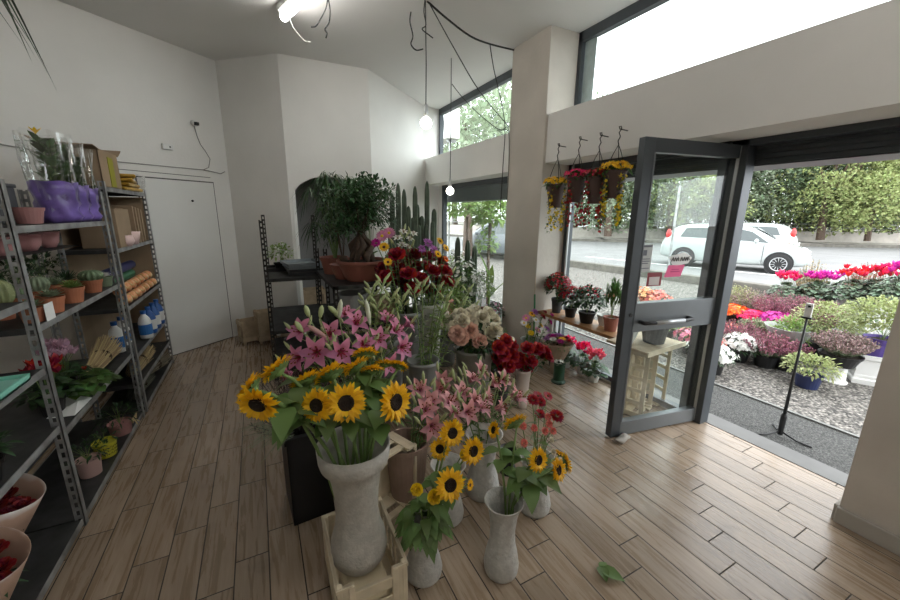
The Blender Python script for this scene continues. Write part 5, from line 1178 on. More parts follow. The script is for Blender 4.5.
# ---- far rack goods
t = thing('cardboard_box', 'open brown cardboard box with raised flaps on top of the far rack', 'box', (-1.12, 3.95, 1.822)); mb = MB()
for a, b in (((-.16, -.22, 0), (.14, .22, .006)), ((-.16, -.22, 0), (-.154, .22, .27)), ((.134, -.22, 0), (.14, .22, .27)), ((-.16, -.22, 0), (.14, -.214, .27)), ((-.16, .214, 0), (.14, .22, .27))): mb.b2(a, b)
obj('box_body', mb, card, t); mb = MB(); mb.box((.0, .27, .29), (.30, .12, .005), rot=Matrix.Rotation(radians(28), 3, 'X')); obj('flap', mb, card, t); mb = MB(); mb.box((-.20, 0, .30), (.10, .44, .005), rot=Matrix.Rotation(radians(35), 3, 'Y')); obj('flap', mb, card, t); mb = MB(); mb.box((0, -.27, .27), (.30, .12, .005), rot=Matrix.Rotation(radians(-8), 3, 'X')); obj('flap', mb, card, t)
mb = MB(); mb.box((.1425, .02, .12), (.003, .12, .22)); obj('yellow_print', mb, mat('olive_yellow_print', (.30, .28, .02), .7), t)
for i in range(4):
    t = thing('gold_packet', ['lowest golden foil packet on top of the far rack', 'second golden foil packet on the far rack pile', 'third golden foil packet on the far rack pile', 'topmost golden foil packet on the far rack pile'][i], 'packet', (-1.02, 4.42 + .01 * i, 1.823 + .036 * i), radians(-6 + 7 * i)); mb = MB(); mb.b2((-.075, -.19, 0), (.075, .19, .03)); obj('packet', mb, mat('gold_foil', (.62, .38, .06), .35, metal=.4, var=.3), t, bevel=.012); mb = MB(); mb.b2((-.07, -.205, .012), (.07, -.18, .016)); obj('seal_edge', mb, MATS['gold_foil'], t)
mb = MB(); mb.open_lathe([(.09, 0), (.11, .06), (.13, .16)], n=26, wave=.1); tag(obj('cellophane_bag', mb, cello, loc=(-1.05, 4.72, 1.823)), 'crumpled clear cellophane at the end of the far rack top', 'bag')
t = thing('cardboard_box', 'tall kraft cardboard box on the second shelf of the far rack', 'box', (-1.08, 4.02, 1.362)); mb = MB(); mb.b2((-.12, -.2, 0), (.11, .16, .30)); obj('box_body', mb, card, t, bevel=.004); mb = MB(); mb.b2((-.12, -.2, .30), (.115, .0, .305)); obj('flap', mb, card, t)
for i in range(4):
    tag(obj('cardboard_sheet', MB().b2((-.10, -.012, 0), (.10, .012, .33 - .01 * i)), card, loc=(-1.07, 4.33 + .09 * i, 1.362), bevel=.003), ['first upright brown cardboard folder on the second shelf, next to the kraft box', 'second upright brown cardboard folder on the second shelf', 'third upright brown cardboard folder on the second shelf', 'last upright brown cardboard folder on the second shelf, by the door'][i], 'cardboard')
t = thing('pink_planter', 'pale pink twin-eared ceramic planter at the front of the second shelf', 'planter', (-.985, 4.02, 1.362)); mb = MB(); mb.lathe([(0, 0), (.04, 0), (.062, .04), (.05, .09), (.045, .09), (.05, .045), (0, .02)], n=20); obj('planter_body', mb, mat('pale_pink_glaze', (.72, .52, .50), .35), t, smooth=True)
for s in (-1, 1): mb = MB(); mb.tube([(0, s * .04, .07), (0, s * .055, .10), (0, s * .05, .13)], [.018, .014, .002], 8); obj('ear', mb, MATS['pale_pink_glaze'], t, smooth=True)
t = thing('pink_planter', 'second pale pink planter just right of the twin-eared one', 'planter', (-.985, 4.22, 1.362)); mb = MB(); mb.lathe([(0, 0), (.04, 0), (.052, .05), (.065, .11), (.058, .11), (.045, .05), (0, .02)], n=20); obj('planter_body', mb, MATS['pale_pink_glaze'], t, smooth=True)
def roll(label, loc, L_, r, m, rz=0): 
    t = thing('paper_roll', label, 'roll', loc, rz); mb = MB(); mb.tube([(0, -L_ / 2, r), (0, L_ / 2, r)], r, 18); obj('roll', mb, m, t, smooth=False); mb = MB(); mb.tube([(0, -L_ / 2 - .003, r), (0, -L_ / 2, r)], r * .35, 12); obj('core', mb, card, t)
navy_r = mat('navy_roll', (.02, .025, .12), .45); green_r = mat('green_roll', (.05, .2, .1), .5)
roll('navy blue roll lying on the third shelf of the far rack', (-1.12, 4.20, 1.105), .8, .04, navy_r); roll('green roll under the navy one on the third shelf', (-1.14, 4.22, 1.02), .8, .04, green_r)
tag(obj('end_board', MB().b2((-1.29, 4.855, .06), (-1.00, 4.861, 1.78)), card), 'brown cardboard sheet at the door end of the far rack', 'cardboard')
bag = mat('orange_red_print_bag', (.80, .14, .04), .3, c2=(.80, .60, .30), scale=38, var=.1)
ord_ = ['first', 'second', 'third', 'fourth', 'fifth', 'sixth', 'seventh']
for row in range(2):
    for i in range(7):
        mb = MB(); mb.ball((0, 0, .042), .055, 12, 8, (.8, 1.05, .72))
        for q, p in enumerate(mb.v): mb.v[q] = (p[0] + .006 * sin(90 * p[1] + i), p[1] + .006 * sin(80 * p[2]), p[2] + .004 * sin(90 * p[0] + row))
        tag(obj('snack_bag', mb, bag, smooth=True, loc=(-1.005 - .04 * row, 3.82 + .145 * i + .05 * row, .902 + .072 * row)), ord_[i] + ' orange bag from the left, ' + ('lower' if row == 0 else 'upper') + ' layer on the third rack shelf', 'bag')
for i in range(6):
    y = 3.86 + .17 * i
    t = thing('bottle', ['blue-capped white bottle, leftmost on the fourth shelf', 'blue-capped white bottle, second on the fourth shelf', 'blue-capped white bottle, third on the fourth shelf', 'blue bottle, fourth on the fourth shelf', 'blue bottle, fifth on the fourth shelf', 'blue bottle, last on the fourth shelf by the door'][i], 'bottle', (-1.12 if i < 2 else -1.0, y, .502))
    mb = MB(); mb.lathe([(0, 0), (.045, 0), (.05, .02), (.05, .15), (.04, .19), (.018, .22), (.018, .235), (0, .235)], n=18); obj('bottle_body', mb, whitep if i < 3 else mat('blue_plastic', (.02, .10, .35), .35), t, smooth=True)
    mb = MB(); mb.lathe([(.022, .23), (.022, .26), (0, .26)], n=14); obj('cap', mb, mat('blue_plastic', (.02, .10, .35), .35), t); mb = MB(); mb.lathe([(.0505, .04), (.0515, .045), (.0515, .13), (.0505, .135)], n=18); obj('bottle_label', mb, mat('blue_label', (.03, .16, .45), .5) if i < 3 else whitep, t)
tag(obj('backing_board', MB().b2((-1.300, 3.72, .10), (-1.292, 4.84, 1.80)), card), 'brown cardboard sheet closing the back of the far rack', 'cardboard')
tag(obj('backing_board', MB().b2((-1.385, 2.42, .10), (-1.375, 3.56, .52)), darkp), 'dark sheet standing in for the darkness behind the middle rack bottom shelf', 'board')  # dark panel put in for the shade behind the middle rack

# ------------------------------------------------------------------ dark metal rack in the middle, plants on it
rk = rack('dark_rack', 'dark perforated-post metal rack with two empty-looking shelves by the arched niche', (0.02, 3.87, 0), radians(-2), .58, 1.05, 1.58, (.12, .51, 1.03), rust, dsteel, posts=((0, 0), (0, 1), (1, 1), (1, 0)), hs={(0, 0): 1.58, (0, 1): 1.62, (1, 1): 1.62, (1, 0): 1.30})
pot_plant('foliage_plant', 'small green and white plant in a black tray on top of the dark rack', 'potted plant', (.20, 4.50, 1.032), .07, .08, blackp, f_bush(leafl, 170, .13, .12, .05, .025, .09, fm=whp, nf=18, fs=.014))
t = thing('seed_tray', 'flat black tray under the green and white plant', 'tray', (.20, 4.50, 1.028)); mb = MB(); mb.b2((-.15, -.15, .004), (.17, .15, .012)); mb.b2((-.15, -.15, .012), (.17, -.14, .04)); mb.b2((-.15, .14, .012), (.17, .15, .04)); mb.b2((-.15, -.15, .012), (-.14, .15, .04)); mb.b2((.16, -.15, .012), (.17, .15, .04)); obj('tray', mb, blackp, t)
for i in range(4):
    t = thing('clear_tray', ['lowest clear plastic tray on the dark rack', 'second clear plastic tray on the dark rack', 'third clear plastic tray on the dark rack', 'topmost clear plastic tray on the dark rack, catching the light'][i], 'tray', (.41 - .01 * i, 4.18, 1.033 + .030 * i), radians(3 * i)); mb = MB(); a, b = .165, .19
    mb.b2((-a, -b, 0), (a, b, .004)); mb.b2((-a, -b, 0), (a, -b + .004, .028)); mb.b2((-a, b - .004, 0), (a, b, .028)); mb.b2((-a, -b, 0), (-a + .004, b, .028)); mb.b2((a - .004, -b, 0), (a, b, .028)); obj('tray', mb, darkp if i < 2 else mat('translucent_grey_plastic', (.33, .37, .40), .15, trans=.2), t)
    mb = MB(); mb.b2((-a - .01, -b - .01, .026), (a + .01, -b + .006, .029)); mb.b2((-a - .01, b - .006, .026), (a + .01, b + .01, .029)); mb.b2((-a - .01, -b, .026), (-a + .006, b, .029)); mb.b2((a - .006, -b, .026), (a + .01, b, .029)); obj('tray_rim', mb, MATS.get('translucent_grey_plastic', darkp), t)
# wooden fruit crates in the corner and under the niche
def wcrate(label, loc, rz, s=(.30, .20, .30), m=palew):
    t = thing('wooden_crate', label, 'crate', loc, rz); a, b, h = s[0] / 2, s[1] / 2, s[2]
    for sx in (-1, 1):
        for sy in (-1, 1): mb = MB(); mb.b2((sx * a - .014 * (sx > 0) * 2, sy * b - .028 * (sy > 0), 0), (sx * a + .028 * (sx < 0), sy * b + .028 * (sy < 0), h)); obj('corner_post', mb, m, t, bevel=.002)
    for k in range(2):
        z = .035 + (h - .10) * k; 
        mb = MB(); mb.b2((-a, -b - .006, z), (a, -b, z + .055)); obj('slat', mb, m, t); mb = MB(); mb.b2((-a, b, z), (a, b + .006, z + .055)); obj('slat', mb, m, t)
        mb = MB(); mb.b2((-a - .006, -b, z), (-a, b, z + .055)); obj('slat', mb, m, t); mb = MB(); mb.b2((a, -b, z), (a + .006, b, z + .055)); obj('slat', mb, m, t)
    mb = MB(); mb.b2((-a + .03, -b + .02, .04), (a - .03, b - .02, h - .06)); obj('inner_board', mb, m, t)
    return t
wcrate('pale wooden crate on the floor in the corner by the white door', (-.20, 5.28, 0), radians(20), (.24, .20, .31))
wcrate('pale wooden crate standing behind the corner crate, beside the dark rack', (-.02, 5.22, 0), radians(12), (.2, .2, .42))
wcrate('pale wooden crate on the floor under the dark rack', (.26, 5.03, 0), radians(0), (.22, .14, .30))
wcrate('old wooden box on the floor of the arched niche', (.62, 5.42, 0), radians(0), (.3, .26, .62))
# black stand with bonsai bowl
t = thing('plant_stand', 'black metal plant stand carrying the ficus bowl', 'stand', (.50, 3.02, 0)); Z_ = 1.075
for (x, y) in ((0, 0), (.62, 0), (0, .95), (.62, .95)): mb = slotted(0, 1.30 if (x, y) == (0, .95) else Z_, side=1 if x == 0 else -1, sy=1 if y == 0 else -1); obj('leg', mb, rust, t, loc=(x, y, 0))
for z in (.35, .72, Z_): mb = MB(); mb.b2((.004, .004, z - .004), (.616, .946, z)); mb.b2((.0, 0, z - .03), (.62, .004, z)); mb.b2((0, .946, z - .03), (.62, .95, z)); mb.b2((0, 0, z - .03), (.004, .95, z)); mb.b2((.616, 0, z - .03), (.62, .95, z)); obj('shelf', mb, dsteel, t)
t = thing('ficus_bonsai', 'bonsai ficus with swollen roots in the widest terracotta bowl', 'potted tree', (.80, 3.25, Z_ + .001))
mb = MB(); mb.lathe([(0, 0), (.14, 0), (.155, .02), (.205, .14), (.222, .155), (.222, .178), (.205, .178), (.19, .15), (0, .145)], n=36); obj('bowl', mb, terrad, t, smooth=False); mb = MB(); mb.lathe([(0, .158), (.196, .156), (0, .15)], n=24); obj('soil', mb, soil, t)
mb = MB()
for k in range(7):
    a = 2 * pi * k / 7 + .3; q = U(.05, .10); mb.tube([V((q * 1.6 * cos(a), q * 1.6 * sin(a), .14)), V((q * 1.25 * cos(a), q * 1.25 * sin(a), .22)), V((q * 1.0 * cos(a + .9), q * .9 * sin(a + .9), .30)), V((.02 * cos(a), .02 * sin(a), .38)), V((.015 * cos(a), 0, .42))], [.014, .027, .030, .022, .014], 9)
obj('root_trunk', mb, bark, t, smooth=True)
mb = MB(); 
for k in range(12): a = k * 2.4; q = U(.08, .26); mb.tube([(0, 0, .38), (q * .4 * cos(a), q * .4 * sin(a), .5), (q * cos(a), q * sin(a), U(.5, .85))], [.012, .007, .003], 5)
obj('branches', mb, bark, t)
mb = MB()
for k in range(44):
    a = k * 2.4; q = U(.03, .27); c = V((q * cos(a) - .02, q * sin(a), .46 + .36 * U(0, 1) - .25 * q))
    bush(mb, 60, c, .095, .085, .048, .024, .15, .3, seg=2)
obj('foliage', mb, leaff, t, smooth=True)
pot_plant('potted_shrub', 'leafy papyrus-like plant in the brown-red pot behind and left of the ficus', 'potted plant', (.64, 3.72, Z_ + .001), .13, .16, terrad, f_bush(leafg, 10, .1, .1, .05, .01, .1))
t = thing('umbrella_grass', 'tall thin-leaved plant drooping in front of the arched niche', 'plant', (.66, 3.74, Z_ + .10)); mb = MB(); ml = MB()
for k in range(34):
    a = U(0, 6.28); q = U(.05, .22); hh = U(.35, .85); tp = V((q * cos(a), q * sin(a) * .7, hh)); ml.tube([(0, 0, 0), tp * .5 + V((0, 0, .15)), tp], .003, 4)
    for j in range(12): b = a + U(-2, 2); mb.leaf(tp, (cos(b), sin(b), U(-.9, .2)), U(.10, .26), .011, .7, .1, seg=3)
    for j in range(8): f = U(.35, .95); mb.leaf(tp * f + V((0, 0, .1 * f)), (cos(a + j), sin(a + j), .1), .12, .010, .8, .1, seg=2)
obj('stems', ml, stemg, t); obj('leaves', mb, leafd, t)
t = thing('ficus_bonsai', 'second small ficus in a terracotta bowl just left of the widest bowl', 'potted tree', (.66, 3.38, Z_ + .001)); mb = MB(); mb.lathe([(0, 0), (.07, 0), (.11, .11), (.12, .13), (.11, .13), (.09, .11), (0, .10)], n=26); obj('bowl', mb, terrad, t); mb = MB(); mb.ball((0, 0, .15), .045, 10, 8, (1, 1, 1.3)); obj('root_trunk', mb, bark, t, smooth=True); mb = MB(); bush(mb, 240, (-.02, .06, .42), .16, .22, .04, .018, .15, .3, seg=2); obj('foliage', mb, leafd, t); mb = MB(); twigs(mb, 8, (0, 0, .15), .12, .4, .004); obj('branches', mb, bark, t)
pot_plant('potted_shrub', 'dense dark ficus shrub behind the widest terracotta bowl', 'potted plant', (.96, 3.55, Z_ + .001), .12, .15, terrad, f_bush(leafd, 1300, .24, .34, .055, .026, .45))
# things under the stand
t = thing('metal_bucket', 'grey zinc bucket under the ficus bowl', 'bucket', (.66, 3.10, .721)); mb = MB(); mb.lathe([(0, 0), (.09, 0), (.125, .26), (.13, .26), (.13, .275), (.12, .27), (.085, .01), (0, .01)], n=26); obj('bucket', mb, greyp, t)
wcrate('small wooden crate on the middle shelf of the black plant stand', (.95, 3.15, .721), 0, (.2, .2, .22))
bowl_ = [(0.74, 3.3), (1.0, 3.5)]
# ------------------------------------------------------------------ tall vases with red roses and mixed blooms
TV = lambda R, h: [(0, 0), (R * .72, 0), (R * .74, .02), (R * .86, h * .6), (R, h * .94), (R * 1.06, h * .95), (R * 1.06, h)]
vase('tall_bucket', 'tall white florist bucket behind the green lily stems', (1.30, 2.95, 0), TV(.12, .88), mat('off_white_plastic', (.62, .61, .57), .5, var=.1), cat='bucket')
vase('tall_bucket', 'tall grey florist bucket left of the tall white one', (1.08, 2.92, 0), TV(.12, .84), greyp, cat='bucket')
vase('tall_bucket', 'tall grey florist bucket half hidden behind the pink lilies', (.86, 2.72, 0), TV(.115, .70), greyp, cat='bucket')
DH = [(386, 278), (384, 270), (392, 262), (397, 256), (398, 270), (405, 262), (408, 275), (414, 256), (415, 268), (420, 280), (426, 268), (428, 258), (432, 272), (436, 283), (440, 262), (444, 272), (404, 284), (391, 280), (447, 283), (424, 290), (433, 292), (412, 290)]
for i, (px, py) in enumerate(DH):
    Y = 2.85 + .12 * (i % 3); h_ = at_y(px, py, Y); n_ = V(((h_.x - 1.18) * 1.2, -.45, .7)); bx_ = (1.08 if px < 412 else 1.30)
    cut_flower('red_rose', 'dark red rose in the big bunch left of the white pot stand' if 0 else ('dark red rose in the left half of the tall-bucket bunch' if px < 412 else 'dark red rose in the right half of the tall-bucket bunch'), 'flower', (bx_ + .03 * cos(i), 2.93 + .03 * sin(i), .15), h_, n_, 'darkrose' if i % 3 else 'redrose', 1.75, i, .003, 7, .07, .04, leafd, group='dark red roses, left tall bucket' if px < 412 else 'dark red roses, right tall bucket', lfrom=.62)
for i, (px, py, Y, kd, sc, lb_, nm) in enumerate([(384, 247, 2.7, 'daisy_yo', 1.2, 'yellow-orange bloom right beside the ficus bowl, upper', 'yellow_bloom'), (388, 249, 2.75, 'carn_red', .01, '', ''), (388, 262, 2.65, 'daisy_yo', 1.0, 'yellow-orange bloom at the rim of the ficus bowl, lower', 'yellow_bloom'), (382, 236, 2.85, 'gerb_pink', 1.3, 'pink daisy above the red roses, leftmost', 'pink_daisy'), (389, 233, 2.88, 'gerb_pink', 1.3, 'second pink daisy above the red roses', 'pink_daisy'), (376, 243, 2.8, 'mum_m', 1.1, 'magenta bloom behind the yellow ones by the ficus bowl', 'magenta_bloom'),
        (428, 243, 2.9, 'mum_l', 1.25, 'lilac bloom above the red roses, left of the orange daisies', 'lilac_bloom'), (434, 250, 2.85, 'mum_l', 1.2, 'second lilac bloom touching the orange daisies', 'lilac_bloom'), (422, 249, 2.88, 'mum_l', 1.0, 'small lilac bloom at the left of the lilac group', 'lilac_bloom'), (440, 241, 2.9, 'daisy_yo', 1.1, 'top orange-yellow daisy of the group above the red roses', 'orange_daisy'), (446, 248, 2.85, 'daisy_yo', 1.1, 'right orange-yellow daisy above the red roses', 'orange_daisy'), (438, 254, 2.8, 'daisy_yo', 1.1, 'lower orange-yellow daisy above the red roses', 'orange_daisy'), (446, 259, 2.8, 'daisy_o', .9, 'lowest orange daisy at the right edge of the red roses', 'orange_daisy')]):
    if not lb_: continue
    h_ = at_y(px, py, Y); cut_flower(nm, lb_, 'flower', (1.08 if px < 412 else 1.30, 2.93, .15), h_, ((px - 410) / 90, -.7, .5), kd, sc, i, .003, 3, .07, .03, leafg, lfrom=.7)
for i, (px, py) in enumerate([(398, 240), (403, 234), (409, 241), (402, 247), (413, 236), (407, 249)]):
    cut_flower('white_lily', 'white flower standing between the pink daisies and the lilac blooms', 'flower', (1.2, 2.93, .3), at_y(px, py, 2.95), (.2 * (i % 3 - 1), -.4, .8), 'lilyw', .55, i, .003, 5, .07, .015, leafgy, group='white flowers above the red roses', lfrom=.6, buds=1)
# green unopened lily stems (left and right of the tall white bucket)
def bud_stem(label, base, px, py, Y, n=7, group=None, lm=leafl, L_=.085):
    b = V(base); tp = at_y(px, py, Y); t = thing('budded_lily', label, 'lily', b, 0, group); e = tp - b; pts = bez(V((0, 0, 0)), V((e.x * .2, e.y * .2, e.z * .7)), e, 8); mb = MB(); mb.tube(pts, .0045, 6); obj('stem', mb, stemp, t, smooth=True)
    mb = MB()
    for k in range(30): f = .35 + .6 * k / 30; j = min(7, int(f * 8)); p_ = pts[j].lerp(pts[j + 1], f * 8 - j); a = k * 2.4; mb.leaf(p_, (cos(a), sin(a), .45), L_ * U(.8, 1.2), .017, .45, .25, seg=3)
    obj('leaves', mb, lm, t, smooth=True); mb = MB()
    for k in range(n): a = k * 2.4; d_ = V((cos(a) * .8, sin(a) * .8, 1.0)).normalized(); q = pts[-1] + V((0, 0, -.012 * k)); mb.tube([q, q + d_ * .03, q + d_ * .045, q + d_ * .07, q + d_ * .095], [.002, .003, .010, .010, .002], 6)
    obj('buds', mb, budg, t, smooth=True)
for (px, py, Y, lb_) in [(383, 283, 2.55, 'green budded lily stem left of the tall buckets, tallest'), (372, 290, 2.5, 'green budded lily stem left of the tallest, by the ficus bowl'), (392, 298, 2.45, 'green budded lily stem leaning right, above the deep pink lilies'), (378, 305, 2.4, 'low green budded lily stem just above the deep pink lilies'), (366, 302, 2.5, 'green budded lily stem at the far left, above the deep pink lilies'), (402, 300, 2.45, 'big pale green bud stem slanting right')]:
    bud_stem(lb_, (.62, 2.45, .1), px, py, Y)
vase('grey_bucket', 'grey plastic bucket with thin green stems, centre of the shop', (1.02, 2.42, 0), TV(.115, .585), greyp, cat='bucket', water=(.09, .47))
for (px, py, Y, lb_) in [(422, 286, 2.6, 'tall thin green lily stem rising straight from the centre grey bucket'), (414, 292, 2.55, 'green lily stem left of the straight one in the centre grey bucket'), (446, 300, 2.6, 'green stem in the middle of the leaning bunch'), (455, 285, 2.75, 'top green stem of the leaning bunch'), (468, 292, 2.8, 'green stem leaning furthest right'), (462, 305, 2.7, 'lower green stem of the leaning bunch'), (438, 290, 2.7, 'green stem at the left of the leaning bunch'), (450, 275, 2.9, 'highest green stem of the leaning bunch by the back window'), (474, 308, 2.75, 'low right green stem of the leaning bunch'), (443, 312, 2.6, 'short green stem low in the leaning bunch')]:
    bud_stem(lb_, (1.03, 2.43, .05), px, py, Y, 4 if px > 430 else 6, lm=leafl if px > 425 else leafg, L_=.11 if px > 430 else .06)
# cream rose bucket
vase('grey_bucket', 'wide pale grey bucket of cream roses', (1.545, 2.55, 0), TV(.165, .56), mat('warm_grey_plastic', (.33, .31, .28), .5, var=.12), cat='bucket', water=(.13, .4))
CR = [(462, 322), (468, 316), (475, 312), (482, 318), (488, 314), (494, 320), (456, 328), (478, 326), (487, 328), (495, 330), (466, 332), (474, 322), (490, 336), (460, 316), (484, 324), (470, 324), (480, 334), (452, 322)]
for i, (px, py) in enumerate(CR):
    Y = 2.48 + .09 * (i % 3); h_ = at_y(px, py, Y); cut_flower('cream_rose', 'cream rose in the wide pale grey bucket', 'rose', (1.545 + .05 * cos(i), 2.55 + .05 * sin(i), .1), h_, ((h_.x - 1.58) * 2, -.6, .7), 'cream', 1.6, i, .003, 4, .06, .04, leafd, group='cream roses in the pale grey bucket', lfrom=.7)
for i, (px, py, lb_) in enumerate([(470, 331, 'blush pink rose in the middle front of the cream roses'), (479, 342, 'blush pink rose lowest in the cream bunch'), (461, 338, 'blush pink rose at lower left of the cream bunch'), (457, 334, 'pale blush rose at the left edge of the cream bunch')]):
    h_ = at_y(px, py, 2.42); cut_flower('blush_rose', lb_, 'rose', (1.545, 2.55, .1), h_, ((h_.x - 1.58) * 2, -.8, .5), 'blush', 1.6, i, .003, 4, .06, .04, leafd, lfrom=.7)
mb = MB(); bush(mb, 150, (1.545, 2.50, .60), .18, .07, .06, .035, .1); tag(obj('rose_leaves', mb, leafd), 'dark rose leaves around the rim of the cream rose bucket', 'leaves')
# red roses in two slim vases
vase('slim_vase', 'slim dark vase holding the red roses and white daisies', (1.75, 2.42, 0), TV(.07, .36), darkp)
vase('slim_vase', 'slim tall pink-white vase holding dark red roses, standing clear on the floor', (1.93, 2.36, 0), TV(.062, .355), mat('pinkish_white_ceramic', (.62, .53, .48), .5))
for i, (px, py) in enumerate([(498, 348), (505, 342), (511, 346), (503, 355), (512, 356), (496, 358), (508, 366), (515, 362), (501, 366)]):
    h_ = at_y(px, py, 2.32 + .04 * (i % 3)); cut_flower('red_rose', 'red rose over the slim dark vase', 'rose', (1.75, 2.42, .08), h_, (.1 * (i % 3) - .1, -.8, .5), 'redrose', 1.5, i, .003, 4, .06, .04, leafd, group='red roses over the slim dark vase', lfrom=.6)
for i, (px, py, kd, lb_) in enumerate([(506, 336, 'daisy_o', 'orange daisy on top of the red roses over the slim dark vase'), (512, 339, 'daisy_w', 'white daisy right of the orange one over the red roses'), (515, 350, 'daisy_w', 'white daisy at the right edge of the red rose bunch'), (499, 338, 'daisy_w', 'small white daisy at the upper left of the red rose bunch'), (514, 343, 'daisy_yo', 'yellow daisy between the two right-hand white daisies')]):
    cut_flower('daisy', lb_, 'flower', (1.75, 2.42, .08), at_y(px, py, 2.40), (.1, -.6, .7), kd, .9, i, .002, 2, .04, .01, leafgy)
for i, (px, py) in enumerate([(527, 349), (534, 351), (541, 356), (547, 358), (538, 349), (526, 368), (530, 362), (545, 352), (521, 360)]):
    h_ = at_y(px, py, 2.3 + .03 * (i % 3)); cut_flower('dark_red_rose', 'deep red rose in the slim pinkish vase standing clear', 'rose', (1.93, 2.36, .08), h_, ((h_.x - 1.95) * 3, -.5, .7), 'redrose', 1.5, i, .003, 4, .06, .035, leafd, group='deep red roses in the slim pinkish vase', lfrom=.6)

# ------------------------------------------------------------------ columnar cacti in front of the back corner
cdark = mat('dark_column_cactus', (.07, .10, .065), .6, var=.25, scale=20)
def column_cactus(label, loc, arms, pr=.16, ph=.28, pm=terra, m=cdark, R=.045):
    t = thing('column_cactus', label, 'cactus', loc); pot_part(t, pr, ph, pm)
    for (x, y, z0, z1, r) in arms:
        mb = MB(); n = 20; vs = []; prof = [(1.0, 0)] + [(1.0, f / 6) for f in range(1, 6)] + [(.9, .93), (.6, .98), (.15, 1.0)]
        for (q, f) in prof:
            for k in range(n): a = 2 * pi * k / n; rr = r * q * (1 + .22 * cos(5 * a)); bx_ = x * (min(1, f * 4) ** .6) if z0 > .3 else x; by_ = y * (min(1, f * 4) ** .6) if z0 > .3 else y; vs.append((bx_ + rr * cos(a), by_ + rr * sin(a), z0 + (z1 - z0) * f))
        mb.add(vs, [(i * n + k, i * n + (k + 1) % n, (i + 1) * n + (k + 1) % n, (i + 1) * n + k) for i in range(len(prof) - 1) for k in range(n)] + [tuple(range((len(prof) - 1) * n, len(prof) * n))])
        obj('cactus_column', mb, m, t, smooth=True)
for (px, top, Y, lb_, arms) in [(427, 181, 5.0, 'tallest columnar cactus with a ring of arms, beside the back window', [(-.09, -.02, .95, 1.62, .035), (.12, .02, .9, 1.72, .034), (-.04, -.07, .95, 1.5, .03), (.06, -.06, .95, 1.55, .03), (-.14, .02, 1.0, 1.78, .028)]),
        (415, 186, 4.9, 'columnar cactus immediately left of the tallest one', [(.05, .0, .9, 1.5, .028), (-.04, 0, .9, 1.6, .026)]), (404, 189, 4.85, 'thin columnar cactus, third from the right', [(.06, 0, .7, 1.75, .03), (.03, -.04, .7, 1.45, .026)]),
        (398, 183, 4.8, 'slender columnar cactus, fourth from the right', [(-.05, 0, .7, 1.6, .026)]), (392, 193, 4.75, 'leftmost thin columnar cactus beside the ficus', [(-.04, 0, .6, 1.5, .024)])]:
    p = at_y(px, top, Y); tp = p.z; column_cactus(lb_, (p.x, p.y, 0.0), [(0, 0, .26, tp, .031)] + [(a, b, c, min(d, tp - .08), r) for a, b, c, d, r in arms], .15, .28)
for (px, top, Y, lb_, arms) in [(458, 237, 4.55, 'dark columnar cactus on the sill side of the back window, left', [(.05, 0, .5, .95, .03), (-.05, 0, .5, .85, .03)]), (468, 240, 4.45, 'second dark columnar cactus in front of the back window', [(.06, 0, .45, 1.05, .028)]), (475, 246, 4.5, 'smallest columnar cactus in front of the back window', [(-.04, 0, .4, .95, .026)])]:
    p = at_y(px, top, Y); column_cactus(lb_, (p.x, p.y, 0.0), [(0, 0, .22, p.z, .035)] + arms, .12, .24)
# ---- plants in the back bay
def stool(label, loc, w_, h, m=whitep):
    t = thing('plant_stool', label, 'stool', loc); mb = MB(); mb.b2((-w_ / 2, -w_ / 2, h - .03), (w_ / 2, w_ / 2, h)); obj('seat', mb, m, t, bevel=.006)
    for sx in (-1, 1):
        for sy in (-1, 1): mb = MB(); mb.b2((sx * (w_ / 2 - .03) - .018, sy * (w_ / 2 - .03) - .018, 0), (sx * (w_ / 2 - .03) + .018, sy * (w_ / 2 - .03) + .018, h - .03)); obj('leg', mb, m, t)
stool('white plastic stool carrying the small terracotta bowl by the back window', (2.50, 4.02, 0), .34, .32)
pot_plant('potted_shrub', 'small spiky shrub in the terracotta bowl on the white stool', 'potted plant', (2.50, 4.00, .321), .12, .13, terrad, f_bush(leafgy, 420, .17, .24, .05, .018, .26, fm=whp, nf=40, fs=.016))
pot_plant('foliage_plant', 'dark plant with pink flowers beside the pillar in the back bay', 'potted plant', (2.52, 3.72, .18), .10, .15, darkp, f_bush(leafd, 260, .13, .14, .05, .02, .12, fm=lilp, nf=30, fs=.018))
tag(obj('pot_block', MB().b2((2.42, 3.62, 0), (2.62, 3.82, .179)), palew, bevel=.004), 'pale wooden block under the dark plant beside the pillar', 'block')
t = thing('banana_plant', 'upright broad-leaved plant leaning against the pillar in the back bay', 'plant', (2.80, 4.28, 0)); pot_part(t, .12, .22, terrad); mb = MB()
for (a, e, L_, z) in ((-.9, .9, .5, .5), (3.4, .5, .45, .7), (2.8, 1.2, .5, .8), (.6, 1.3, .45, .6), (4.4, .8, .4, .5), (3.3, .15, .42, .85)): mb.leaf((0, 0, z), (cos(a) * cos(e), sin(a) * cos(e), sin(e)), L_, .12, .15, .2, seg=7)
obj('leaves', mb, leafl, t, smooth=True); mb = MB(); mb.tube([(0, 0, .18), (.01, 0, .5), (0, 0, .9)], [.022, .016, .01], 8); obj('stem', mb, stemg, t)
pot_plant('white_flowering_plant', 'leafy plant dotted with small white flowers below the smaller bulb', 'potted plant', (2.30, 4.15, 0), .14, .30, whitep, f_bush(leafg, 420, .26, .40, .06, .028, .38, fm=whp, nf=120, fs=.03))
pot_plant('white_flowering_plant', 'shrub with white blossoms between the columnar cacti and the pillar', 'potted plant', (2.78, 5.2, 0), .14, .28, terrad, f_bush(leafl, 380, .22, .40, .06, .026, .42, fm=whp, nf=110, fs=.03))
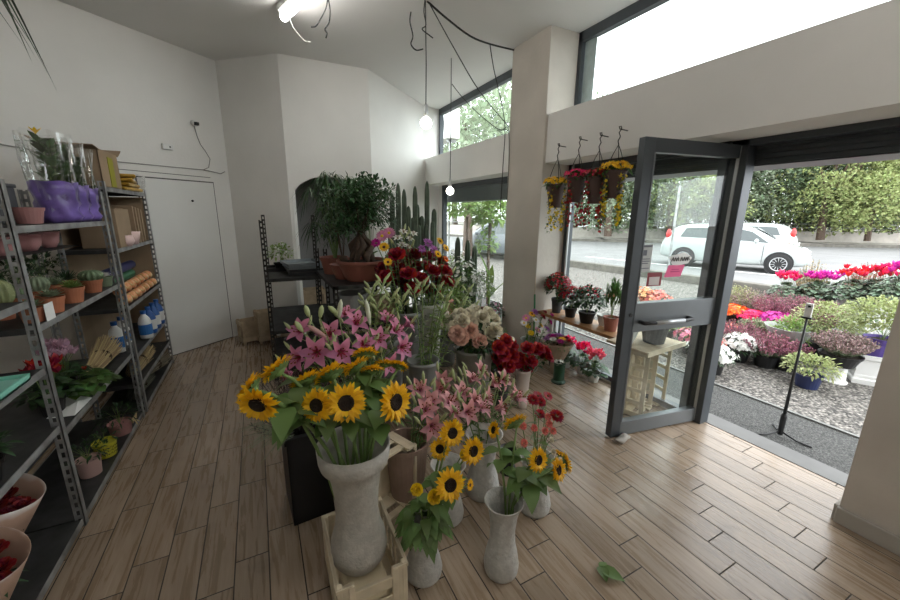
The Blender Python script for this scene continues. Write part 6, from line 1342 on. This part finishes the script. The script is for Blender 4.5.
pot_plant('foliage_plant', 'light green bushy plant behind the green lily stems', 'potted plant', (1.75, 3.55, 0), .16, .34, greyp, f_bush(leafl, 600, .28, .34, .10, .03, .30))
pot_plant('foliage_plant', 'mid green leafy plant on the floor behind the cream roses', 'potted plant', (2.02, 3.15, 0), .13, .22, terrad, f_bush(leafg, 380, .22, .2, .08, .03, .18))
pot_plant('white_flowering_plant', 'low plant with white flowers on the floor beside the cream rose bucket', 'potted plant', (1.95, 2.85, 0), .11, .16, blackp, f_bush(leafd, 260, .16, .12, .06, .03, .1, fm=whp, nf=26, fs=.025))
t = thing('ornamental_tree', 'bright green clump of leaves outside the back bay window, left', 'plant', (3.75, 6.6, 0)); mb = MB(); bush(mb, 500, (0, 0, 1.75), .38, .36, .12, .07, .1, .4); obj('foliage', mb, leafl, t); mb = MB(); mb.tube([(0, 0, 0), (.02, 0, .9), (0, 0, 1.6)], .03, 8); obj('trunk', mb, bark, t)
t = thing('ornamental_tree', 'bright green clump of leaves outside the back bay window, right', 'plant', (3.75, 5.75, 0)); mb = MB(); bush(mb, 500, (0, 0, 1.62), .34, .34, .12, .07, .1, .4); bush(mb, 200, (0, .1, 1.1), .2, .3, .10, .06, .1, .4); obj('foliage', mb, leafl, t); mb = MB(); mb.tube([(0, 0, 0), (-.02, 0, .9), (0, 0, 1.5)], .03, 8); obj('trunk', mb, bark, t)
# ------------------------------------------------------------------ wooden window shelf
t = thing('window_shelf', 'varnished wooden shelf along the display window', 'shelf', (2.72, 2.02, 0)); mb = MB(); mb.b2((0, 0, .57), (.30, 1.125, .602)); obj('board', mb, wood, t, bevel=.004)
for y in (.05, 1.05): mb = MB(); mb.b2((.22, y, 0), (.26, y + .04, .57)); obj('bracket_leg', mb, framel, t)
kal = f_bush(leafd, 300, .12, .11, .045, .028, .07, fm=redp, nf=110, fs=.014, zmin=.15)
pot_plant('kalanchoe', 'red flowering kalanchoe nearest the pillar on the window shelf', 'potted plant', (2.86, 3.00, .603), .06, .16, darkp, f_bush(leafd, 420, .14, .15, .045, .028, .12, fm=redp, nf=190, fs=.016, zmin=.05))
pot_plant('kalanchoe', 'red flowering kalanchoe, second from the pillar on the window shelf', 'potted plant', (2.87, 2.80, .603), .065, .10, blackp, f_bush(leafd, 380, .14, .12, .045, .028, .10, fm=redp, nf=150, fs=.015, zmin=.1))
pot_plant('kalanchoe', 'leafy plant with a few red flowers in a black pot on the window shelf', 'potted plant', (2.86, 2.57, .603), .08, .11, blackp, f_bush(leafd, 520, .17, .15, .05, .03, .11, fm=redp, nf=60, fs=.014, zmin=.35))
pot_plant('column_cactus', 'green cactus columns in a brown-red pot at the near end of the window shelf', 'potted plant', (2.86, 2.28, .603), .07, .13, terrad, f_bush(leafg, 260, .07, .16, .12, .012, .15, up=2.2))
mb = MB(); florets(mb, 6, (0, 0, .33), .03, .02, .02); tag(obj('red_bloom', mb, salm, loc=(2.86, 2.30, .60)), 'small salmon bloom on top of the brown-red potted cactus', 'flower')
t = thing('wrapped_pot', 'crumpled white wrapped pot behind the brown-red pot', 'pot', (2.93, 2.42, .603)); mb = MB(); mb.open_lathe([(.04, 0), (.055, .06), (.07, .11)], n=24, wave=.08); obj('wrap', mb, paperw, t)
# ------------------------------------------------------------------ hanging baskets on the beam
def basket(label, y, zc, fm, pm, trail, seed, fm2=None, x=2.585, hook_z=2.315):
    t = thing('hanging_basket', label, 'hanging plant', (x, y, zc)); mb = MB()
    mb.lathe([(0, -.20), (.055, -.20), (.085, 0), (.09, .0), (.09, .012), (.078, .0), (0, -.03)], n=24); obj('pot', mb, pm, t)
    mb = MB(); bush(mb, 110, (0, 0, .02), .10, .05, .05, .025); 
    for k in range(trail): 
        a = (.6, 2.4, 4.1)[k % 3] + y; x0 = .064 * cos(a); y0 = .064 * sin(a); L_ = U(.38, .44)
        for j in range(100): f = j / 100; mb.leaf((x0 * 1.2 + U(-.02, .02), y0 * 1.2 + U(-.025, .025), -.0 - L_ * f), rdir(-.6, .6), U(.02, .035), .016, .4, .2, seg=2)
    obj('foliage', mb, leafg, t)
    mb = MB(); florets(mb, 90, (0, 0, .035), .115, .045, .018, -.1)
    obj('flowers', mb, fm, t); mb = MB()
    for k in range(130): a = (.6, 2.4, 4.1)[k % 3] + y; f = U(.05, 1.06); florets(mb, 1, (.075 * cos(a) + U(-.02, .02), .075 * sin(a) + U(-.022, .022), -.40 * f), .01, .01, .0155, -.5)
    obj('trailing_flowers', mb, fm2 or fm, t)
    mb = MB(); zz = hook_z - zc
    for a in (.5, 2.6, 4.7): mb.tube([(.085 * cos(a), .085 * sin(a), .01), (.03 * cos(a), .03 * sin(a), zz * .45), (0, 0, zz * .62)], .003, 5)
    obj('hanger_wires', mb, wirem, t); mb = MB(); z0 = zz * .62
    mb.tube([(0, 0, z0), (0, .010, z0 + .03), (0, -.008, z0 + .06), (0, .008, z0 + .09), (0, -.012, z0 + .115), (.0, -.005, z0 + .135), (.0, .012, z0 + .135), (.012, .016, z0 + .12), (.10, .012, z0 + .115)], .0045, 6); obj('hook', mb, wirem, t, smooth=True)
for (lb_, px, py, fm, pm, tr, f2, s_) in [('hanging basket of orange-yellow flowers nearest the pillar', 556, 185, orap, brownp, 3, yelp, 1), ('hanging basket of crimson flowers, second from the pillar', 577, 178, brip, brownp, 3, redp, 2), ('hanging basket of red flowers, third from the pillar', 597, 178, redp, brownp, 3, redp, 3), ('hanging basket of yellow flowers nearest the glass door', 616, 171, yelp, brownp, 4, yelp, 4)]:
    p = at_x(px, py, 2.585); basket(lb_, p.y, p.z - .01, MATS['orange_petal'] if 0 else (sunp if s_ in (1, 4) else fm), pm, tr, s_, f2)
# ------------------------------------------------------------------ floor by the window
pinkc = brip
for (x, y, fm_, lb_) in [(2.93, 2.86, brip, 'bright pink cyclamen in a white pot on the floor, left of three'), (2.96, 2.66, brip, 'bright pink cyclamen in a white pot on the floor, middle of three'), (2.92, 2.46, mat('coral_pink_petal', (.85, .14, .22), .5, isl=.2, trans=.25), 'coral pink cyclamen in a white pot beside the glass door')]:
    pot_plant('cyclamen', lb_, 'potted plant', (x, y, 0), .06, .10, whitep, f_cyclamen(fm_, 20, .14, .10, .12, 1.15, nl=90))
pot_plant('foliage_plant', 'dark green plant on the floor behind the green cylinder vase', 'potted plant', (2.84, 2.95, 0), .07, .10, blackp, f_bush(leafd, 300, .16, .17, .06, .03, .10))
t = thing('cylinder_vase', 'dark green ribbed cylinder vase standing alone on the floor', 'vase', (2.58, 2.60, 0)); mb = MB(); mb.lathe([(0, 0), (.068, 0), (.072, .012), (.055, .03), (.055, .19), (.062, .215), (.054, .215), (.048, .03), (0, .03)], n=26); obj('vase_body', mb, greenpl, t)
mb = MB(); florets(mb, 16, (0, 0, .2), .05, .03, .02); obj('white_sprigs', mb, whp, t); mb = MB(); bush(mb, 30, (0, 0, .21), .05, .03, .04, .01); obj('sprig_leaves', mb, leafgy, t)
t = thing('glass_bucket', 'pale clear-plastic bucket of mixed flowers beside the pillar', 'bucket', (2.52, 2.98, 0)); mb = MB(); mb.lathe([(0, 0), (.085, 0), (.115, .34), (.12, .34), (.12, .35), (.108, .34), (.08, .01), (0, .01)], n=26); obj('bucket', mb, mat('milky_plastic', (.55, .56, .54), .3, trans=.4), t)
MX = [('gerb_pink', 'mum_m', 'daisy_w', 'daisy_yo', 'mum_l', 'carn_red', 'daisy_y'), (526, 318), (532, 314), (528, 326), (536, 320), (543, 317), (550, 322), (547, 329), (538, 330), (541, 325), (531, 333), (524, 323), (545, 313), (552, 316), (535, 312)]
for i, (px, py) in enumerate(MX[1:]):
    kd = MX[0][i * 3 % 7]; Y = 2.92 + .06 * (i % 3); h_ = at_y(px, py, Y); nm = {'gerb_pink': 'pink_daisy', 'mum_m': 'magenta_bloom', 'daisy_w': 'white_daisy', 'daisy_yo': 'orange_daisy', 'mum_l': 'lilac_bloom', 'carn_red': 'red_carnation', 'daisy_y': 'yellow_daisy'}[kd]
    cut_flower(nm, nm.replace('_', ' ') + ' in the mixed bunch beside the pillar', 'flower', (2.52 + .03 * cos(i), 2.98 + .03 * sin(i), .03), h_, ((h_.x - 2.5) * 3, -.5, .7), kd, 1.15, i, .002, 3, .06, .02, leafg, group=nm.replace('_', ' ') + 's beside the pillar', lfrom=.5)
t = thing('kraft_bouquet', 'bouquet of mixed flowers in a kraft paper cone behind the green vase', 'bouquet', (2.70, 2.78, .0)); mb = MB(); mb.open_lathe([(.05, 0), (.06, .12), (.10, .22), (.17, .36)], n=30, wave=.04); w_ = obj('paper_cone', mb, kraft, t); w_.modifiers.new('s', 'SOLIDIFY').thickness = .002
mb = MB(); bush(mb, 110, (0, 0, .33), .14, .08, .05, .02); obj('foliage', mb, leafg, t)
for i, kd in enumerate(['mum_l', 'mum_m', 'daisy_yo', 'mum_l', 'daisy_w', 'carn_red', 'mum_l', 'mum_m', 'daisy_yo', 'mum_l', 'carn_red', 'daisy_w']):
    a = i * 2.4; q = .13 * math.sqrt((i + .5) / 12); ms = proto((kd, 0), lambda: HEADS[kd](0)); o = bpy.data.objects.new('bloom', ms[0]); COL.objects.link(o); o.parent = t; o.location = (q * cos(a), q * sin(a), .42 - q * .3); o.scale = (1.2, 1.2, 1.2); o.rotation_euler = (-q * 2 * sin(a), q * 2 * cos(a), 0)
t = thing('green_stake', 'green plastic stake leaning on the pillar corner', 'stake', (2.665, 3.10, 0)); mb = MB(); mb.tube([(0, 0, .0), (-.01, .02, .62), (-.012, .03, .80)], .010, 7); obj('stake', mb, mat('bright_green_plastic', (.03, .22, .08), .4), t); mb = MB(); mb.tube([(-.012, .03, .80), (-.03, .01, .92), (-.005, .04, 1.0)], .004, 5); obj('string', mb, palew, t)
# ------------------------------------------------------------------ cream crates with a pot, behind the door leaf
crate('plastic_crate', 'cream plastic crate on end behind the glass door, left one', (2.735, 1.955, .305), radians(20), .58, .27, .19, creamp, tilt=(radians(90), radians(90), radians(20)))
crate('plastic_crate', 'cream plastic crate on end behind the glass door, right one', (2.985, 2.02, .305), radians(-12), .58, .27, .19, creamp, tilt=(radians(90), radians(90), radians(-14)))
t = thing('crate_board', 'pale board lying across the two upright cream crates', 'board', (2.83, 1.90, .598), radians(4)); mb = MB(); mb.b2((-.25, -.18, 0), (.27, .19, .022)); obj('board', mb, palew, t, bevel=.004); mb = MB(); mb.b2((-.26, -.19, -.01), (.28, -.18, .028)); obj('board_edge', mb, creamp, t)
pot_plant('foliage_plant', 'low dark plant in a square dark pot on the board behind the door glass', 'potted plant', (2.88, 1.86, .622), .11, .17, darkp, f_bush(leafd, 200, .10, .05, .04, .015, .02), rz=.3)
t = thing('wrapped_pot', 'crumpled white wrapped pot on the left of the board behind the door', 'pot', (2.66, 1.94, .622)); mb = MB(); mb.open_lathe([(.04, 0), (.06, .05), (.075, .13)], n=24, wave=.1); obj('wrap', mb, paperw, t); mb = MB(); florets(mb, 30, (0, 0, .12), .06, .04, .02); obj('flowers', mb, whp, t)
# ------------------------------------------------------------------ palm frond top left
t = thing('palm_frond', 'dark drooping palm frond hanging in at the top left corner', 'plant', (-.78, 1.28, 2.47)); mb = MB()
for k in range(13):
    a = -.5 + .16 * k; d_ = V((.8 * cos(a * .8), .25 * sin(a), -.75 - .12 * k * .3)); mb.leaf((0.025 * k - .12, .01 * k, .10 + .02 * (k % 3)), d_, .42 + .03 * (k % 4), .032, .35, .3, seg=5)
obj('leaflets', mb, leafd, t); mb = MB(); mb.tube([(-.05, 0, .0), (-.4, 0, .25), (-.9, .0, .35)], .008, 6); obj('frond_stem', mb, stemg, t)
mb = MB(); mb.tube([(-1.62, 1.28, 2.75), (-1.62, 1.28, H)], .004, 5); obj('hanging_cord', mb, wirem, None); bpy.data.objects['hanging_cord'].parent = t; bpy.data.objects['hanging_cord'].location = (.78, -1.28, -2.47)
# ------------------------------------------------------------------ outdoors: tripod stand
t = thing('tripod_stand', 'slim black tripod stand on the pavement holding a small white-faced device', 'stand', (3.55, 1.15, -.05)); 
mb = MB(); mb.tube([(0, 0, .03), (.0, 0, .50), (.0, 0, 1.0)], [.013, .010, .007], 8); obj('pole', mb, blackp, t, smooth=True)
mb = MB(); mb.lathe([(.018, .02), (.020, .18), (.014, .20)], n=12); obj('grip', mb, blackp, t)
for a in (2.6, 4.9, .6): mb = MB(); mb.tube([(0, 0, .05), (.10 * cos(a), .10 * sin(a), .012), (.19 * cos(a), .19 * sin(a), .008)], .007, 6); obj('leg', mb, blackp, t, smooth=True)
mb = MB(); mb.b2((-.010, -.022, .985), (.004, .022, 1.09)); obj('device', mb, whitep, t, bevel=.004); mb = MB(); mb.b2((-.0125, -.010, 1.06), (-.009, .006, 1.075)); obj('screen', mb, blackp, t); mb = MB(); mb.b2((-.016, -.028, .975), (.008, .028, .987)); obj('clamp', mb, blackp, t); 
# ------------------------------------------------------------------ outdoor plants on the gravel
G_ = -.05
def oplant(name, label, px, py, X, r, h, pm, fn, zb=None, cat='potted plant', stand=None, taper=.8):
    """px, py: where the pot's foot is seen; X: how far out it stands"""
    p = at_x(px, py, X); z = max(G_, p.z) if zb is None else zb
    if zb is None and z < G_ + .04: z = G_
    if z > G_ + .005 and stand:
        sname, slabel, sm = stand; q = thing(sname, slabel, 'stand', (p.x, p.y, G_)); hh = z - G_ - .001; mb = MB(); mb.b2((-r * 1.15, -r * 1.15, hh - .02), (r * 1.15, r * 1.15, hh)); obj('stand_top', mb, sm, q); mb = MB(); mb.lathe([(r * .95 * 1.15, 0), (r * 1.15, .01), (r * .9, hh - .02)], n=4); obj('stand_body', mb, sm, q)
    return pot_plant(name, label, cat, (p.x, p.y, z + .001), r, h, pm, fn, taper=taper)
oplant('chrysanthemum', 'mound of white chrysanthemums in front, nearest the door post', 737, 366, 5.05, .10, .14, blackp, f_bush(leafd, 240, .20, .13, .05, .025, .05, fm=whp, nf=190, fs=.032, zmin=.1), zb=G_)
oplant('heather', 'long low pink heather behind the white chrysanthemums', 735, 350, 5.35, .12, .14, blackp, f_heather(heath, 130, .30, .30), zb=G_)
oplant('heather', 'pink heather in the front row right of the white chrysanthemums', 765, 360, 5.15, .12, .14, blackp, f_heather(heath, 150, .30, .28), zb=G_)
oplant('heather', 'pink heather in the front row behind the tripod', 785, 366, 5.25, .11, .14, blackp, f_heather(heath, 110, .22, .22), zb=G_)
oplant('variegated_shrub', 'low cream and green shrub in a navy pot, front row right of the tripod', 806, 387, 4.9, .11, .14, navyp, f_bush(leafv, 650, .22, .13, .045, .022, .08), zb=G_)
t = thing('planter_pedestal', 'white square planter standing on the gravel at the right', 'planter', (5.72, 1.23, G_), radians(28)); mb = MB(); mb.lathe([(0, 0), (.26, 0), (.27, .05), (.245, .06), (.245, .26), (.27, .27), (.27, .31), (.22, .31), (.22, .28), (0, .28)], n=4, M=Matrix.Rotation(pi / 4, 3, 'Z')); obj('planter_body', mb, whitep, t); mb = MB(); mb.lathe([(.246, .07), (.25, .08), (.25, .09), (.246, .10)], n=4, M=Matrix.Rotation(pi / 4, 3, 'Z')); obj('band', mb, whitep, t)
pot_plant('variegated_shrub', 'big yellow-green variegated shrub in a purple pot on the white planter', 'potted plant', (5.72, 1.23, G_ + .285), .14, .20, mat('violet_pot', (.10, .06, .28), .4), f_bush(leafv, 2000, .38, .22, .05, .026, .20))
pot_plant('variegated_shrub', 'yellow-green shrub left behind the one in the purple pot', 'potted plant', (5.95, 1.75, G_ + .001), .15, .24, blackp, f_bush(leafv, 1300, .34, .26, .05, .026, .22))
t = thing('white_pot_stand', 'white round pot upside down under the bowl of pale heather', 'pot', (5.33, 1.40, G_)); mb = MB(); mb.lathe([(0, 0), (.10, 0), (.10, .02), (.088, .025), (.075, .19), (0, .19)], n=26); obj('pot', mb, whitep, t); mb = MB(); mb.lathe([(.1005, .003), (.104, .006), (.104, .016), (.1005, .019)], n=26); obj('rim', mb, whitep, t)
pot_plant('heather', 'pale pinkish heather in a wide black bowl on the upturned white pot', 'potted plant', (5.33, 1.40, G_ + .192), .17, .12, blackp, f_heather(heatp, 230, .26, .24))
t = thing('wrapped_shrub', 'green shrub in a grey-white paper cone left of the pale heather', 'wrapped plant', (5.60, 1.95, G_)); mb = MB(); mb.open_lathe([(.08, 0), (.12, .18), (.24, .42)], n=30, wave=.03); w_ = obj('paper_cone', mb, mat('silver_paper', (.5, .52, .5), .35), t); w_.modifiers.new('s', 'SOLIDIFY').thickness = .003; mb = MB(); bush(mb, 420, (0, 0, .34), .18, .2, .06, .025); obj('foliage', mb, leafl, t)
oplant('heather', 'grey-green heather just left of the paper-wrapped shrub', 757, 346, 5.75, .14, .16, blackp, f_heather(mat('green_white_tip', (.36, .38, .24), .7, isl=.4), 160, .26, .26), zb=G_)
oplant('begonia_bowl', 'white bowl of apricot and white flowers behind the pink heather', 733, 348, 5.9, .16, .16, whitep, f_bush(leafd, 140, .17, .05, .05, .03, .02, fm=salm, nf=70, fs=.03, zmin=.1), zb=G_)
oplant('chrysanthemum', 'bright orange chrysanthemums next to the door post', 727, 331, 6.2, .13, .18, blackp, f_bush(leafd, 150, .24, .10, .05, .025, .03, fm=orap, nf=200, fs=.035, zmin=.1), zb=G_ + .1, stand=('seed_table', 'low grey table under the orange chrysanthemums', greyp))
oplant('chrysanthemum', 'crimson flowers in the row right of the orange ones', 750, 333, 6.2, .13, .16, blackp, f_bush(leafd, 150, .20, .10, .05, .025, .03, fm=brip, nf=170, fs=.035, zmin=.1), zb=G_ + .1, stand=('seed_table', 'low grey table under the crimson flowers', greyp))
oplant('chrysanthemum', 'magenta pink flowers at the right end of the colourful row', 774, 336, 6.15, .13, .18, blackp, f_bush(leafd, 150, .22, .11, .05, .025, .05, fm=magp, nf=180, fs=.035, zmin=.1), zb=G_ + .1, stand=('seed_table', 'low grey table under the magenta flowers', greyp))
oplant('heather', 'yellow-green heather, back row nearest the door post', 728, 325, 7.0, .16, .2, blackp, f_heather(mat('lime_tip', (.42, .42, .2), .7, isl=.4), 240, .42, .40), zb=G_)
oplant('heather', 'pale pink and lime heather in the back row behind the crimson flowers', 748, 325, 7.0, .16, .2, blackp, f_heather(heatp, 240, .42, .38), zb=G_)
oplant('heather', 'long mauve-pink heather mound, left half, below the pink cyclamens', 780, 330, 6.6, .18, .2, blackp, f_heather(heath, 300, .42, .42), zb=G_ + .05)
oplant('heather', 'long mauve-pink heather mound, right half, below the magenta cyclamens', 806, 330, 6.5, .18, .2, blackp, f_heather(heath, 300, .42, .42), zb=G_ + .05)
cyf = lambda m, n=15: f_cyclamen(m, n, .26, .26, .13, 1.9, lm=leafdg, nl=240, ls=1.5)
leafdg = mat('silvery_dark_leaf', (.12, .16, .105), .5, isl=.85, trans=.15)
for (px, m_, lb_, X) in [(783, brip, 'bright pink cyclamen, leftmost of the raised back row', 7.2), (812, magp, 'magenta cyclamen, second of the raised back row', 7.3), (824, magp, 'taller magenta cyclamen, third of the raised back row', 7.7), (848, mat('scarlet_petal', (.78, .03, .06), .5, isl=.2, trans=.2), 'scarlet cyclamen, fourth of the raised back row', 7.1), (868, MATS['scarlet_petal'], 'scarlet cyclamen, fifth of the raised back row', 7.3), (884, brip, 'pinkish red cyclamen, sixth of the raised back row', 7.3), (898, magp, 'violet cyclamen at the right edge by the pier', 6.9)]:
    p = at_x(px, 306, X); z = p.z - .05; t = thing('pot_box', 'white box ' + {783: 'under the leftmost cyclamen of the back row', 812: 'under the second cyclamen of the back row', 824: 'under the third cyclamen of the back row', 848: 'under the fourth cyclamen of the back row', 868: 'under the fifth cyclamen of the back row', 884: 'under the sixth cyclamen of the back row', 898: 'under the violet cyclamen by the pier'}[px], 'box', (p.x, p.y, G_), U(0, .5)); mb = MB(); mb.b2((-.14, -.14, 0), (.14, .14, z - G_ - .02)); obj('box_body', mb, whitep, t); mb = MB(); mb.b2((-.16, -.16, z - G_ - .03), (.16, .16, z - G_ - .001)); obj('box_rim', mb, whitep, t)
    pot_plant('cyclamen', lb_, 'potted plant', (p.x, p.y, z), .12, .16, greyp, cyf(m_))
oplant('feathery_plant', 'feathery green plant with orange tips between the pink and magenta cyclamens', 800, 330, 7.8, .12, .2, blackp, f_heather(mat('orange_tip', (.45, .32, .18), .7, isl=.4), 180, .22, .75), zb=G_ + .1)
oplant('feathery_plant', 'feathery green plant with red tips behind the scarlet cyclamens', 852, 330, 8.0, .12, .2, blackp, f_heather(mat('red_tip', (.45, .12, .12), .7, isl=.4), 180, .24, .75), zb=G_ + .1)
oplant('white_flowering_plant', 'low white flowered plant between the magenta and scarlet cyclamens', 862, 322, 6.5, .11, .16, whitep, f_bush(leafg, 220, .18, .12, .05, .025, .05, fm=whp, nf=40, fs=.03), zb=G_ + .2, stand=('pot_box', 'white box under the low white flowers behind the big shrub', whitep))
# plants seen through the glass door
oplant('flowering_plant', 'yellow and peach flowers seen through the glass door above its middle rail', 637, 335, 5.4, .13, .2, blackp, f_bush(leafd, 260, .26, .26, .06, .03, .1, fm=mat('peach_petal', (.8, .38, .2), .5, isl=.35, trans=.2), nf=120, fs=.04, zmin=.1), zb=G_)
oplant('flowering_plant', 'salmon flowers right of the yellow ones, seen through the glass door', 652, 335, 5.5, .13, .2, blackp, f_bush(leafd, 260, .24, .24, .06, .03, .1, fm=salm, nf=130, fs=.04, zmin=.1), zb=G_)
for i, (px, lb_) in enumerate([(645, 'cream-leaved low plant through the door glass, left'), (665, 'cream-leaved low plant through the door glass, middle'), (688, 'cream-leaved low plant through the door glass, right')]):
    oplant('variegated_shrub', lb_, px, 335, 5.0, .12, .16, blackp, f_bush(leafv if i != 1 else leafl, 380, .28, .18, .06, .028, .1), zb=G_)
for i, (px, py, m_, lb_) in enumerate([(690, 345, mat('rosy_petal', (.7, .2, .3), .5, isl=.4), 'pink flowers below the door rail, seen through the lower glass, left'), (705, 350, salm, 'salmon flowers below the door rail beside the hinge post'), (700, 390, whp, 'white flowers low behind the lower door glass'), (708, 402, whp, 'white flowers on the gravel beside the foot of the hinge post')]):
    oplant('chrysanthemum', lb_, px, py, 4.75 - .12 * (i > 1) * i, .09, .13, blackp, f_bush(leafd, 180, .19, .12, .045, .022, .06, fm=m_, nf=110, fs=.03, zmin=.1), zb=G_)

# ------------------------------------------------------------------ labels of look-alikes: say where each stands in its bunch
ORD = ['leftmost', 'second from left', 'third from left', 'fourth from left', 'fifth from left', 'sixth from left', 'seventh from left', 'eighth from left', 'ninth from left', 'tenth from left', 'eleventh from left', 'twelfth from left', 'thirteenth from left', 'fourteenth from left', 'fifteenth from left', 'sixteenth from left', 'seventeenth from left', 'eighteenth from left', 'nineteenth from left', 'twentieth from left']
bpy.context.view_layer.update()
def screen_x(o):
    p = V((0, 0, 0)); n = 0
    for c in o.children:
        if c.type == 'MESH' and ('petals' in c.name or 'bud' in c.name or 'sticks' in c.name):
            b = [c.matrix_world @ V(q) for q in c.bound_box]; p += sum(b, V((0, 0, 0))) / 8; n += 1
    p = p / n if n else o.matrix_world.translation
    q = CAMR.transposed() @ (p - V((0, 0, CH))); return q.x / -q.z
gr = {}
for o in list(SC.objects):
    if o.parent is None and 'group' in o and 'label' in o: gr.setdefault((o['group'], o['label']), []).append(o)
for (g_, l_), os_ in gr.items():
    if len(os_) < 2 or len(os_) > 20: continue
    os_.sort(key=screen_x)
    for k, o in enumerate(os_): o['label'] = (l_ + ', ' + ORD[k]) if k < len(os_) - 1 else l_ + ', rightmost'
